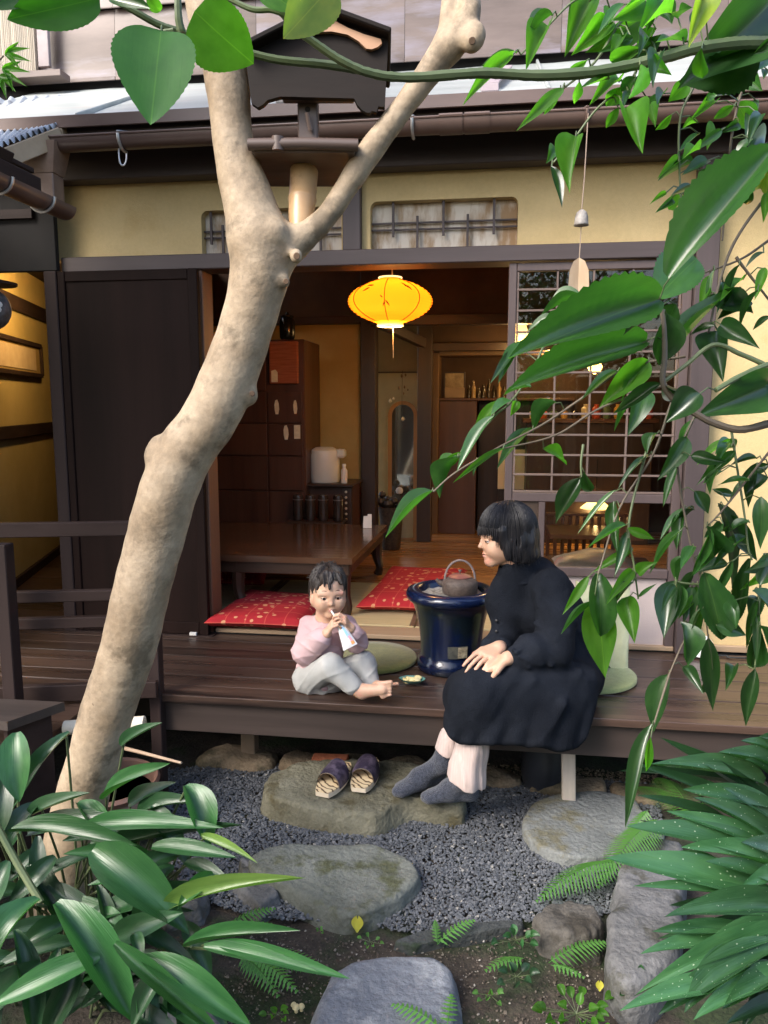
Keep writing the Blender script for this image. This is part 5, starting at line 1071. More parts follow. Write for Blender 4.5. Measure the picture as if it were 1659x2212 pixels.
m.prism(pts, (0, 0.003, 0)); m.build('green_print', M('green_print_ink', (0.04, 0.26, 0.10), (0.07, 0.34, 0.14)), sk)
m = MB().prism([((s0 + s1) / 2 - 0.05, 3.128, ZV + 0.03), ((s0 + s1) / 2 + 0.035, 3.128, ZV + 0.03), ((s0 + s1) / 2 - 0.03, 3.128, ZV + 0.10)], (0, 0.006, 0)); m.build('dark_green_base_print', M('dark_green_ink', (0.02, 0.06, 0.035)), sk)
MB().tube(catmull([((s0 + s1) / 2 + 0.01, 3.14, sz - 0.02), ((s0 + s1) / 2 + 0.03, 3.11, sz - 0.09), ((s0 + s1) / 2 - 0.01, 3.115, sz - 0.14)], 8), 0.003, 6).build('cord_handle', SACK, sk, smooth=True)
# floodlight on the veranda
fc = P(1515, 1396, y=3.40); fl_ = thing('floodlight', 'small white round floodlight standing on the veranda by the post', 'lamp', fc * (1, 1, 0) + (0, 0, ZV)); fa = nz((-0.55, -0.75, 0.35))
MB().lathe(fc - fa * 0.03, [(0.012, -0.03), (0.034, -0.025), (0.045, 0.0), (0.050, 0.035), (0.050, 0.040), (0.044, 0.040)], 26, axis=fa).build('housing', M('white_enamel', (0.75, 0.74, 0.72), rough=0.35), fl_, smooth=True)
MB().lathe(fc - fa * 0.03, [(0.0, 0.034), (0.0435, 0.036)], 24, axis=fa).build('lens', M('grey_lens', (0.55, 0.56, 0.58), rough=0.15), fl_)
m = MB()
u_ = nz(np.cross(fa, (0, 0, 1))); w_ = np.cross(u_, fa)
for k in range(7): c = fc + fa * 0.007 + u_ * 0.026 * math.cos(k * .9) + w_ * 0.026 * math.sin(k * .9); m.lathe(c, [(0.0045, 0), (0.0045, 0.001)], 8, axis=fa)
m.build('led_dots', M('dark_dots', (0.05, 0.05, 0.07)), fl_)
m = MB().tube([fc + u_ * 0.054, fc + u_ * 0.056 + (0, 0.02, -0.05), (fc[0] + u_[0] * 0.03, fc[1] + 0.03, ZV + 0.006), (fc[0] - u_[0] * 0.03, fc[1] + 0.03, ZV + 0.006), fc - u_ * 0.056 + (0, 0.02, -0.05), fc - u_ * 0.054], 0.004, 6); m.build('bracket', M('black_steel', (0.02, 0.02, 0.02), rough=0.4), fl_, smooth=True)
tag(MB().tube(catmull([(fc[0] + 0.02, fc[1] + 0.03, ZV + 0.006), (fc[0] + 0.12, 3.43, ZV + 0.006), (1.05, 3.41, ZV + 0.006), (1.3, 3.42, ZV + 0.006), (1.6, 3.40, ZV + 0.006)], 6), 0.0038, 6).build('power_cable', M('black_rubber', (0.015, 0.015, 0.015), rough=0.6), smooth=True), 'black power cable running along the back of the veranda', 'cable')
# wind chime from the gutter
wc = P(1262, 300, y=3.14); wcx = wc[0]
ch_ = thing('wind_chime', 'small cast iron wind bell hanging from the gutter with paper strip', 'wind chime', (wcx, 3.14, P(1256, 487, y=3.14)[2]))
zc0, zc1, zc2, zc3, zc4 = [P(1257, a, y=3.14)[2] for a in (305, 452, 487, 565, 662)]
MB().tube([(wcx + 0.012, 3.145, 2.608), (wcx + 0.006, 3.14, (zc0 + zc1) / 2), (wcx, 3.14, zc1)], 0.0022, 6).build('cord', M('tan_twine', (0.30, 0.22, 0.17)), ch_)
MB().lathe((wcx, 3.14, zc2), [(0.0285, 0), (0.027, 0.006), (0.025, 0.03), (0.019, 0.048), (0.008, 0.057), (0, 0.058)], 24).build('bell', M('grey_iron_bell', (0.20, 0.18, 0.165), (0.36, 0.33, 0.30), rough=0.55, scale=40, bump=0.3), ch_, smooth=True, angle=None)
MB().tube([(wcx, 3.14, zc2 - 0.001), (wcx - 0.003, 3.14, zc3 + 0.012)], 0.002, 6).build('clapper_cord', M('tan_twine_b', (0.34, 0.25, 0.18)), ch_)
hw, zq = 0.039, zc3
olp = [(0, 0.02), (0.55, 0.0), (0.9, -0.035), (1.0, -0.09), (0.95, -0.13), (0.75, -0.165), (-0.75, -0.165), (-0.95, -0.13), (-1, -0.09), (-0.9, -0.035), (-0.55, 0)]
for s_, e_ in ((1, 0.018), (-1, 0.018)):
    MB().prism([(wcx - 0.004, 3.138, zq + 0.015)] + [(wcx - 0.004 + s_ * abs(a) * hw, 3.138 - e_ * abs(a), zq + b) for a, b in olp[1:6]] + [(wcx - 0.004, 3.138, zq - 0.18)], (0, 0.0012, 0)).build('paper_strip', M('tan_paper_strip', (0.55, 0.40, 0.26), (0.68, 0.53, 0.36), scale=14, stretch=(1, 1, .4), trl=0.25), ch_)
# ------------------------------------------------------------------ the leaning tree
BARK = M('smooth_mottled_bark', (0.25, 0.185, 0.118), (0.375, 0.295, 0.205), rough=0.7, scale=7, detail=10, lo=0.38, hi=0.62, bump=0.3, bscale=50, fine=0.22, fscale=48, c3=(0.175, 0.132, 0.086), c3t=0.59, c3scale=8)
tr = [((120, 1990), 62, 2.30), ((150, 1860), 60, 2.27), ((182, 1700), 56, 2.22), ((206, 1626), 55, 2.19), ((245, 1500), 57, 2.15), ((280, 1384), 59, 2.11), ((312, 1260), 60, 2.07), ((338, 1150), 61, 2.04), ((360, 1070), 61, 2.01), ((402, 977), 62, 1.99), ((452, 905), 60, 1.97), ((500, 800), 58, 1.95), ((528, 720), 58, 1.93), ((550, 640), 61, 1.91), ((562, 575), 66, 1.90), ((560, 520), 66, 1.89)]
lf_ = [((560, 520), 64, 1.89), ((535, 430), 54, 1.88), ((512, 350), 45, 1.87), ((500, 270), 43, 1.86), ((494, 190), 49, 1.85), ((480, 120), 47, 1.84), ((455, 60), 42, 1.84), ((430, -40), 38, 1.83)]
rt_ = [((600, 545), 46, 1.90), ((672, 500), 28, 1.885), ((712, 460), 25, 1.88), ((751, 400), 24, 1.87), ((803, 322), 25, 1.85), ((862, 243), 26, 1.83), ((925, 158), 29, 1.81), ((965, 105), 31, 1.80)]
r1_ = [((960, 105), 22, 1.80), ((968, 50), 19, 1.80), ((974, -40), 17, 1.80)]
r2_ = [((975, 100), 26, 1.79), ((1003, 65), 28, 1.78), ((1016, 20), 24, 1.78), ((1016, -50), 19, 1.78)]
TP = lambda L: ([P(*a, d=c) for a, b, c in L], [b / FPX * c for a, b, c in L])
allp = np.array(sum([TP(L)[0] for L in (tr, lf_, rt_, r1_, r2_)], []))
F = Field(allp.min(0) - 0.12, allp.max(0) + 0.10, 0.0065)
for L in (tr, lf_, rt_, r1_, r2_):
    p_, r_ = TP(L); p2 = catmull(p_, 4); rr = np.interp(np.arange(len(p2)), np.arange(len(p_)) * 4, r_); F.path(p2, rr, 0.022)
for (px, py, d, r) in ((330, 985, 1.98, .020), (341, 960, 1.98, .018), (540, 855, 1.95, .018), (640, 553, 1.84, .013), (615, 608, 1.87, .012), (1030, 75, 1.76, .022), (1018, 92, 1.76, .018), (598, 500, 1.84, .02), (545, 690, 1.90, .022), (300, 1130, 2.02, .02)):
    F.ell(P(px, py, d=d), (r, r, r * 1.25), None, 0.02)
F.warp(lambda X, Y, Z: 0.0016 * np.sin(19 * X + 11 * Z) + 0.0012 * np.sin(14 * Z - 30 * Y + 2) + 0.0006 * np.sin(60 * Z + 55 * X))
tree = thing('leaning_tree', 'pale smooth-barked leaning tree forking around a bamboo stub', 'tree', P(120, 1990, d=2.30) * (1, 1, 0))
F.build('trunk', BARK, tree, smooth=1)
m = MB()
for (px, py, d, r) in ((641, 553, 1.815, .007), (618, 608, 1.845, .006), (1020, 88, 1.742, .007), (240, 1382, 2.05, .006), (262, 1390, 2.045, .007), (545, 850, 1.92, .006), (205, 1520, 2.09, .006)):
    c = P(px, py, d=d); m.lathe(c, [(r, 0.004), (r * 1.2, 0), (r * 0.4, -0.006), (0, -0.007)], 10, axis=nz(Cv - c))
m.build('knot', M('dark_knot', (0.09, 0.055, 0.035), (0.16, 0.10, 0.06), rough=0.9), tree, smooth=True)
# ------------------------------------------------------------------ birdhouse on its bamboo stub
BDX = -0.0
bd = 1.80; bc_ = P(655, 330, d=bd + 0.13)
bh_ = thing('bird_feeder', 'dark carved wooden bird feeder with roof and tray in the tree fork', 'bird feeder', P(648, 505, d=1.90))
bm0, bm1 = P(648, 505, d=1.885), P(657, 370, d=1.92)
BMB = M('orange_bamboo', (0.40, 0.24, 0.115), (0.52, 0.34, 0.18), rough=0.35, scale=5, c3=(0.26, 0.15, 0.07), c3t=0.62, c3scale=5)
m = MB(); q = [bm0 + (bm1 - bm0) * t for t in (0, 0.25, 0.5, 0.52, 0.54, 0.56, 0.8, 1.0)]; m.tube(q, [0.025, 0.031, 0.0335, 0.0345, 0.036, 0.034, 0.034, 0.035], 20); m.build('bamboo_stub', BMB, bh_, smooth=True, angle=60)
FEED = wood('feeder_dark_wood', (0.060, 0.040, 0.033), (0.115, 0.080, 0.066), 0, rough=0.45); FEEDD = wood('feeder_shaded_wood', (0.007, 0.005, 0.004), (0.015, 0.010, 0.008), 0, rough=0.7, spec=0.2); FEEDT = wood('feeder_tan_board', (0.40, 0.22, 0.125), (0.52, 0.31, 0.19), 0, rough=0.6)  # unlit gable and roof boards have their shade put into a near-black colour
fr0, fr1 = P(540, 318, d=bd), P(770, 318, d=bd); fx = nz((fr1 - fr0) * (1, 1, 0)); fy = np.array([-fx[1], fx[0], 0]); W_ = np.linalg.norm(fr1 - fr0); tz = fr0[2]; f0_ = np.array([fr0[0], fr0[1], tz])
def fb(a, b, c): return f0_ + fx * a + fy * b + (0, 0, c)
MB().obox(fb(W_ / 2, 0.15, -0.004), (fx, fy, (0, 0, 1)), (W_ / 2 - 0.004, 0.145, 0.006)).build('tray_board', FEED, bh_)
m = MB(); m.tube([fb(-0.004, 0.0, 0.006), fb(W_ * .5, 0, 0.008), fb(W_ + 0.004, 0.0, 0.005)], 0.0135, 10); m.build('front_rail', FEED, bh_, smooth=True, angle=50)
MB().obox(fb(0.006, 0.15, 0.008), (fy, fx, (0, 0, 1)), (0.14, 0.008, 0.011)).build('side_rail', FEED, bh_); MB().obox(fb(W_ - 0.006, 0.15, 0.008), (fy, fx, (0, 0, 1)), (0.14, 0.008, 0.011)).build('side_rail', FEED, bh_)
MB().tube([fb(0.065, 0, -0.008), fb(0.0655, 0, 0.0225)], 0.0146, 10).build('binding', FEED, bh_, smooth=True)
pa, pb_ = P(667, 305, d=bd + 0.08), P(667, 120, d=bd + 0.08); pw = 0.024
MB().obox((pa + (pa[0], pa[1], pb_[2])) / 2, (fx, fy, (0, 0, 1)), (pw, pw, (pb_[2] - pa[2]) / 2 + 0.01)).build('centre_post', FEED, bh_)
h0 = P(665, 238, d=bd + 0.052); MB().lathe(h0, [(0.0065, 0), (0.0065, 0.006)], 12, axis=-fy).build('peg_hole', BLACK, bh_)
MB().tube([P(663, 243, d=bd + 0.03), P(671, 281, d=bd + 0.045)], 0.0058, 8).build('peg', FEED, bh_, smooth=True)
def bpx(zx, zy, d): return P((750 + zx / 1.952) / 1.4756, zy / 1.952 / 1.4756, d=d)
sil = [(60, 330), (100, 640), (140, 668), (170, 652), (200, 622), (280, 600), (740, 612), (758, 650), (790, 685), (815, 700), (838, 702), (850, 690), (878, 696), (890, 662), (930, 665), (952, 238), (900, 228), (700, 160), (560, 88), (480, 92), (380, 140), (200, 230)]
rd = bd - 0.02
m = MB(); m.prism([bpx(a, b, rd + 0.02) for a, b in sil], fy * 0.02); m.build('gable_board', FEEDD, bh_)
m = MB(); m.prism([bpx(a, b, rd + 0.24) for a, b in sil], fy * 0.02); m.build('gable_board', FEEDD, bh_)
tan = [(385, 160), (480, 104), (560, 98), (640, 140), (700, 172), (800, 212), (905, 242), (912, 268), (890, 290), (850, 306), (815, 302), (770, 258), (700, 215), (600, 195), (500, 200), (430, 212), (390, 195)]
m = MB(); m.prism([bpx(a, b, rd + 0.006) for a, b in tan], fy * 0.012); m.build('tan_bargeboard', FEEDT, bh_)
r0, r1_, r2 = bpx(60, 322, rd), bpx(540, 78, rd), bpx(960, 232, rd)
for a, b in ((r0, r1_), (r1_, r2)):
    u = nz(b - a); n_ = nz(np.cross(u, fy)); n_ = n_ if n_[2] > 0 else -n_
    MB().obox((a + b) / 2 + fy * 0.14 + n_ * 0.008, (u, fy, n_), (np.linalg.norm(b - a) / 2, 0.16, 0.006)).build('roof_slope', FEEDD, bh_)
MB().obox(bpx(515, 610, rd + 0.05) , (fx, fy, (0, 0, 1)), (0.085, 0.02, 0.006)).build('cross_batten', FEED, bh_)
# ------------------------------------------------------------------ leaves
def leaf_mesh(nm, kind, mat, bulge=0.1, bend=0.0, fold=0.15, wave=0.0, serr=0, n=14, twist=0.0, seed=0):
    m = MB(); r = np.random.RandomState(seed); ph = r.uniform(0, 6, 4); V = []
    cols = (-1, -0.55, 0, 0.55, 1)
    for i in range(n + 1):
        x = i / n
        if kind == 'lance': w_ = math.sin(math.pi * min(1, x ** 0.72)) ** 1.0 * (1 - 0.25 * x)
        elif kind == 'strap': w_ = math.sin(math.pi * (0.03 + 0.97 * x) ** 0.78) ** 0.82 if x < 1 else 0
        elif kind == 'broad': w_ = math.sin(math.pi * min(1, (x * 0.97 + 0.03) ** 0.85)) ** 0.8
        elif kind == 'heart': w_ = math.sqrt(max(0, 1 - ((x - 0.38) / 0.38) ** 2)) ** 0.8 if x < 0.38 else max(0, math.cos(math.pi / 2 * (x - 0.38) / 0.62)) ** 0.85
        else: w_ = math.sin(math.pi * min(1, x * 0.98 + 0.02)) ** 0.6
        w_ = max(0.0, w_) * 0.5
        if serr and 0.15 < x < 0.97: w_ *= 1 + serr * (1 if i % 2 else -0.5)
        tw = twist * (x - 0.5)
        for c in cols:
            y = c * w_; z = fold * abs(c) * w_ * 2 + wave * math.sin(9 * x + ph[0] + (2 if c > 0 else 0)) * abs(c)
            y2, z2 = y * math.cos(tw) - z * math.sin(tw), y * math.sin(tw) + z * math.cos(tw)
            V.append((x, y2 + bend * 4 * x * (1 - x), z2 + bulge * 4 * x * (1 - x) * (1 - 0.7 * (x - 0.5))))
    k = len(cols); f = [(i * k + j, (i + 1) * k + j, (i + 1) * k + j + 1, i * k + j + 1) for i in range(n) for j in range(k - 1)]
    me = bpy.data.meshes.new(nm); me.from_pydata(V, [], f); me.polygons.foreach_set('use_smooth', [True] * len(f)); me.materials.append(mat); return me
def leafmat(nm, c1, c2, rough=0.3, trl=0.3, tcol=None, spots=False, vein=True):
    m, n, l = mk(nm); b = n['Principled BSDF']; b.inputs['Roughness'].default_value = rough; b.inputs['Specular IOR Level'].default_value = 0.6; b.inputs['Coat Weight'].default_value = (0.12 if not vein else 0.5) if rough < 0.35 else 0.12; b.inputs['Coat Roughness'].default_value = 0.22; b.inputs['Coat IOR'].default_value = 1.6
    tc = n.new('ShaderNodeTexCoord'); oi = n.new('ShaderNodeObjectInfo'); no = n.new('ShaderNodeTexNoise'); no.inputs['Scale'].default_value = 4; no.inputs['Detail'].default_value = 4; no.noise_dimensions = '4D'
    mw = n.new('ShaderNodeMath'); mw.operation = 'MULTIPLY'; mw.inputs[1].default_value = 50; l.new(oi.outputs['Random'], mw.inputs[0]); l.new(mw.outputs[0], no.inputs['W']); l.new(tc.outputs['Object'], no.inputs['Vector'])
    rp = n.new('ShaderNodeValToRGB'); rp.color_ramp.elements[0].position = 0.3; rp.color_ramp.elements[1].position = 0.7; rp.color_ramp.elements[0].color = (*c1, 1); rp.color_ramp.elements[1].color = (*c2, 1); l.new(no.outputs['Fac'], rp.inputs[0]); col = rp.outputs[0]
    if vein:   # pale midrib, own colour of the leaf
        sx = n.new('ShaderNodeSeparateXYZ'); l.new(tc.outputs['Object'], sx.inputs[0]); ab = n.new('ShaderNodeMath'); ab.operation = 'ABSOLUTE'; l.new(sx.outputs['Y'], ab.inputs[0])
        r2 = n.new('ShaderNodeValToRGB'); r2.color_ramp.elements[0].position = 0.004; r2.color_ramp.elements[1].position = 0.013; r2.color_ramp.elements[0].color = (0.28, 0.28, 0.28, 1); r2.color_ramp.elements[1].color = (0, 0, 0, 1); l.new(ab.outputs[0], r2.inputs[0])
        mx = n.new('ShaderNodeMix'); mx.data_type = 'RGBA'; mx.inputs[7].default_value = (c2[0] * 2.2 + 0.03, c2[1] * 1.8 + 0.03, c2[2] * 1.6 + 0.01, 1); l.new(r2.outputs[0], mx.inputs[0]); l.new(col, mx.inputs[6]); col = mx.outputs[2]
    if spots:
        mp = n.new('ShaderNodeMapping'); mp.inputs['Scale'].default_value = (26, 9, 1); l.new(tc.outputs['Object'], mp.inputs[0]); vo = n.new('ShaderNodeTexVoronoi'); vo.inputs['Scale'].default_value = 1.3; vo.voronoi_dimensions = '4D'; l.new(mw.outputs[0], vo.inputs['W']); l.new(mp.outputs[0], vo.inputs['Vector'])
        r3 = n.new('ShaderNodeValToRGB'); r3.color_ramp.elements[0].position = 0.16; r3.color_ramp.elements[1].position = 0.22; r3.color_ramp.elements[0].color = (1, 1, 1, 1); r3.color_ramp.elements[1].color = (0, 0, 0, 1); l.new(vo.outputs['Distance'], r3.inputs[0])
        mx = n.new('ShaderNodeMix'); mx.data_type = 'RGBA'; mx.inputs[7].default_value = (0.32, 0.42, 0.28, 1); l.new(r3.outputs[0], mx.inputs[0]); l.new(col, mx.inputs[6]); col = mx.outputs[2]
    mr = n.new('ShaderNodeMapRange'); mr.inputs[3].default_value = 0.7; mr.inputs[4].default_value = 1.35; l.new(oi.outputs['Random'], mr.inputs[0]); hs = n.new('ShaderNodeHueSaturation'); l.new(mr.outputs[0], hs.inputs['Value']); l.new(col, hs.inputs['Color']); col = hs.outputs[0]
    l.new(col, b.inputs['Base Color'])
    mpb = n.new('ShaderNodeMapping'); mpb.inputs['Scale'].default_value = (2, 40, 1); l.new(tc.outputs['Object'], mpb.inputs[0]); nb = n.new('ShaderNodeTexNoise'); nb.inputs['Scale'].default_value = 1; l.new(mpb.outputs[0], nb.inputs[0]); bp = n.new('ShaderNodeBump'); bp.inputs['Strength'].default_value = 0.06 if vein else 0.3; bp.inputs['Distance'].default_value = 0.004; l.new(nb.outputs['Fac'], bp.inputs['Height']); l.new(bp.outputs[0], b.inputs['Normal'])
    tr_ = n.new('ShaderNodeBsdfTranslucent'); ml = n.new('ShaderNodeMix'); ml.data_type = 'RGBA'; ml.blend_type = 'MULTIPLY'; ml.inputs[0].default_value = 1; l.new(col, ml.inputs[6]); ml.inputs[7].default_value = (*(tcol or (2.0, 2.6, 0.8)), 1); l.new(ml.outputs[2], tr_.inputs[0])
    ms = n.new('ShaderNodeMixShader'); ms.inputs[0].default_value = trl; l.new(b.outputs[0], ms.inputs[1]); l.new(tr_.outputs[0], ms.inputs[2]); l.new(ms.outputs[0], n['Material Output'].inputs['Surface']); return m
LG = leafmat('glossy_shrub_leaf', (0.024, 0.080, 0.018), (0.042, 0.125, 0.026), rough=0.32, trl=0.42)
LB = leafmat('bright_leaf', (0.055, 0.165, 0.016), (0.085, 0.225, 0.028), rough=0.5, trl=0.6)
LD = leafmat('deep_leaf', (0.015, 0.048, 0.014), (0.028, 0.080, 0.020), rough=0.33, trl=0.30)
LH = leafmat('broad_top_leaf', (0.016, 0.075, 0.008), (0.026, 0.105, 0.012), rough=0.6, trl=0.45)
LY = leafmat('yellowing_leaf', (0.16, 0.24, 0.03), (0.27, 0.32, 0.05), rough=0.4, trl=0.5)
LA = leafmat('aspidistra_leaf', (0.018, 0.076, 0.022), (0.036, 0.118, 0.034), rough=0.33, trl=0.18, vein=False)
LAD = leafmat('dark_aspidistra_leaf', (0.014, 0.046, 0.018), (0.025, 0.070, 0.027), rough=0.34, trl=0.15, vein=False)
LAY = leafmat('young_aspidistra_leaf', (0.12, 0.22, 0.05), (0.20, 0.32, 0.08), rough=0.3, trl=0.3, vein=False)
LS = leafmat('spotted_leaf', (0.030, 0.098, 0.036), (0.060, 0.160, 0.062), rough=0.23, trl=0.2, spots=True, vein=False)
FERN = leafmat('fern_leaf', (0.07, 0.20, 0.035), (0.11, 0.28, 0.06), rough=0.5, trl=0.4, vein=False)
STEM = M('green_stem', (0.075, 0.105, 0.045), (0.12, 0.15, 0.07), rough=0.45, scale=8); STEMB = M('brown_twig', (0.085, 0.065, 0.045), (0.14, 0.11, 0.08), rough=0.6, scale=10)
LM = {}
def getleaf(kind, mat, var):
    k = (kind, mat.name, var)
    if k not in LM:
        r = np.random.RandomState(var * 7 + len(kind)); s = 1 if var % 2 else -1
        bu = {'strap': 0.16, 'lance': 0.07, 'broad': 0.05, 'heart': 0.05, 'oval': 0.06}[kind]
        LM[k] = leaf_mesh(kind + '_leaf', kind, mat, bulge=bu * (0.4 + 1.2 * r.rand()), bend=s * 0.06 * r.rand(), fold=0.08 if kind == 'heart' else 0.10 + 0.45 * r.rand() if kind != 'strap' else 0.12 + 0.3 * r.rand(), wave=0.02 * r.rand(), serr=0.055 if kind == 'broad' else 0.02 if kind == 'heart' else 0, n=34 if kind in ('broad', 'heart') else 14, twist=s * r.uniform(0, 0.7), seed=var)
    return LM[k]
def place_leaf(parent, kind, mat, base, tip, width, hint, var, name='leaf'):
    base = np.asarray(base, float); tip = np.asarray(tip, float); L = np.linalg.norm(tip - base); d = (tip - base) / L
    n = np.asarray(hint, float); n = nz(n - d * (n @ d)); s = np.cross(n, d)
    o = bpy.data.objects.new(name, getleaf(kind, mat, var)); COL.objects.link(o); o.parent = parent; b = base - WO[parent.name]
    hz_ = min(L, max(width * 2.0, 0.35 * L))
    o.matrix_local = Matrix(((d[0] * L, s[0] * width, n[0] * hz_, b[0]), (d[1] * L, s[1] * width, n[1] * hz_, b[1]), (d[2] * L, s[2] * width, n[2] * hz_, b[2]), (0, 0, 0, 1)))
    return o
def cam_hint(p, up=0.5, rnd=0.35):
    return nz(nz(Cv - p) + np.array([0, 0, up]) + np.array([random.uniform(-rnd, rnd) for _ in range(3)]))
def twig_pts(L, d0, d1, n=8):
    p = catmull([(a, b, 0) for a, b in L], n); t = np.linspace(0, 1, len(p)); return [P(q[0], q[1], d=d0 + (d1 - d0) * s) for q, s in zip(p, t)]
# ---- the overhanging shrub at the right and across the top
random.seed(77)
shr = thing('overhanging_shrub', 'glossy long-leaved shrub overhanging from the wall side across the top', 'shrub', P(1900, 1500, d=1.35) * (1, 1, 0))
tw = []
def branch(L, d0, d1, r0, r1, mat=STEM, name='twig'):
    p = twig_pts(L, d0, d1); r = np.linspace(r0, r1, len(p)); r *= 1 + 0.06 * np.array([random.uniform(-1, 1) for _ in r]); MB().tube(p, r, 8).build(name, mat, shr, smooth=True); tw.extend([(q, d) for q, d in zip(p, np.linspace(d0, d1, len(p)))])
branch([(1700, 94), (1640, 92), (1580, 94), (1500, 106), (1420, 128), (1340, 146), (1260, 158), (1160, 163), (1060, 158), (1000, 160), (900, 167), (830, 164), (770, 150), (700, 139), (600, 129), (520, 109), (450, 86), (400, 72), (345, 54), (300, 30), (240, -4)], 1.02, 0.85, 0.0085, 0.0036, name='branch')
branch([(780, 152), (735, 130), (690, 100), (640, 62), (600, 20), (560, -10)], 0.90, 0.86, 0.0055, 0.004, name='branch')
branch([(392, 70), (386, 40), (384, -5)], 0.86, 0.85, 0.005, 0.004); branch([(415, 74), (440, 30), (470, -5)], 0.86, 0.85, 0.0025, 0.002); branch([(640, 40), (590, 22), (545, 20), (490, -5)], 0.86, 0.86, 0.004, 0.003); branch([(375, 66), (352, 70), (345, 74)], 0.86, 0.86, 0.003, 0.003)
for L, d0, d1, r0 in (([(1380, 140), (1360, 175), (1290, 235), (1240, 300), (1195, 352)], 1.1, 1.12, .0022), ([(1300, -10), (1243, 0), (1180, 60), (1125, 118)], 1.1, 1.1, .002), ([(1400, -10), (1337, 53), (1284, 135), (1211, 196)], 1.1, 1.1, .0024), ([(1520, 110), (1504, 175), (1470, 253), (1468, 375), (1478, 500)], 1.15, 1.2, .0024), ([(1640, 100), (1606, 183), (1582, 285), (1570, 408), (1560, 520)], 1.2, 1.25, .0026), ([(1690, 380), (1600, 500), (1560, 590), (1530, 720)], 1.25, 1.25, .003), ([(1590, 555), (1605, 576), (1680, 672)], 1.25, 1.25, .003)):
    branch(L, d0, d1, r0, r0 * 0.6, STEMB if r0 > .0025 else STEM)
branch([(1720, 770), (1660, 787), (1600, 812), (1546, 843)], 1.15, 1.1, .0046, .0040); branch([(1720, 830), (1655, 790), (1600, 765), (1541, 745), (1480, 790), (1430, 828)], 1.15, 1.15, .004, .003)
branch([(1720, 895), (1670, 912), (1600, 928), (1545, 915), (1510, 898), (1455, 862), (1432, 825), (1436, 770), (1434, 700), (1424, 650)], 1.15, 1.12, .0062, .0035, STEMB, 'branch')
for L in ([(1480, 770), (1355, 795), (1250, 865), (1172, 917), (1080, 965), (985, 1020), (936, 1062)], [(1440, 830), (1300, 880), (1200, 940), (1088, 969)], [(1330, 690), (1200, 720), (1150, 800), (1104, 868), (1068, 900), (990, 988)], [(1500, 900), (1465, 983), (1470, 1060), (1482, 1126), (1496, 1194), (1516, 1263), (1530, 1380)], [(1580, 930), (1588, 983), (1608, 1111), (1616, 1183), (1625, 1210)], [(1700, 930), (1656, 983), (1565, 1097), (1525, 1140)], [(1450, 870), (1410, 983), (1339, 1097), (1292, 1240)], [(1400, 960), (1359, 1126), (1370, 1225), (1379, 1294)], [(1700, 1180), (1650, 1240), (1640, 1300), (1640, 1360), (1630, 1446)], [(1516, 1263), (1500, 1340), (1470, 1400), (1446, 1456)], [(1516, 1263), (1480, 1260), (1459, 1256)], [(1446, 1456), (1412, 1566)], [(1260, 960), (1255, 1000), (1256, 1030)], [(1570, 408), (1530, 470), (1480, 500)], [(1660, 520), (1600, 560), (1520, 590)]):
    branch(L, 1.3, 1.3, .0024, .0014, STEMB if random.random() < .5 else STEM)
# stem outside the frame that carries it all
MB().tube(catmull([P(1900, 1500, d=1.35) * (1, 1, 0), P(1880, 1300, d=1.35), P(1830, 1000, d=1.25), P(1790, 700, d=1.2), P(1800, 400, d=1.2), P(1760, 90, d=1.05)], 6), 0.016, 10).build('main_stem', STEMB, shr, smooth=True)
for a in ((1720, 770, 1.15), (1720, 830, 1.15), (1720, 895, 1.15), (1690, 380, 1.25), (1700, 930, 1.3), (1700, 1180, 1.3)): MB().tube([P(*a[:2], d=a[2]), P(1785, a[1] + 60, d=1.2)], 0.004, 6).build('twig', STEMB, shr, smooth=True)
TWP = np.array([q for q, d in tw]); TWD = np.array([d for q, d in tw])
pet = MB()
def auto_leaf(bx, by, tx, ty, w_, kind='lance', mat=None, up=None, dd=None, var=None):
    q = P(bx, by, d=1.2); pp = (TWP - Cv) / ((TWP - Cv) @ Fv)[:, None]; qq = (q - Cv) / ((q - Cv) @ Fv); dist = np.linalg.norm(pp - qq, axis=1); i = int(dist.argmin())
    d = TWD[i] + random.uniform(-0.05, 0.04) if dd is None else dd; db = d; dt = d + random.uniform(-0.05, 0.05)
    b, t = P(bx, by, d=db), P(tx, ty, d=dt); mat = mat or random.choice((LG, LG, LB, LD)); hu = random.choice((0.2, 0.8, 1.6, -0.6)) if up is None else up
    place_leaf(shr, kind, mat, b, t, 1.32 * w_ / FPX * d, cam_hint((b + t) / 2, hu, 0.28), random.randint(0, 9) if var is None else var)
    if dist[i] * FPX < 170: mid = (TWP[i] + b) / 2 + (0, 0, 0.006); pet.tube([TWP[i], mid, b + (t - b) * 0.04], 0.0011, 5)
Bv, Gv, Dv = 'B', 'G', 'D'
MT = {'H': LH, 'G': LG, 'B': LB, 'D': LD, 'Y': LY}
UP = {'t': 3.6, 'f': 0.1, 'u': -1.2, 'm': 0.8}
for (bx, by, tx, ty, w_, kd, mt, upk) in [
    (348, 66, 326, 270, 172, 'heart', 'H', 'f'), (215, -5, 15, 42, 95, 'heart', 'H', 'f'), (420, 24, 548, 138, 150, 'heart', 'B', 'f'), (715, -30, 612, 84, 112, 'heart', 'Y', 'f'), (235, -6, 325, 20, 36, 'oval', 'D', 'f'), (318, -12, 347, 24, 30, 'oval', 'B', 'f'), (560, -30, 640, 25, 60, 'heart', 'B', 'f'), (90, -30, -30, 20, 60, 'heart', 'H', 'f')]:
    auto_leaf(bx, by, tx, ty, w_ / 1.36, kd, MT[mt], UP[upk], 0.84, 2 if kd == 'heart' else None)
z1 = lambda x, y: (982.7 + x * .4077, y * .4077)
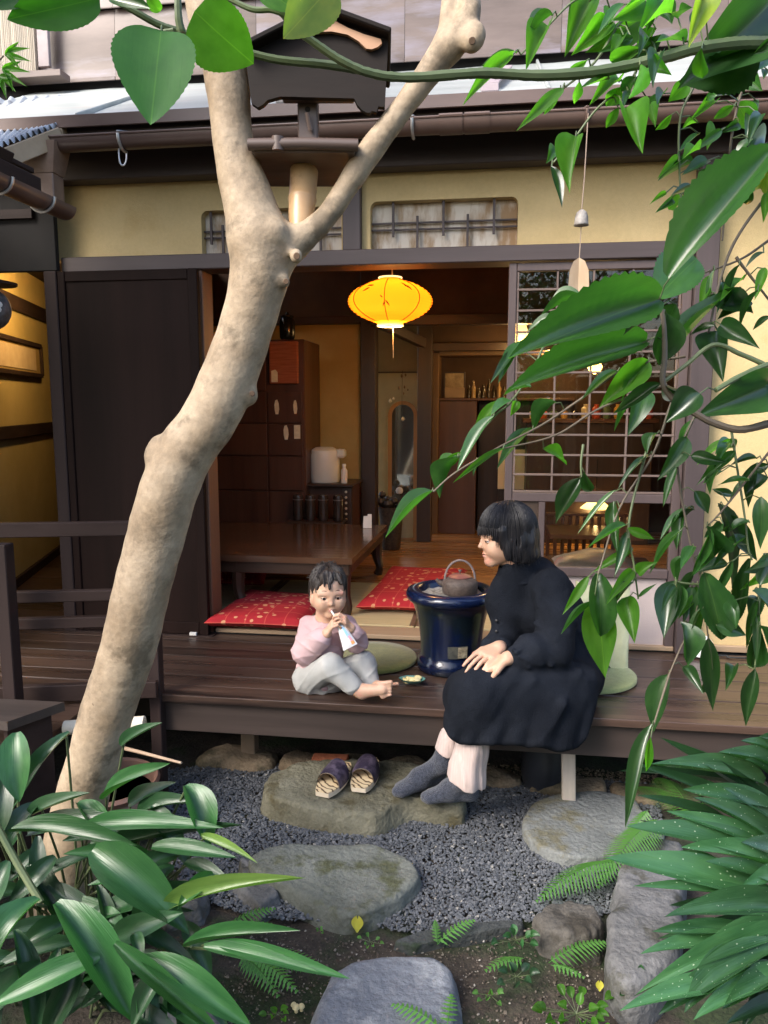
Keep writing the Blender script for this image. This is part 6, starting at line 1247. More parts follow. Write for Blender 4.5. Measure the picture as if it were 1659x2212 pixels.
for (a, b, c, d, w_, mt, u_) in [(520, 75, 375, 215, 60, 'G', 't'), (500, 140, 375, 375, 105, 'B', 'f'), (330, 280, 140, 350, 55, 'B', 'm'), (310, 285, 40, 560, 68, 'B', 'f'), (720, 0, 580, 305, 120, 'B', 'f'), (830, 120, 615, 295, 100, 'B', 'f'), (980, 100, 690, 280, 120, 'B', 'f'), (1010, 0, 830, 110, 120, 'B', 'f'), (1150, 70, 970, 170, 90, 'B', 'm'), (1070, 150, 980, 260, 80, 'B', 'f'), (1000, 260, 825, 325, 80, 'B', 'f'), (900, 190, 820, 310, 60, 'B', 'f'), (700, 320, 590, 385, 38, 'B', 'f'), (575, 468, 325, 695, 56, 'B', 'f'), (560, 475, 470, 610, 40, 'B', 'f'), (660, 430, 632, 552, 44, 'B', 'f'), (820, 420, 660, 470, 36, 'B', 'm'), (875, 430, 710, 560, 78, 'B', 'f'), (880, 460, 800, 565, 72, 'B', 'f'), (960, 410, 880, 485, 60, 'G', 'f'), (870, 570, 800, 680, 44, 'B', 'f'), (540, 785, 482, 868, 62, 'G', 'f'), (510, 880, 568, 1104, 52, 'D', 't'), (1035, 545, 1062, 675, 55, 'B', 'f'), (1150, 605, 1060, 690, 34, 'B', 'f'), (1225, 222, 1065, 225, 78, 'G', 't'), (1430, 380, 1375, 480, 78, 'B', 'f'), (1240, 430, 1130, 540, 80, 'B', 'f'), (1110, 492, 1070, 560, 46, 'G', 'm'), (1500, 360, 1630, 482, 105, 'G', 'f'), (1659, 290, 1570, 390, 60, 'G', 'f'), (1380, 540, 1240, 642, 50, 'B', 'f'), (1390, 505, 1320, 530, 40, 'G', 'f'), (1480, 560, 1370, 632, 42, 'B', 'f'), (1490, 540, 1575, 692, 100, 'B', 'f'), (1290, 650, 1205, 682, 30, 'B', 'm'), (1385, 695, 1335, 797, 80, 'B', 'f'), (1300, 705, 1170, 830, 34, 'G', 't'), (1300, 790, 1205, 845, 50, 'B', 'm'), (1270, 860, 1075, 960, 58, 'G', 't'), (1190, 845, 1070, 950, 40, 'B', 'f'), (1340, 850, 1200, 930, 60, 'G', 'm'), (1300, 900, 1360, 970, 60, 'G', 'f'), (1280, 1010, 1140, 1040, 44, 'D', 't'), (1120, 1020, 1030, 1085, 24, 'B', 'f'), (1220, 1040, 1130, 1110, 60, 'B', 'f'), (1150, 1050, 1060, 1130, 36, 'G', 'f'), (1580, 735, 1490, 865, 70, 'G', 't'), (1640, 760, 1520, 850, 90, 'D', 'f'), (1080, 290, 1050, 470, 70, 'D', 'm'), (985, 390, 965, 505, 60, 'G', 'f'), (920, 480, 890, 575, 34, 'D', 't'), (1180, 100, 1260, 40, 50, 'G', 'm'), (1090, 30, 1150, 130, 90, 'G', 'f'), (1659, 370, 1635, 420, 40, 'G', 'f'), (1620, 1000, 1659, 900, 50, 'Y', 'f'), (1100, 180, 900, 340, 80, 'D', 'f'), (1060, 330, 1150, 400, 70, 'B', 'f')]:
    auto_leaf(*z1(a, b), *z1(c, d), w_ * .4077, 'lance', MT[mt], UP[u_])
for (a, b, c, d, w_, mt) in [(898, 575, 996, 816, 125, 'B'), (640, 722, 608, 1022, 112, 'B'), (1310, -20, 1238, 255, 110, 'Y')]: auto_leaf(*z1(a, b), *z1(c, d), w_ * .4077, 'lance', MT[mt], 0.1, var=3)
auto_leaf(1690, -20, 1462, 195, 150, 'lance', LD, 0.0, 1.05, 3); auto_leaf(1640, 100, 1466, 178, 70, 'broad', LD, 0.0, 1.06)
for (bx, by, tx, ty, w_, kd, mt, u_) in [
    (1422, 646, 1098, 775, 82, 'broad', 'G', 'f'), (1142, 735, 1076, 828, 30, 'lance', 'G', 't'), (1396, 738, 1100, 842, 62, 'broad', 'G', 'f'), (1258, 638, 1170, 680, 26, 'lance', 'G', 't'), (1202, 686, 1138, 716, 24, 'lance', 'G', 'm'), (1110, 755, 1058, 830, 16, 'lance', 'D', 'm'), (1148, 836, 1086, 855, 28, 'lance', 'G', 't'), (1106, 866, 1060, 897, 30, 'lance', 'G', 't'), (1118, 866, 1102, 900, 16, 'lance', 'B', 'f'), (1068, 897, 986, 1020, 30, 'lance', 'G', 't'), (1084, 866, 1022, 928, 22, 'lance', 'B', 'f'), (990, 986, 950, 1076, 36, 'lance', 'G', 't'), (996, 976, 942, 1020, 18, 'lance', 'B', 'f'), (936, 1060, 832, 1162, 26, 'lance', 'G', 't'), (1202, 868, 1151, 935, 25, 'lance', 'G', 't'), (1153, 925, 1073, 1014, 22, 'lance', 'G', 't'), (1090, 968, 978, 1043, 14, 'lance', 'B', 'm'), (1030, 1000, 1022, 1028, 10, 'lance', 'G', 't'), (1172, 969, 1224, 1004, 26, 'lance', 'B', 'm'), (1254, 1031, 1200, 1132, 34, 'lance', 'D', 'f'), (1261, 1018, 1278, 1062, 22, 'lance', 'D', 'f'), (1445, 602, 1675, 312, 84, 'broad', 'G', 'm'), (1418, 645, 1505, 558, 78, 'broad', 'G', 'f'), (1460, 655, 1440, 700, 40, 'lance', 'G', 'f'), (1440, 676, 1424, 790, 58, 'lance', 'D', 'f'), (1448, 772, 1582, 622, 34, 'lance', 'G', 't'), (1528, 640, 1628, 678, 42, 'lance', 'D', 'f'), (1556, 700, 1642, 754, 36, 'lance', 'D', 'f'), (1552, 714, 1562, 826, 54, 'lance', 'D', 'f'), (1546, 703, 1490, 724, 18, 'lance', 'D', 'm'), (1662, 828, 1498, 905, 76, 'lance', 'D', 'f'), (1512, 850, 1436, 914, 52, 'lance', 'D', 'f'), (1432, 826, 1502, 850, 30, 'lance', 'D', 'u'), (1430, 828, 1324, 894, 26, 'lance', 'D', 'f'), (1402, 778, 1292, 884, 46, 'lance', 'B', 'f'), (1398, 844, 1356, 942, 38, 'lance', 'G', 'f'), (1420, 672, 1346, 725, 26, 'lance', 'D', 't'), (1296, 735, 1388, 760, 24, 'lance', 'G', 't'), (1600, 640, 1550, 690, 40, 'lance', 'D', 'f'),
    (1420, 935, 1397, 982, 24, 'lance', 'G', 't'), (1484, 944, 1420, 1038, 34, 'lance', 'G', 'f'), (1470, 950, 1442, 1048, 22, 'lance', 'G', 't'), (1492, 985, 1574, 999, 24, 'lance', 'D', 'f'), (1545, 990, 1550, 1022, 18, 'lance', 'D', 'f'), (1587, 968, 1544, 982, 22, 'lance', 'G', 't'), (1636, 990, 1576, 1006, 14, 'lance', 'D', 't'), (1662, 1004, 1598, 1034, 22, 'lance', 'D', 'f'), (1382, 996, 1335, 1056, 11, 'lance', 'G', 't'), (1330, 1058, 1246, 1156, 13, 'lance', 'G', 't'), (1462, 1008, 1432, 1096, 17, 'lance', 'G', 't'), (1560, 1018, 1518, 1046, 20, 'lance', 'G', 't'), (1621, 1038, 1551, 1048, 20, 'lance', 'G', 't'), (1538, 1056, 1590, 1072, 15, 'lance', 'D', 'f'), (1660, 1030, 1610, 1068, 26, 'lance', 'D', 'f'), (1550, 1086, 1582, 1280, 54, 'lance', 'D', 't'), (1566, 1108, 1636, 1212, 36, 'lance', 'D', 'f'), (1526, 1136, 1546, 1186, 36, 'oval', 'D', 'f'), (1644, 1072, 1642, 1186, 32, 'lance', 'D', 't'), (1622, 1206, 1590, 1346, 26, 'broad', 'D', 'f'), (1522, 1236, 1560, 1382, 56, 'broad', 'D', 'f'), (1546, 1350, 1612, 1373, 30, 'lance', 'D', 'f'), (1459, 1254, 1434, 1380, 46, 'lance', 'D', 't'), (1470, 1342, 1486, 1438, 44, 'lance', 'D', 't'), (1490, 1200, 1462, 1260, 20, 'lance', 'G', 't'), (1372, 1230, 1320, 1296, 13, 'lance', 'G', 't'), (1292, 1238, 1297, 1376, 44, 'oval', 'G', 't'), (1290, 1285, 1307, 1464, 60, 'lance', 'B', 'f'), (1272, 1244, 1215, 1328, 18, 'lance', 'B', 'f'), (1285, 1300, 1212, 1370, 10, 'lance', 'G', 't'), (1357, 1288, 1371, 1390, 38, 'lance', 'B', 'f'), (1356, 1140, 1414, 1165, 18, 'lance', 'B', 'f'), (1327, 1082, 1334, 1200, 24, 'lance', 'G', 'm'), (1472, 1144, 1403, 1240, 14, 'lance', 'G', 't'), (1378, 1240, 1420, 1215, 22, 'lance', 'B', 'f'), (1664, 1200, 1640, 1264, 42, 'oval', 'D', 'f'), (1625, 1275, 1672, 1335, 42, 'lance', 'D', 't'), (1636, 1290, 1620, 1355, 26, 'broad', 'D', 'f'), (1640, 1355, 1620, 1442, 32, 'broad', 'D', 'f'), (1530, 1376, 1540, 1536, 34, 'lance', 'D', 'f'), (1640, 1350, 1668, 1420, 34, 'lance', 'D', 't'), (1446, 1455, 1412, 1582, 44, 'lance', 'D', 't'), (1410, 1562, 1350, 1790, 28, 'lance', 'D', 't'), (1406, 1592, 1395, 1668, 15, 'lance', 'B', 'f'), (1631, 1444, 1611, 1570, 28, 'lance', 'D', 't'), (1500, 1180, 1470, 1230, 22, 'lance', 'G', 't'), (1508, 1205, 1555, 1190, 18, 'lance', 'G', 't'), (1500, 1100, 1470, 1130, 40, 'lance', 'D', 't'), (1475, 1440, 1520, 1500, 22, 'lance', 'D', 'm'), (1500, 1060, 1530, 1110, 26, 'lance', 'D', 'm'), (1380, 1290, 1420, 1260, 8, 'lance', 'D', 'm')]:
    auto_leaf(bx, by, tx, ty, w_, kd, MT[mt], UP[u_])
for i in range(40):      # smaller leaves filling the right margin and the top
    if i < 24: bx, by = random.uniform(1535, 1690), random.choice((random.uniform(200, 700), random.uniform(930, 1480)))
    else: bx, by = random.uniform(1300, 1690), random.uniform(-30, 200)
    an_ = random.uniform(1.5, 2.9); L = random.uniform(45, 95); auto_leaf(bx, by, bx + L * math.cos(an_), by + L * math.sin(an_), random.uniform(14, 28), 'lance', random.choice((LG, LB, LD) if by < 700 else (LG, LD, LD)))
random.seed(303); cand = [i for i in range(len(TWP)) if 1.2 < TWD[i]]
for i in range(70):      # narrow drooping leaves along the inner twigs
    k_ = random.choice(cand); v_ = TWP[k_] - Cv; dd_ = v_ @ Fv; bx, by = 829.5 + FPX * (v_ @ Rv) / dd_, 1106 - FPX * (v_ @ Uv) / dd_
    if not (1330 < bx < 1680 and 560 < by < 1330): continue
    an_ = random.uniform(1.6, 2.6); L = random.uniform(60, 115); auto_leaf(bx + random.uniform(-8, 8), by + random.uniform(-4, 8), bx + L * math.cos(an_), by + L * math.sin(an_), random.uniform(13, 24), 'lance', random.choice((LG, LG, LB, LD)), random.choice((0.3, 3.6, 3.6, -0.6)))
stuff(pet.build('petioles', STEM, shr, smooth=True))
# ---- maple sprig at the left edge
mp_ = thing('maple_sprig', 'light green maple leaves poking in at the upper left edge', 'plant', P(-40, 160, d=1.1))
for (cx_, cy_, s_, a0) in ((10, 118, 60, 0.0), (4, 150, 66, 0.35), (-2, 165, 52, 1.0)):
    for k_, (da, ll) in enumerate(((-0.75, 0.7), (-0.25, 0.95), (0.25, 1.0), (0.75, 0.8))):
        a = a0 + da; place_leaf(mp_, 'lance', LB, P(cx_, cy_, d=1.1), P(cx_ + s_ * ll * math.cos(a), cy_ + s_ * ll * math.sin(a), d=1.1), 0.0088, cam_hint(P(cx_, cy_, d=1.1), 0.2), k_)
MB().tube([P(-60, 170, d=1.1), P(-10, 140, d=1.1), P(8, 120, d=1.1)], 0.0012, 5).build('twig', STEMB, mp_)
# ---- broad-leaved aspidistra at the lower left
asp = thing('aspidistra_clump', 'broad glossy dark green aspidistra clump around the trunk foot', 'plant', P(140, 2090, z=0)); stems = MB()
def asp_leaf(par, stm, bx, by, tx, ty, w_, mat, d, gx, gy, up=1.2, kind='strap', dtip=-0.05, var=None):
    b, t = P(bx, by, d=d), P(tx + 0.28 * (tx - bx), ty + 0.28 * (ty - by), d=d + dtip) if mat is not LS else P(tx, ty, d=d + dtip); t[2] = max(t[2], 0.02); place_leaf(par, kind, mat, b, t, (1.28 if mat is LS else 0.86) * w_ / FPX * d, cam_hint((b + t) / 2, up, 0.25), random.randint(0, 9) if var is None else var)
    g = P(gx, gy, z=0); g = np.array([g[0] + random.uniform(-.06, .06), g[1] + random.uniform(-.05, .05), -0.01])
    stm.tube([g, (g + b) / 2 + (0, 0, 0.04), b + (t - b) * 0.06], [0.004, 0.0035, 0.003], 6)
for (bx, by, tx, ty, w_, mt) in [(37, 1582, 41, 1700, 78, 'A'), (152, 1582, 45, 1722, 42, 'D'), (262, 1612, 332, 1572, 32, 'D'), (8, 1675, -8, 1795, 62, 'D'), (60, 1766, 166, 1724, 38, 'D'), (22, 1797, 236, 1820, 54, 'A'), (222, 1727, 336, 1666, 42, 'A'), (188, 1782, 418, 1787, 50, 'A'), (278, 1737, 358, 1700, 42, 'D'), (398, 1698, 442, 1800, 76, 'A'), (233, 1832, 462, 1793, 36, 'D'), (200, 1836, 364, 1980, 108, 'A'), (328, 1830, 472, 1848, 42, 'A'), (434, 1806, 530, 1852, 22, 'Y'), (398, 1865, 480, 1903, 38, 'D'), (462, 1888, 400, 1948, 42, 'A'), (356, 1967, 594, 1912, 40, 'Y'), (88, 1942, -10, 2095, 98, 'A'), (118, 1952, 258, 2156, 98, 'A'), (216, 2068, 30, 2152, 68, 'A'), (248, 2038, 442, 2210, 48, 'A'), (308, 2072, 494, 2188, 78, 'A'), (248, 2024, 364, 1982, 62, 'D'), (398, 2046, 594, 2018, 34, 'A'), (440, 2046, 640, 2092, 40, 'A'), (470, 2038, 694, 2098, 44, 'A'), (290, 2018, 302, 2070, 32, 'A'), (30, 2010, 70, 2215, 60, 'D'), (180, 2060, 110, 2220, 60, 'D'), (120, 1850, 40, 1930, 50, 'D'), (330, 1900, 300, 2010, 50, 'D'), (360, 2080, 300, 2200, 50, 'D'), (90, 2080, -20, 2200, 70, 'D'), (20, 1860, -30, 1960, 60, 'D'), (300, 1760, 410, 1740, 40, 'D'), (390, 1840, 300, 1880, 44, 'D'), (330, 1740, 395, 1850, 50, 'D'), (150, 1990, 60, 2040, 50, 'D'), (420, 2090, 480, 2200, 34, 'D')]:
    yy = (by + ty) / 2; d = 1.93 - (yy - 1600) / 600 * 0.50
    if mt == 'D': d += 0.06
    asp_leaf(asp, stems, bx, by, tx, ty, w_, {'A': LA, 'D': LAD, 'Y': LAY}[mt], d, min(330, max(60, bx * 0.6 + 60)), max(2030, by + 40), up=0.7)
random.seed(91)
for i in range(64):
    bx, by = random.uniform(-40, 420), random.uniform(1720, 2130) if i < 40 else random.uniform(2040, 2190); an_ = random.uniform(-0.5, 3.4); L = random.uniform(110, 190); tx, ty = bx + L * math.cos(an_), by + L * 0.8 * math.sin(an_)
    if tx > 480 - max(0, (1850 - ty)) * 0.5 or ty < 1730: continue
    asp_leaf(asp, stems, bx, by, tx, ty, random.uniform(36, 60), random.choice((LAD, LAD, LA)), 2.02 - ((by + ty) / 2 - 1600) / 600 * 0.46, min(330, max(60, bx * 0.6 + 60)), max(2030, by + 40), up=1.0)
stems.tube([P(-20, 1760, d=1.7), P(40, 1870, d=1.68), P(88, 1950, d=1.65)], 0.008, 8)
stuff(stems.build('leaf_stalks', STEM, asp, smooth=True))
# ---- spotted aspidistra at the lower right
asq = thing('spotted_leaf_clump', 'arching green strap leaves with white speckles by the lilac-grey rock', 'plant', P(1700, 2150, z=0)); stems = MB()
for (tx, ty, bx, by, w_, mt) in [(1399, 1652, 1650, 1692, 36, 'S'), (1551, 1625, 1700, 1690, 38, 'S'), (1396, 1673, 1610, 1700, 24, 'D'), (1441, 1681, 1700, 1800, 36, 'D'), (1528, 1644, 1700, 1770, 36, 'D'), (1420, 1733, 1580, 1790, 34, 'D'), (1496, 1722, 1690, 1840, 40, 'S'), (1353, 1784, 1690, 1872, 54, 'S'), (1306, 1853, 1700, 1965, 64, 'S'), (1409, 1850, 1560, 1882, 22, 'S'), (1524, 1860, 1700, 1930, 40, 'S'), (1367, 1914, 1680, 1955, 24, 'S'), (1434, 1981, 1690, 1958, 46, 'S'), (1409, 2012, 1660, 2034, 30, 'S'), (1382, 2061, 1580, 2035, 30, 'S'), (1485, 2071, 1700, 2000, 36, 'S'), (1370, 2152, 1700, 2010, 36, 'S'), (1338, 2184, 1580, 2125, 36, 'S'), (1422, 2192, 1710, 2050, 46, 'S'), (1478, 2188, 1620, 2075, 52, 'S'), (1497, 2204, 1710, 2110, 42, 'S'), (1600, 1600, 1700, 1660, 36, 'S'), (1475, 1705, 1690, 1760, 38, 'S'), (1440, 1752, 1680, 1840, 34, 'S'), (1560, 1700, 1710, 1800, 40, 'S'), (1580, 1760, 1710, 1860, 40, 'D'), (1450, 1800, 1690, 1900, 40, 'D'), (1470, 1830, 1700, 1905, 38, 'S'), (1500, 1960, 1700, 1975, 40, 'D'), (1480, 2020, 1700, 1990, 40, 'D'), (1520, 2120, 1710, 2050, 44, 'D'), (1560, 2180, 1710, 2120, 40, 'S'), (1610, 1640, 1705, 1720, 34, 'S'), (1640, 1590, 1710, 1640, 32, 'S'), (1600, 1820, 1710, 1870, 40, 'S'), (1600, 2200, 1710, 2160, 44, 'D')] + [(random.uniform(1440, 1640), yy_, 1705 + random.uniform(-30, 20), yy_ * 0.45 + 1050 + random.uniform(-30, 30), random.uniform(30, 44), random.choice('SSD')) for yy_ in np.linspace(1640, 2190, 5)]:
    d = 1.85 - ((by + ty) / 2 - 1640) / 520 * 0.42 + (0.07 if mt == 'D' else 0)
    asp_leaf(asq, stems, bx, by, tx, ty, w_, LS if mt == 'S' else LAD, d, 1730, 2080, up=1.1, dtip=-0.06)
stuff(stems.build('leaf_stalks', STEM, asq, smooth=True))
# ---- ferns and small sprigs
def fern(label, fr_, d_=None, sz=1.0):
    t = thing('fern', label, 'fern', P(*fr_[0][0], z=0.0))
    for (b, t_, h0, h1) in fr_:
        pb, pt = P(*b, z=h0), P(*t_, z=h1); L = np.linalg.norm(pt - pb); m = MB(); n = max(9, int(L / 0.011)); dv = (pt - pb); s_ = nz(np.cross(dv, (0, 0, 1))); un = nz(np.cross(s_, dv))
        pts = [pb + dv * q + (0, 0, 0.10 * L * 4 * q * (1 - q)) for q in np.linspace(0, 1, n)]; m.tube(pts, np.linspace(0.0012, 0.0005, n), 4)
        for i in range(1, n):
            q = i / n; ln = L * 0.26 * math.sin(math.pi * (0.12 + 0.88 * q ** 0.8)) ** 0.9 * sz
            for sg in (-1, 1):
                dr = nz(s_ * sg + nz(dv) * 0.45 - un * 0.25); a = nz(np.cross(dr, un)); wv = 0.0042 * sz; k_ = 5; V = []; Fc = []
                for e in range(k_ + 1):
                    x = e / k_; hw__ = wv * (1 - x) ** 0.7 * (1.25 if e % 2 else 0.8); c = pts[i] + dr * ln * x - un * 0.15 * ln * x * x; V += [c + a * hw__, c, c - a * hw__]
                for e in range(k_):
                    for j in range(2): Fc.append((e * 3 + j, e * 3 + 3 + j, e * 3 + 4 + j, e * 3 + 1 + j))
                m.add(V, Fc)
        m.build('frond', FERN, t, smooth=True, recalc=False, angle=None)
fern('pale green fern drooping over the round blue-grey stone', [((1420, 1770), (1292, 1915), 0.16, 0.05), ((1400, 1750), (1345, 1840), 0.16, 0.06), ((1330, 1860), (1160, 1945), 0.10, 0.03)])
fern('bright fern under the top spotted leaves', [((1500, 1760), (1375, 1700), 0.10, 0.04), ((1500, 1770), (1420, 1680), 0.10, 0.05), ((1520, 1740), (1480, 1690), 0.10, 0.05)])
fern('small fern right below the pointed mossy stone', [((480, 2010), (592, 1962), 0.03, 0.05), ((490, 2015), (585, 1995), 0.03, 0.04)])
fern('fern spreading between the broad leaves and the slab', [((520, 2060), (640, 2140), 0.06, 0.03), ((530, 2060), (700, 2090), 0.06, 0.03), ((520, 2065), (600, 2150), 0.06, 0.03)])
fern('tiny fern on the dark slate strip', [((945, 2040), (1022, 1988), 0.02, 0.05), ((945, 2040), (940, 1990), 0.02, 0.05)])
fern('pale fern in front of the squat rock', [((1185, 2080), (1312, 2035), 0.03, 0.05), ((1190, 2085), (1260, 2110), 0.03, 0.03), ((1130, 2070), (1050, 2095), 0.02, 0.03)])
fern('faint fern at the lower edge of the blue-grey slab', [((960, 2230), (850, 2170), 0.08, 0.09), ((965, 2230), (975, 2150), 0.08, 0.09)])
def sprig(label, c, n, r, sz, mat, h, kind='oval'):
    t = thing('leafy_sprig', label, 'plant', P(*c, z=0))
    for i in range(n):
        a = 6.283 * i / n + random.uniform(-.3, .3); rr = r * random.uniform(0.4, 1.0); q = (c[0] + rr * math.cos(a), c[1] + rr * 0.55 * math.sin(a)); hz__ = h * random.uniform(0.4, 1); b = P(c[0], c[1] , z=hz__ * 0.6); tp_ = P(*q, z=hz__)
        dd = nz(tp_ - b); place_leaf(t, kind, mat, tp_ - dd * sz * 0.5, tp_ + dd * sz * 0.6, sz * 0.8, (random.uniform(-.3, .3), -0.5, 1), i % 10); MB().tube([P(c[0], c[1], z=0), b, tp_ - dd * sz * 0.45], 0.0009, 4).build('stalk', STEM, t)
sprig('blue-green leafy sprig beside the squat rock', (1115, 2030), 9, 55, 0.026, LA, 0.08); sprig('dark leafy sprig on the soil below it', (1115, 2110), 7, 45, 0.026, LAD, 0.06)
sprig('bright round-leaved sprig at the lower edge', (1245, 2190), 22, 100, 0.026, LB, 0.08); sprig('blue-grey round-leaved sprig by the lilac-grey rock', (1375, 2125), 10, 60, 0.026, LA, 0.10)
sprig('pale seedling on the soil between slab and squat rock', (1060, 2150), 7, 40, 0.016, FERN, 0.04); sprig('small seedling left of the blue-grey slab', (600, 2190), 6, 36, 0.018, LB, 0.04); sprig('low seedling behind the blue-grey slab', (800, 2035), 7, 30, 0.012, FERN, 0.03)
sprig('tiny green sprout by the pointed mossy stone', (690, 2010), 5, 14, 0.009, FERN, 0.02); sprig('small green sprout beside the trunk', (318, 1500), 2, 10, 0.014, LB, 0.42)
# ------------------------------------------------------------------ garden behind the viewer, mirrored in the glass
random.seed(50)
GL = leafmat('hedge_leaf', (0.020, 0.055, 0.018), (0.04, 0.10, 0.03), rough=0.4, trl=0.25, vein=False)
def garden_tree(label, x, y, h, rc, n, seed):
    t = thing('garden_tree', label, 'tree', (x, y, 0)); r = np.random.RandomState(seed)
    MB().tube(catmull([(x, y, -0.03), (x + 0.1, y, h * 0.3), (x - 0.05, y + 0.05, h * 0.6), (x + 0.1, y, h * 0.95)], 6), np.linspace(0.09, 0.03, 19), 10).build('trunk', BARK, t, smooth=True)
    m = MB()
    for k in range(7): a = r.uniform(0, 6.28); m.tube([(x, y, h * (0.45 + 0.05 * k)), (x + rc * 0.5 * math.cos(a), y + rc * 0.5 * math.sin(a), h * (0.6 + 0.05 * k)), (x + rc * math.cos(a), y + rc * math.sin(a), h * (0.72 + 0.04 * k))], [0.03, 0.02, 0.008], 6)
    m.build('limbs', BARK, t, smooth=True)
    cl = r.normal(size=(26, 3)) * np.array([rc * 0.55, rc * 0.5, h * 0.14]) + np.array([x, y, h * 0.80]); c = cl[r.randint(0, 26, n)] + r.normal(size=(n, 3)) * 0.16
    a = r.normal(size=(n, 3)); a /= np.linalg.norm(a, axis=1)[:, None]; b = np.cross(a, r.normal(size=(n, 3))); b /= np.linalg.norm(b, axis=1)[:, None]; s = 0.045
    V = np.stack([c - a * s, c + b * s * .45, c + a * s, c - b * s * .45], 1).reshape(-1, 3); fastmesh('crown', V, np.arange(n * 4).reshape(-1, 4), GL, t, origin=WO[t.name])
garden_tree('slender garden tree mirrored in the lattice glass', 0.9, -3.2, 3.2, 1.0, 5000, 1); garden_tree('bushy garden tree mirrored beside the slender one', -1.2, -3.6, 3.0, 1.1, 5000, 2)
gw = thing('garden_wall', 'dark board garden wall behind the viewer, mirrored in the glass', 'wall', (0, -4.6, 0))
for i in range(26): MB().box(-5.2 + i * 0.4, -4.81 + i * 0.4, -4.62, -4.59, -0.03, 1.9 + 0.01 * (i % 3)).build('board', DWZ, gw)
# ------------------------------------------------------------------ people
SKIN = M('warm_skin', (0.52, 0.31, 0.205), (0.60, 0.37, 0.255), rough=0.5, scale=9, sss=0.15, c3=(0.54, 0.265, 0.185), c3t=0.62, c3scale=14)
SKINC = M('child_skin', (0.53, 0.32, 0.215), (0.61, 0.385, 0.27), rough=0.5, scale=9, sss=0.15, c3=(0.57, 0.28, 0.205), c3t=0.62, c3scale=16)
HAIR = M('black_hair', (0.008, 0.008, 0.010), (0.024, 0.023, 0.026), rough=0.36, scale=60, stretch=(1, 1, 0.10), bump=0.25, bscale=240, spec=0.25)
HAIRC = M('soft_dark_hair', (0.016, 0.012, 0.011), (0.045, 0.034, 0.030), rough=0.45, scale=60, stretch=(1, 1, 0.2), bump=0.5, bscale=190)
DRESS = M('charcoal_linen', (0.0085, 0.0102, 0.0145), (0.0165, 0.0195, 0.027), rough=1.0, scale=5, bump=0.5, bscale=330, spec=0.08, fine=0.3, fscale=200)
PANT = M('pale_pink_cotton', (0.54, 0.425, 0.385), (0.64, 0.515, 0.475), rough=0.9, scale=120, stretch=(1, 1, 0.05), bump=0.3, bscale=300)
SOCK = M('navy_knit', (0.022, 0.027, 0.044), (0.060, 0.070, 0.100), rough=0.95, scale=120, detail=3, bump=0.8, bscale=260, sheen=0.3)
LIP = M('soft_lip', (0.50, 0.23, 0.185), (0.55, 0.27, 0.22), rough=0.4); EYEW = M('eye_white', (0.75, 0.72, 0.70), rough=0.2); EYED = M('dark_iris', (0.012, 0.008, 0.006), (0.02, 0.013, 0.01), rough=0.1); BROW = M('brow_hair', (0.05, 0.03, 0.022), (0.08, 0.05, 0.04), rough=0.9)
SHIRT = M('pale_pink_jersey', (0.52, 0.345, 0.355), (0.60, 0.42, 0.43), rough=0.95, scale=8, bump=0.12, bscale=420)
LEGG = M('pale_grey_jersey', (0.36, 0.36, 0.345), (0.44, 0.44, 0.425), rough=0.95, scale=8, bump=0.3, bscale=320)
def frame3(f, up=(0, 0, 1)):
    f = nz(f); l = nz(np.cross(up, f)); return f, l, np.cross(f, l)          # forward, left, up
def hand(F, W, d, s, size=1.0, curl=(0.35, 0.5, 0.4), thumb=1, k=0.006, spread=0.06, forearm=None):
    """W wrist, d towards the fingers, s across the palm towards the little finger; back of the hand is d x s (flipped with thumb)"""
    W = np.asarray(W, float); d = nz(d); s = nz(s - d * np.dot(s, d)); n = np.cross(d, s) * thumb
    if n[2] < 0: n = -n
    z = size
    for i in range(4):
        o = (i - 1.5) * 1.08; K = W + d * (0.080 - 0.005 * abs(o - (-0.3))) * z + s * o * 0.0185 * z + n * 0.004 * z
        F.cone(W + s * o * 0.010 * z, K, 0.0125 * z, 0.0105 * z, k * 1.6)
        L = [1.0, 1.1, 1.03, 0.82][i]; p = K; a = 0; dr = nz(d + s * o * spread)
        for q, (ln, r0, r1) in enumerate(((0.042, 0.0090, 0.0080), (0.028, 0.0080, 0.0072), (0.022, 0.0072, 0.0058))):
            a += curl[q] + 0.05 * i; e = p + (dr * math.cos(a) - n * math.sin(a)) * ln * L * z
            F.cone(p, e, r0 * z, r1 * z, k * 0.45); p = e
    t0 = W + d * 0.018 * z - s * 0.016 * z; t1 = t0 + (d * 0.032 - s * 0.026 - n * 0.008) * z; t2 = t1 + (d * 0.030 - s * 0.008 - n * 0.010) * z; t3 = t2 + (d * 0.022 + s * 0.001 - n * 0.006) * z
    F.cone(t0, t1, 0.015 * z, 0.0115 * z, k); F.cone(t1, t2, 0.0110 * z, 0.0095 * z, k * .5); F.cone(t2, t3, 0.0092 * z, 0.0072 * z, k * .5)
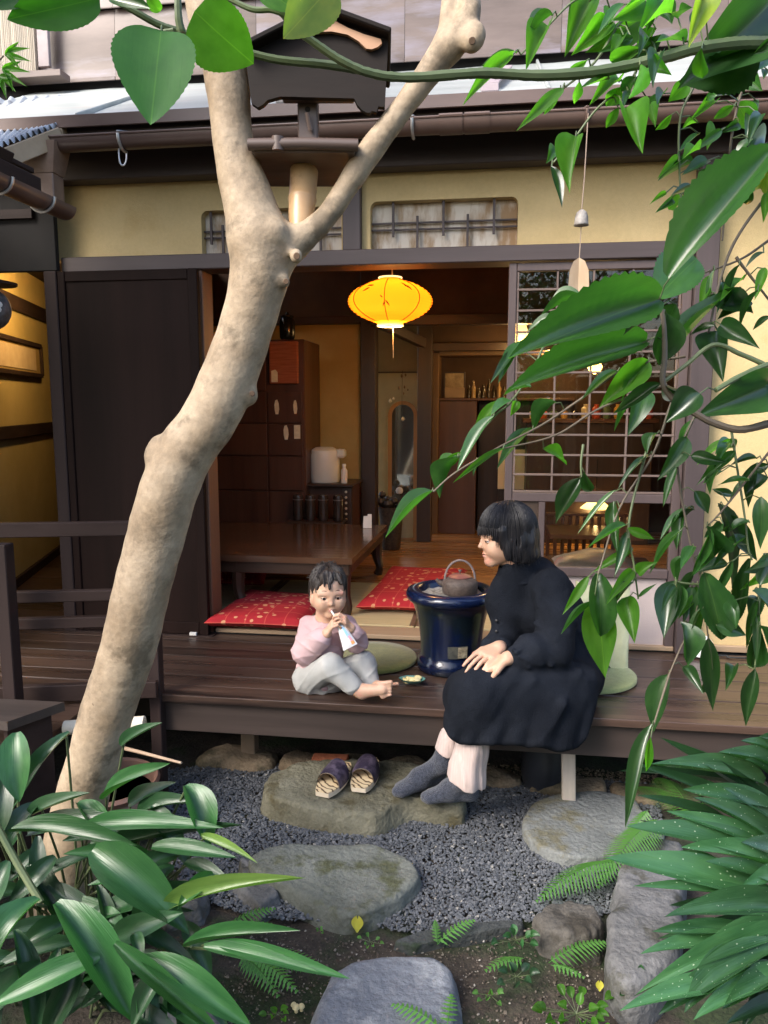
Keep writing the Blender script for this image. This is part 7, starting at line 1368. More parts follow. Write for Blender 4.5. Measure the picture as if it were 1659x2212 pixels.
def head(F, H, f, l, u, s, chubby=0.0, mouth_open=0.0):
    at = lambda a, b, c: H + f * a * s + l * b * s + u * c * s
    R = np.array([f, l, u])
    F.ell(at(-0.004, 0, 0.022), np.array([0.092, 0.074, 0.086]) * s, R, 0.015)
    F.ell(at(0.026, 0, -0.030), np.array([0.066, 0.058 + 0.006 * chubby, 0.080]) * s, R, 0.02)
    for q in (-1, 1):
        F.cone(at(0.0, q * 0.056, -0.055), at(0.062, q * 0.010, -0.098), (0.020 + 0.006 * chubby) * s, 0.017 * s, 0.018 * s)
        F.ell(at(0.050, q * 0.036, -0.048), np.array([0.034, 0.027, 0.032]) * s * (1 + 0.22 * chubby), R, 0.02 * s)
        F.cone(at(0.080, q * 0.014, 0.000), at(0.074, q * 0.050, 0.000), 0.0105 * s, 0.010 * s, 0.012 * s)
        F.ell(at(0.0905, q * 0.031, -0.0185), np.array([0.0075, 0.0135, 0.0075]) * s, R, 0.010 * s, sub=True)
        F.ell(at(0.084, q * 0.0120, -0.046), np.array([0.0085, 0.0065, 0.006]) * s, R, 0.006 * s)
        # ear
        F.ell(at(-0.012, q * 0.078, -0.025), np.array([0.016, 0.006, 0.029]) * s, R, 0.008 * s)
        F.ell(at(-0.009, q * 0.084, -0.021), np.array([0.009, 0.005, 0.016]) * s, R, 0.005 * s, sub=True)
    F.cone(at(0.084, 0, -0.008), at(0.096 - 0.004 * chubby, 0, -0.036), 0.0075 * s, 0.0085 * s, 0.009 * s)
    F.ell(at(0.0985 - 0.004 * chubby, 0, -0.0425), np.array([0.010, 0.0085, 0.0085]) * s, R, 0.006 * s)
    F.ell(at(0.0800, 0, -0.068), np.array([0.0125, 0.020, 0.0055]) * s, R, 0.006 * s); F.ell(at(0.0785, 0, -0.0775), np.array([0.0125, 0.0165, 0.006]) * s, R, 0.006 * s)
    F.ell(at(0.090, 0, -0.0727), np.array([0.010, 0.018, 0.0014]) * s, R, 0.003 * s, sub=True)
    F.ell(at(0.066, 0, -0.098), np.array([0.020, 0.020, 0.017]) * s, R, 0.014 * s)
    F.cone(at(-0.018, 0, -0.075), at(-0.035, 0, -0.145), 0.046 * s, 0.050 * s, 0.025 * s)
    return at
def eyes(at, f, l, u, s, par, look, lid=0.5, er=0.0115):
    for q in (-1, 1):
        c = at(0.0765, q * 0.031, -0.019); m = MB(); m.lathe(c, [(er * s * math.cos(t), er * s * math.sin(t)) for t in np.linspace(-1.57, 1.57, 11)], 16, axis=u); m.build('eyeball', EYEW, par, smooth=True, angle=None)
        g = nz(look); MB().lathe(c + g * er * s * 0.80, [(0.0066 * s, 0), (0.0063 * s, 0.0022 * s), (0.004 * s, 0.0036 * s), (0, 0.0040 * s)], 14, axis=g).build('iris', EYED, par, smooth=True, angle=None)
        # lids: upper and lower caps of skin leaving a slit
        m = MB(); R2 = er * s * 1.12
        for (a0, a1) in ((0.30 * (1 - lid) + 0.05, 1.5), (-1.5, -0.30)):
            def lidf(p_, t_, a0=a0, a1=a1):
                th = a0 + (a1 - a0) * p_; ph = -1.25 + 2.5 * t_; e = math.cos(ph) ** 0.5 if math.cos(ph) > 0 else 0
                th2 = th if abs(th) > 1.2 else th * (0.55 + 0.45 * e); return c + R2 * (math.cos(th2) * (math.cos(ph) * f + math.sin(ph) * l * 1.12) + math.sin(th2) * u)
            m.grid(lidf, 6, 12)
        m.build('eyelid', SK_, par, smooth=True, angle=None)
        m = MB(); m.tube([c + R2 * 1.03 * (math.cos(0.30 * (1 - lid) + 0.05) * (math.cos(ph) * f + math.sin(ph) * l * 1.12) + math.sin((0.30 * (1 - lid) + 0.05) * (0.55 + 0.45 * math.sqrt(max(0, math.cos(ph))))) * u) for ph in np.linspace(-1.2, 1.2, 10)], 0.0011 * s, 5); m.build('lash_line', EYED, par, smooth=True)
def brows(at, par, s, u0=0.006, thick=0.0022):
    for q in (-1, 1):
        MB().tube([at(0.0880 - 0.0008 * k * k, q * (0.014 + 0.0075 * k), u0 + 0.0045 * math.sin(k * 0.75)) for k in range(6)], [thick * s * w_ for w_ in (0.6, 1, 1, 0.9, 0.7, 0.3)], 6).build('eyebrow', BROW, par, smooth=True)
# ---- the woman
H = P(1096, 1150, y=2.715); wf, wl_, wu = frame3((-0.955, -0.26, -0.06)); tilt = 0.06
wu = nz(wu + wl_ * 0.0 ); wom = thing('person', 'person in black dress and pink trousers sitting on the veranda edge', 'person', P(1200, 1500, y=2.75) * (1, 1, 0) + (0, 0, ZV), )
SH = 1.0
neck = P(1122, 1230, y=2.755); chest = P(1168, 1305, y=2.79); pel = P(1232, 1445, y=2.85)
shN, shF = P(1192, 1268, y=2.66), P(1128, 1262, y=2.93)
elN, elF = P(1196, 1400, y=2.585), P(1112, 1392, y=2.88)
wrN, wrF = P(1096, 1422, y=2.50), P(1078, 1399, y=2.57)
kn, kf = P(1030, 1508, y=2.50), P(1006, 1502, y=2.665)
an, af = P(1014, 1688, y=2.565), P(958, 1640, y=2.665)
hipN, hipF = P(1215, 1455, y=2.77), P(1215, 1445, y=2.93)
F = Field(np.minimum.reduce([an, af, H, kn]) - (0.22, 0.12, 0.16), np.maximum.reduce([pel, shF, H]) + (0.16, 0.16, 0.14), 0.0032)
at = head(F, H, wf, wl_, wu, SH)
F.cone(at(-0.02, 0, -0.09), neck + (0.01, 0, -0.02), 0.043, 0.052, 0.02)
F.cone(neck + (0, 0, -0.05), chest, 0.07, 0.10, 0.03); F.cone(chest, pel, 0.10, 0.12, 0.03)
F.cone(chest, shN, 0.06, 0.045, 0.03); F.cone(chest, shF, 0.06, 0.045, 0.03)
F.chain([shN, elN, wrN], [0.043, 0.034, 0.024], 0.012); F.chain([shF, elF, wrF], [0.043, 0.034, 0.024], 0.012)
F.chain([hipN, kn + (0.01, 0.01, -0.01), an], [0.075, 0.045, 0.03], 0.02); F.chain([hipF, kf + (0.01, 0, -0.01), af], [0.075, 0.05, 0.03], 0.02)
hand(F, wrF, P(1032, 1428, y=2.49) - wrF, np.array([0.30, -0.65, -0.25]), 0.90, (0.12, 0.22, 0.18), 1, spread=0.03)
hand(F, wrN, P(1050, 1444, y=2.50) - wrN, np.array([-0.10, 0.75, 0.10]), 0.90, (0.15, 0.3, 0.25), 1, spread=0.03)
SK_ = SKIN
F.build('body', SKIN, wom, smooth=2)
eyes(at, wf, wl_, wu, SH, wom, wf * 1.0 - wu * 0.35, lid=0.75); brows(at, wom, 1.0, 0.004)
m = MB()
for c_, r_ in ((-0.0680, (0.0036, 0.017, 0.0034)), (-0.0770, (0.0038, 0.0145, 0.0040))):
    def lipf(p_, t_): th, ph = -1.2 + 2.4 * p_, -1.35 + 2.7 * t_; return at(0.0895, 0, c_) + wf * (r_[0] * math.cos(th) * math.cos(ph) - 0.010 * (math.sin(ph)) ** 2) + wl_ * r_[1] * math.sin(ph) + wu * (r_[2] * math.sin(th) * math.cos(ph) ** 0.6 + 0.003 * math.sin(ph) ** 2)
    m.grid(lipf, 8, 12)
m.build('lips', LIP, wom, smooth=True, angle=None)
# hair: a bob with a fringe
F = Field(H - (0.17, 0.16, 0.17), H + (0.17, 0.16, 0.16), 0.003); R = np.array([wf, wl_, wu])
F.ell(at(-0.004, 0, 0.022), (0.103, 0.089, 0.091), R, 0.02); F.ell(at(-0.042, 0, -0.030), (0.068, 0.089, 0.064), R, 0.03)
for q in (-1, 1):
    F.ell(at(-0.050, q * 0.036, -0.074), (0.050, 0.048, 0.034), R, 0.02); F.ell(at(-0.004, q * 0.070, -0.040), (0.044, 0.024, 0.054), R, 0.02); F.cone(at(0.040, q * 0.076, 0.02), at(0.020, q * 0.074, -0.070), 0.016, 0.010, 0.015)
F.ell(at(0.128, 0, -0.072), (0.090, 0.16, 0.082), R, 0.006, sub=True)
F.ell(at(0.0, 0.0, -0.150), (0.070, 0.052, 0.060), R, 0.01, sub=True)
F.ell(at(-0.010, 0.108, -0.022), (0.012, 0.022, 0.018), R, 0.005, sub=True)
def hw_(X, Y, Z):
    a = (X - H[0]) * wl_[0] + (Y - H[1]) * wl_[1]; b = (X - H[0]) * wf[0] + (Y - H[1]) * wf[1]; an_ = np.arctan2(a, b); zz = Z - H[2]
    return 0.0008 * np.sin(an_ * 38 + 30 * zz) + 0.0006 * np.sin(an_ * 71 + 9 + zz * 50) + 0.0016 * np.sin(an_ * 15 - 40 * zz + 1)
F.warp(hw_); F.build('hair', HAIR, wom, smooth=1)
m = MB(); random.seed(11)
for i in range(60):       # loose strand tips at fringe, cheek and nape
    b = (i / 59 - 0.5) * 2; ph = b * 1.15
    if i % 2: p0 = at(0.094 * math.cos(ph) + 0.004, 0.088 * math.sin(ph), 0.030); p1 = at(0.100 * math.cos(ph) + 0.004, 0.090 * math.sin(ph), 0.010); p2 = p1 - wu * (0.010 + 0.008 * random.random())
    else: ph = math.pi + b * 1.5; p0 = at(-0.02 + 0.075 * math.cos(ph), 0.078 * math.sin(ph), -0.06); p1 = at(-0.02 + 0.083 * math.cos(ph), 0.084 * math.sin(ph), -0.082); p2 = p1 - wu * (0.010 + 0.012 * random.random()) + wf * random.uniform(-.006, .012)
    m.tube([p0, p1, p2], [0.004, 0.003, 0.0006], 5)
m.build('hair_tips', HAIR, wom, smooth=True)
# fine strands lying over the bob
m = MB(); random.seed(21)
for i in range(420):
    ph = random.uniform(-math.pi, math.pi); st0 = random.uniform(0.05, 0.5); cs, sn = math.cos(ph), math.sin(ph); front = cs > 0.35; bot = 0.012 if cs > 0.62 else (-0.075 + 0.075 * max(0, cs) if front else -0.088); pts = []
    zs__ = np.linspace(0.112 - 0.03 * st0, bot - (random.uniform(-0.004, 0.010) if front else random.uniform(-0.016, 0.022)), 9); wob = random.uniform(-0.05, 0.05)
    for j, z in enumerate(zs__):
        t_ = (z - 0.022) / 0.095; rr_ = math.sqrt(max(0.02, 1 - t_ * t_)) if z > 0.022 else 1.0; a_ = ph + wob * j / 8; fl_o = 1 + (0.10 * random.random() * ((j - 5) / 3) if j > 5 and not front else 0); pts.append(at((0.1055 * rr_ - 0.002) * fl_o * math.cos(a_) - 0.004, (0.093 * rr_) * fl_o * math.sin(a_), z))
    m.tube(pts, [0.0007, 0.0011, 0.0012, 0.0012, 0.0012, 0.0011, 0.001, 0.0008, 0.0003], 4)
m.build('hair_strands', HAIR, wom, smooth=True)
# dress
lo = np.minimum.reduce([kn, kf, shN, P(985, 1612, y=2.45)]) - (0.13, 0.10, 0.08); hi = np.maximum.reduce([shF, pel, neck]) + (0.20, 0.16, 0.10)
F = Field(lo, hi, 0.0045); k = 0.035
F.cone(neck + (0.004, 0, -0.012), chest, 0.062, 0.128, k); F.cone(neck + (-0.01, 0, -0.03), P(1110, 1310, y=2.76), 0.050, 0.085, k); F.cone(chest, pel + (-0.01, 0, 0.06), 0.125, 0.128, k); F.cone(pel + (-0.01, 0, 0.05), pel + (-0.005, 0, -0.01), 0.13, 0.135, k)
F.cone(chest + (0, 0, 0.04), shN, 0.085, 0.066, k); F.cone(chest + (0, 0, 0.04), shF, 0.085, 0.064, k)
F.cone(P(1160, 1245, y=2.80), P(1212, 1330, y=2.84), 0.072, 0.090, k)
F.chain([shN, (shN + elN) / 2 + (0.01, -0.01, 0), elN], [0.060, 0.066, 0.070], 0.012); F.chain([elN + (-0.01, 0, 0.0), (elN + wrN) / 2 + (0, 0, 0.005), wrN + 0.18 * (elN - wrN)], [0.066, 0.058, 0.036], 0.012)
F.chain([shF, elF, wrF + 0.15 * (elF - wrF)], [0.064, 0.068, 0.038], 0.02); F.cone(P(1062, 1395, y=2.68), P(1110, 1370, y=2.78), 0.038, 0.06, 0.02)
F.chain([hipN, (hipN + kn) / 2, kn], [0.118, 0.096, 0.072], k); F.chain([hipF, (hipF + kf) / 2, kf], [0.118, 0.092, 0.068], k); F.cone((hipN + hipF) / 2, (kn + kf) / 2, 0.12, 0.06, k)
F.cone(P(1262, 1462, y=2.76), P(1230, 1455, y=2.95), 0.04, 0.09, k)
drape = [((1002, 1488, 2.67), (980, 1532, 2.68)), ((1002, 1494, 2.60), (976, 1550, 2.57)), ((1012, 1496, 2.52), (972, 1570, 2.49)), ((1026, 1490, 2.50), (990, 1594, 2.45)), ((1045, 1484, 2.51), (1020, 1597, 2.445)), ((1085, 1480, 2.53), (1065, 1598, 2.45)), ((1130, 1478, 2.55), (1115, 1599, 2.455)), ((1172, 1476, 2.58), (1160, 1601, 2.47)), ((1215, 1474, 2.62), (1208, 1612, 2.50)), ((1248, 1472, 2.66), (1248, 1600, 2.56)), ((1258, 1472, 2.70), (1268, 1560, 2.62)), ((1266, 1470, 2.74), (1270, 1500, 2.69))]
tpp = catmull([P(a, b, y=c) for (a, b, c), _ in drape], 5); hpp = catmull([P(a, b, y=c) for _, (a, b, c) in drape], 5); nd = len(tpp)
T0 = F.G.copy(); F.G[:] = 1.0
for i in range(nd):
    t_ = i / (nd - 1); r0 = 0.070 * math.sin(math.pi * (0.16 + 0.72 * t_)) ** 0.5 + 0.008; pl = 0.004 * math.sin(i * 1.1) + 0.003 * math.sin(i * 0.53 + 1)
    off = nz(Cv - hpp[i]) * pl * 2.2; F.cone(tpp[i], hpp[i] + off, r0, 0.017, 0.010)
D1 = F.G; F.G = T0; F._mix((slice(None),) * 3, D1, 0.03, False)
F.cone(kn + (0.0, -0.01, 0.01), kf + (0, 0, 0.01), 0.080, 0.072, 0.03); F.cone(kn, kn + (-0.012, -0.01, -0.04), 0.082, 0.07, 0.03)
def ridge(p0, p1, r, kk=0.012): F.cone(p0, p1, r * 1.25, r * 0.8, kk * 0.8)
sl_ax = elN - shN; sdv = nz(np.cross(sl_ax, Cv - shN))
def sl(t, a, e=0.0): c = shN + sl_ax * t; rr = 0.060 + 0.010 * t; n_ = nz(Cv - c); return c + rr * (math.cos(a) * n_ + math.sin(a) * sdv) * (1 + e)
for (t0, a0, t1, a1, r) in ((0.10, -0.9, 0.50, 0.3, .007), (0.22, 0.9, 0.62, 0.0, .006), (0.45, -1.0, 0.80, 0.2, .008), (0.60, 1.0, 0.86, -0.1, .008), (0.74, -0.8, 0.97, 0.7, .009), (0.02, 0.5, 0.30, 0.9, .006)): ridge(sl(t0, a0), sl(t1, a1), r)
fa_ = wrN - elN; fsd = nz(np.cross(fa_, Cv - elN))
def fl2(t, a): c = elN + fa_ * t; rr = 0.067 - 0.026 * t; n_ = nz(Cv - c); return c + rr * (math.cos(a) * n_ + math.sin(a) * fsd)
for (t0, a0, t1, a1, r) in ((0.15, -0.9, 0.35, 0.7, .007), (0.35, -0.8, 0.75, -0.1, .006), (0.45, 0.9, 0.8, 0.2, .006), (0.62, -1.0, 0.85, 0.6, .005)): ridge(fl2(t0, a0), fl2(t1, a1), r)
for (x0_, y0_, x1_, y1_, yy, r) in ((1225, 1430, 1130, 1470, 2.60, .010), (1250, 1450, 1180, 1530, 2.57, .010), (1262, 1470, 1235, 1560, 2.585, .009), (1200, 1450, 1090, 1500, 2.57, .008), (1150, 1470, 1060, 1560, 2.475, .006), (1215, 1520, 1170, 1590, 2.49, .007)): ridge(P(x0_, y0_, y=yy + 0.015), P(x1_, y1_, y=yy - 0.01), r * 0.9, 0.035)
def folds(X, Y, Z):
    low = 1 / (1 + np.exp((Z - 0.58) * 30))
    cr = lambda g, p: (1 - np.abs(np.sin(g))) ** p
    mk_ = 0.5 + 0.5 * np.sin(6 * X + 10 * Z + 4 * Y + 1.0)
    ex = -(1 - low) * 0.0062 * mk_ * cr(13 * (0.85 * X + 0.55 * Z) + 1.5 * np.sin(8 * Z + 5 * Y), 3) - (1 - low) * 0.004 * (1 - mk_) * cr(17 * (0.6 * X - 0.75 * Z) + 1.2 * np.sin(9 * X), 3) - low * 0.0075 * cr(11 * (X - 0.35 * Z) + 0.8 * np.sin(7 * Z + 3 * X), 3)
    return ex + low * (0.0014 * np.sin(38 * X + 8 * Z + 2.0 * np.sin(5 * Z + 9 * X))) + 0.0009 * np.sin(60 * Z - 48 * X + 4 * np.sin(13 * X + 9 * Y)) + 0.0007 * np.sin(85 * X + 70 * Z + 3 * np.sin(17 * Y))
F.warp(folds)
F.cone(at(-0.024, 0, -0.120), neck + (0.004, 0, -0.010), 0.0575, 0.066, 0.012); F.cone(at(-0.030, 0, -0.160), P(1098, 1300, y=2.75), 0.063, 0.085, 0.02); F.cone(at(-0.020, 0.0, -0.165), P(1088, 1285, y=2.73), 0.055, 0.05, 0.02); F.cone(H + (0, 0, -0.06), at(-0.024, 0, -0.132), 0.05, 0.0485, 0.004, sub=True); F.half(at(0, 0, 0.2), wu) if False else None
F.cone(P(1092, 1268, y=2.75), P(1092, 1385, y=2.71), 0.040, 0.052, 0.025)
F.build('dress', DRESS, wom, smooth=1)
F = Field(at(-0.03, 0, -0.14) - 0.11, at(-0.03, 0, -0.14) + 0.11, 0.003); c0, c1 = at(-0.024, 0, -0.108), at(-0.040, 0, -0.180)
F.cone(c0, c1, 0.0565, 0.068, 0.005); F.cone(at(-0.018, 0, -0.08), at(-0.045, 0, -0.20), 0.051, 0.058, 0.003, sub=True); F.half(at(-0.024, 0, -0.112), nz(wu - 0.25 * wf)); F.half(at(-0.040, 0, -0.178), -wu)
F.cone(at(0.03, 0.004, -0.10), at(0.026, 0.004, -0.17), 0.006, 0.004, 0.004, sub=True); F.build('collar', DRESS, wom, smooth=1)
m = MB()
for t_ in np.linspace(0, 1, 5):
    c = P(1072 - 0 * t_, 1272 + 92 * t_, y=2.697 - 0.03 * t_); m.lathe(c, [(0.0055, 0), (0.0055, 0.002), (0.003, 0.003), (0, 0.003)], 10, axis=nz((-0.5, -0.85, 0.1)))
m.build('buttons', M('black_button', (0.012, 0.012, 0.014), rough=0.3), wom, smooth=True)
# trousers and socks
for nm, kk, aa, hemN, r0, r1 in (('near', kn, an, P(1000, 1684, y=2.535), 0.056, 0.072), ('far', kf, af, P(958, 1622, y=2.655), 0.052, 0.050)):
    F = Field(np.minimum(kk, aa) - 0.13, np.maximum(kk, aa) + 0.13, 0.0045)
    F.cone(kk - (0, 0, 0.06), hemN - (0, 0, 0.05), r0 * 0.85, r1, 0.01)
    dd = nz(hemN - kk); F.half(hemN + (0, 0, 0.0), nz(dd + np.array([-0.12 if nm == 'near' else 0, 0, -0.45])))
    F.warp(lambda X, Y, Z: 0.0045 * np.sin(75 * X + 50 * Y + 12 * Z + 2 * np.sin(9 * Z)) + 0.002 * np.sin(50 * Z + 30 * X) - 0.006 * (1 - np.abs(np.sin(38 * X + 30 * Y + 5 * Z))) ** 3); F.build('trouser_leg', PANT, wom, smooth=1)
for toe, heel, ank, top in ((P(920, 1726, z=0.118), P(1014, 1722, z=0.118), an + (0, 0, 0.015), an + 0.30 * (kn - an)), (P(858, 1714, z=0.118), P(944, 1688, z=0.118), af + (0, 0, -0.015), af + 0.22 * (kf - af))):
    zf = 0.108; toe = np.array([toe[0], toe[1], zf + 0.018]); heel = np.array([heel[0], heel[1], zf + 0.026])
    F = Field(np.minimum.reduce([toe, heel, ank, top]) - 0.07, np.maximum.reduce([toe, heel, ank, top]) + 0.07, 0.0032); mid = 0.45 * toe + 0.55 * heel + (0, 0, 0.012); sd_ = nz(np.cross(toe - heel, (0, 0, 1)))
    F.cone(heel, mid, 0.030, 0.034, 0.02); F.cone(mid, toe, 0.033, 0.020, 0.02); F.cone(mid + sd_ * 0.018, toe + sd_ * 0.022 + 0.12 * (heel - toe), 0.022, 0.017, 0.015); F.cone(mid - sd_ * 0.016, toe - sd_ * 0.020 + 0.06 * (heel - toe), 0.022, 0.017, 0.015)
    F.cone(heel + (0, 0, 0.012), ank + (0, 0, 0.02), 0.030, 0.034, 0.02); F.cone(mid + (0, 0, 0.018), ank, 0.030, 0.034, 0.025); F.cone(ank, top, 0.035, 0.040, 0.015)
    F.half((toe + heel) / 2 - (0, 0, 0.030), (0, 0, -1)); F.build('sock', SOCK, wom, smooth=1)
# ---- the child
CS = 0.845; CH_ = P(709, 1272, y=2.80); cf_ax = (0.34, -0.92, -0.05); cf, cl_, cu = frame3(cf_ax)
chd = thing('person', 'toddler in pale pink top and grey leggings sipping from a pouch', 'person', P(690, 1480, z=ZV))
SK_ = SKINC
cneck = P(708, 1338, y=2.83); cch = P(698, 1385, y=2.83); cpl = P(688, 1462, y=2.81)
csR, csL = P(668, 1352, y=2.83), P(745, 1349, y=2.85); ceR, ceL = P(660, 1408, y=2.76), P(770, 1385, y=2.80); cwR, cwL = P(706, 1368, y=2.705), P(757, 1358, y=2.725)
hR, hL = P(668, 1466, y=2.79), P(720, 1462, y=2.81); kR, kL = P(716, 1440, y=2.70), P(785, 1434, y=2.80); aR, aL = P(768, 1486, y=2.685), P(802, 1482, y=2.76)
F = Field(np.minimum.reduce([CH_, hR, aR, csR]) - (0.13, 0.14, 0.07), np.maximum.reduce([CH_, csL, aL, ceL]) + (0.15, 0.14, 0.12), 0.0028)
cat_ = head(F, CH_, cf, cl_, cu, CS, chubby=1.0)
F.cone(cat_(-0.01, 0, -0.08), cneck, 0.038, 0.042, 0.02); F.cone(cneck + (0, 0, -0.02), cch, 0.05, 0.062, 0.02); F.cone(cch, cpl, 0.062, 0.065, 0.02)
F.cone(cch + (0, 0, .04), csR, 0.035, 0.026, 0.02); F.cone(cch + (0, 0, .04), csL, 0.035, 0.026, 0.02)
F.chain([csR, ceR, cwR], [0.026, 0.023, 0.019], 0.01); F.chain([csL, ceL, cwL], [0.026, 0.023, 0.019], 0.01)
hand(F, cwR, P(718, 1350, y=2.70) - cwR, np.array([-0.15, -0.55, -0.75]), 0.60, (0.5, 0.9, 0.7), -1, k=0.005)
hand(F, cwL, P(746, 1342, y=2.71) - cwL, np.array([0.25, -0.65, -0.60]), 0.60, (0.5, 0.9, 0.7), 1, k=0.005)
F.chain([hR, kR, aR], [0.046, 0.036, 0.024], 0.015); F.chain([hL, kL, aL], [0.046, 0.036, 0.024], 0.015)
# bare feet with toes
def cfoot(ank, heel, ball, s):
    d = nz(ball - heel); sd_ = nz(np.cross(d, s)); F.cone(ank, heel, 0.024, 0.021, 0.012); F.cone(heel, ball - d * 0.008, 0.021, 0.0165, 0.012); F.cone(ank + d * 0.012, ball - d * 0.01, 0.021, 0.016, 0.015)
    for i in range(5):
        o = (i - 2) * 0.0112; L = (0.027, 0.024, 0.021, 0.018, 0.015)[i]; r = (0.0088, 0.0066, 0.0064, 0.006, 0.0058)[i]
        b = ball + sd_ * o; F.cone(b - d * 0.016, b + d * 0.002, 0.0115, r, 0.006); F.cone(b, b + d * L, r, r * 0.95, 0.0015)
cfoot(aR + (0.004, 0, -0.006), P(782, 1497, y=2.680), P(833, 1489, y=2.66), np.array([0.05, -1.0, 0.15]))
cfoot(aL, P(806, 1488, y=2.745), P(838, 1482, y=2.72), np.array([0.0, 0.2, 1.0]))
F.build('body', SKINC, chd, smooth=2)
eyes(cat_, cf, cl_, cu, CS, chd, np.array([0.30, -0.94, -0.02]), lid=0.35, er=0.0115); brows(cat_, chd, 0.8, 0.012, 0.0016)
m = MB(); c_ = cat_(0.0885, 0, -0.0735); m.grid(lambda p_, t_: c_ + cf * (0.0045 * math.cos(-1.2 + 2.4 * p_) * math.cos(-1.3 + 2.6 * t_) - 0.004 * math.sin(-1.3 + 2.6 * t_) ** 2) + cl_ * 0.0105 * math.sin(-1.3 + 2.6 * t_) + cu * 0.0062 * math.sin(-1.2 + 2.4 * p_), 8, 12); m.build('lips', LIP, chd, smooth=True, angle=None)
F = Field(CH_ - 0.13, CH_ + 0.14, 0.0026); R = np.array([cf, cl_, cu]); q = CS
F.ell(cat_(-0.008, 0, 0.026), np.array([0.096, 0.081, 0.090]) * q, R, 0.015); F.ell(cat_(-0.04, 0, -0.02), np.array([0.06, 0.078, 0.06]) * q, R, 0.02)
F.ell(cat_(0.115, 0.010, -0.020), np.array([0.078, 0.11, 0.084]) * q, R, 0.008, sub=True); F.ell(cat_(0.0, 0, -0.105), np.array([0.12, 0.12, 0.06]) * q, R, 0.01, sub=True)
for sg in (-1, 1): F.ell(cat_(0.035, sg * 0.100, -0.045), np.array([0.06, 0.045, 0.055]) * q, R, 0.008, sub=True)
F.cone(cat_(0.060, -0.010, 0.088), cat_(0.094, -0.006, 0.030), 0.018 * q, 0.005 * q, 0.012); F.cone(cat_(0.066, -0.03, 0.08), cat_(0.090, -0.030, 0.038), 0.015 * q, 0.004 * q, 0.012); F.cone(cat_(0.055, 0.03, 0.08), cat_(0.078, 0.046, 0.045), 0.012 * q, 0.004 * q, 0.012)
def hc_(X, Y, Z):
    a = (X - CH_[0]) * cl_[0] + (Y - CH_[1]) * cl_[1]; b = (X - CH_[0]) * cf[0] + (Y - CH_[1]) * cf[1]; an_ = np.arctan2(a, b); zz = Z - CH_[2]
    return 0.0014 * np.sin(an_ * 30 + 50 * zz) + 0.0012 * np.sin(an_ * 57 + 9 + zz * 70) + 0.002 * np.sin(an_ * 11 - 60 * zz + 1)
F.warp(hc_); F.build('hair', HAIRC, chd, smooth=1)
m = MB(); random.seed(12)
for i in range(110):
    th = random.uniform(-2.9, 2.9); ph = random.uniform(0.35, 1.45)
    d = math.cos(ph) * (math.cos(th) * cf + math.sin(th) * cl_) + math.sin(ph) * cu
    if math.cos(th) > 0.3 and ph < 0.9: continue
    b = cat_(-0.008, 0, 0.026) + np.array([0.094 * (d @ cf), 0.080 * (d @ cl_), 0.088 * (d @ cu)]) @ R * q
    tdir = nz(np.cross(d, (random.uniform(-1, 1), random.uniform(-1, 1), random.uniform(-1, 1)))); e = b + d * random.uniform(0.004, 0.016) + tdir * random.uniform(0.006, 0.02)
    m.tube([b - d * 0.006, (b + e) / 2 + d * 0.003, e], [0.0022, 0.0014, 0.0004], 4)
m.build('hair_wisps', HAIRC, chd, smooth=True)
m = MB()
for i in range(300):
    ph_ = random.uniform(-math.pi, math.pi); cs = math.cos(ph_); s0__ = random.uniform(0.02, 0.30); bot = 0.060 if cs > 0.45 else 0.0 if cs > 0 else -0.06; pts = []; wob = random.uniform(-0.25, 0.25)
    for j, z in enumerate(np.linspace(0.112 - 0.02 * s0__, bot + random.uniform(-0.008, 0.015), 7)):
        t_ = (z - 0.026) / 0.0915; rr_ = math.sqrt(max(0.03, 1 - t_ * t_)) if z > 0.026 else 1.0; a_ = ph_ + wob * j / 6; lift = 0.003 * math.sin(j * 1.3 + i); pts.append(cat_((0.098 * rr_ + lift) * math.cos(a_) - 0.008, (0.083 * rr_ + lift) * math.sin(a_), z))
    m.tube(pts, [0.0006, 0.001, 0.0011, 0.0011, 0.001, 0.0008, 0.0003], 4)
m.build('hair_strands', HAIRC, chd, smooth=True)
F = Field(np.minimum.reduce([csR, ceR, hR]) - 0.10, np.maximum.reduce([csL, ceL, cneck]) + (0.10, 0.12, 0.08), 0.0034); k = 0.02
F.cone(cneck + (0, 0, -0.022), cch, 0.060, 0.083, k); F.cone(cch, cpl + (0, 0.01, 0.012), 0.083, 0.090, k); F.cone(cch + (0, 0, 0.045), csR, 0.052, 0.034, k); F.cone(cch + (0, 0, 0.045), csL, 0.052, 0.033, k)
F.chain([csR, ceR + (-0.004, 0, 0)], [0.037, 0.046], k); F.cone(ceR, ceR + 0.72 * (cwR - ceR), 0.048, 0.041, 0.014); F.chain([csL, ceL], [0.036, 0.041], k); F.cone(ceL, ceL + 0.66 * (cwL - ceL), 0.042, 0.036, 0.014)
F.cone(cpl + (-0.03, 0.0, 0), hR + (-0.02, 0.03, -0.005), 0.06, 0.045, k)
F.warp(lambda X, Y, Z: 0.0012 * np.sin(80 * X + 60 * Z + 3 * np.sin(20 * Y)) - 0.0048 * (1 - np.abs(np.sin(30 * X + 34 * Z + 1.5 * np.sin(16 * Z + 10 * Y)))) ** 3 - 0.003 * (1 - np.abs(np.sin(46 * Z - 22 * X + 1.2 * np.sin(20 * X)))) ** 3)
F.cone(CH_, cneck + (0.0, -0.012, 0.012), 0.05, 0.043, 0.005, sub=True)
F.build('top', SHIRT, chd, smooth=1)
F = Field(np.minimum.reduce([hR, kR, aR]) - 0.09, np.maximum.reduce([hL, kL, aL]) + 0.09, 0.0034)
F.cone(cpl + (-0.01, 0, -0.012), hR, 0.070, 0.060, k); F.cone(cpl + (0.01, 0, -0.012), hL, 0.070, 0.058, k)
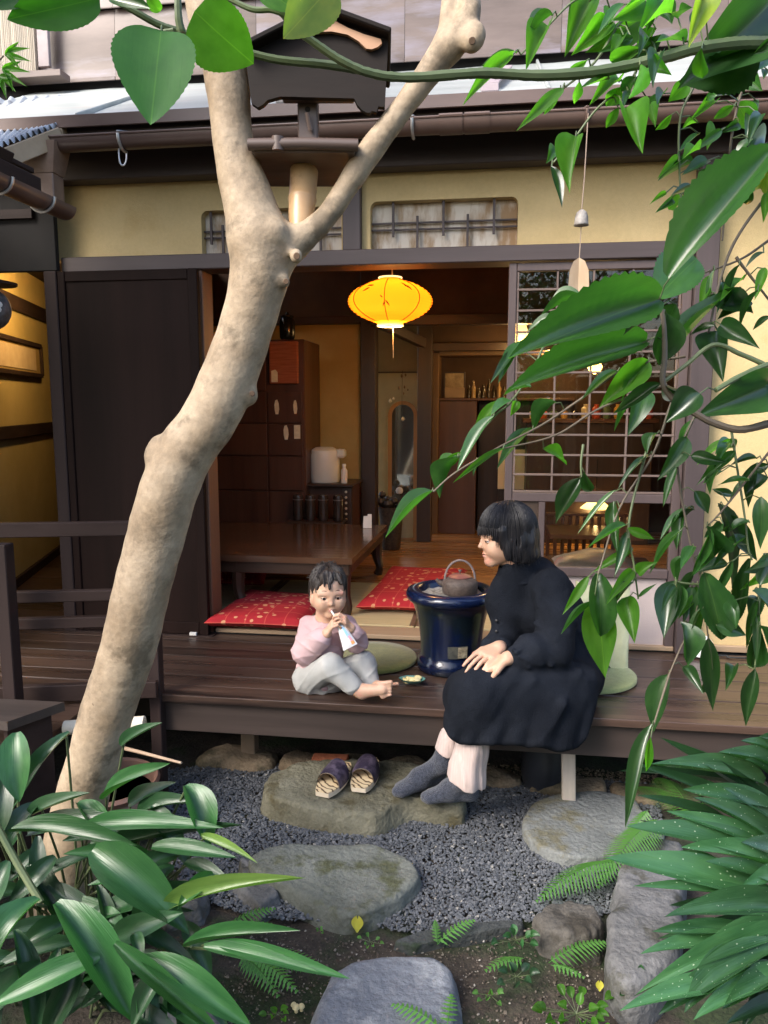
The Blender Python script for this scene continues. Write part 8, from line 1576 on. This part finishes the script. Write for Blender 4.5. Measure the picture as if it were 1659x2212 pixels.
F.chain([hR, kR, aR + 0.12 * (kR - aR)], [0.060, 0.047, 0.036], 0.016); F.chain([hL, kL, aL + 0.12 * (kL - aL)], [0.058, 0.046, 0.036], 0.016)
F.half((0, 0, ZV + 0.0015), (0, 0, -1)); F.warp(lambda X, Y, Z: 0.0008 * np.sin(130 * X + 50 * Z + 3 * np.sin(30 * Y)) - 0.0034 * (1 - np.abs(np.sin(36 * X - 40 * Z + 1.4 * np.sin(18 * X)))) ** 3)
F.build('leggings', LEGG, chd, smooth=1)
# the drink pouch with its straw
pq = [P(727, 1348, y=2.70), P(741, 1343, y=2.71), P(772, 1391, y=2.695), P(742, 1406, y=2.685)]
pch = thing('drink_pouch', 'white drink pouch with blue and orange print held by the toddler', 'pouch', pq[3])
pn = nz(np.cross(pq[1] - pq[0], pq[3] - pq[0])); pn = pn if pn[1] < 0 else -pn
def pf_(u, v, s): b = (1 - u) * (1 - v) * pq[0] + u * (1 - v) * pq[1] + u * v * pq[2] + (1 - u) * v * pq[3]; return b + pn * s * 0.011 * (math.sin(math.pi * u) * math.sin(math.pi * (0.06 + 0.88 * v))) ** 0.6
m = MB(); m.grid(lambda u, v: pf_(u, v, 1), 10, 16); m.grid(lambda u, v: pf_(u, v, -1), 10, 16); m.build('pouch_body', M('white_foil', (0.78, 0.78, 0.78), (0.84, 0.84, 0.84), rough=0.3), pch, smooth=True, angle=None)
def patch(u0, u1, v0, v1, sk, nm, col): m = MB(); m.grid(lambda u, v: pf_(min(0.97, max(0.03, u0 + (u1 - u0) * u + sk * v)), v0 + (v1 - v0) * v, 1) + pn * 0.0012, 6, 8); m.build(nm, col, pch, smooth=True, angle=None)
patch(0.40, 0.66, 0.10, 0.62, 0.18, 'blue_print', M('sky_blue_print', (0.30, 0.52, 0.76))); patch(0.62, 0.80, 0.55, 0.80, 0.08, 'pink_print', M('pink_print', (0.72, 0.36, 0.40))); patch(0.66, 0.90, 0.78, 0.92, 0.0, 'orange_print', M('orange_print', (0.80, 0.36, 0.12)))
s0_, s1_ = (pq[0] + pq[1]) / 2, cat_(0.093, 0.0, -0.074)
MB().tube([s0_ - 0.02 * nz(s1_ - s0_), s0_, s1_], 0.0034, 8).build('straw', M('white_straw', (0.82, 0.82, 0.80), rough=0.35), pch, smooth=True)
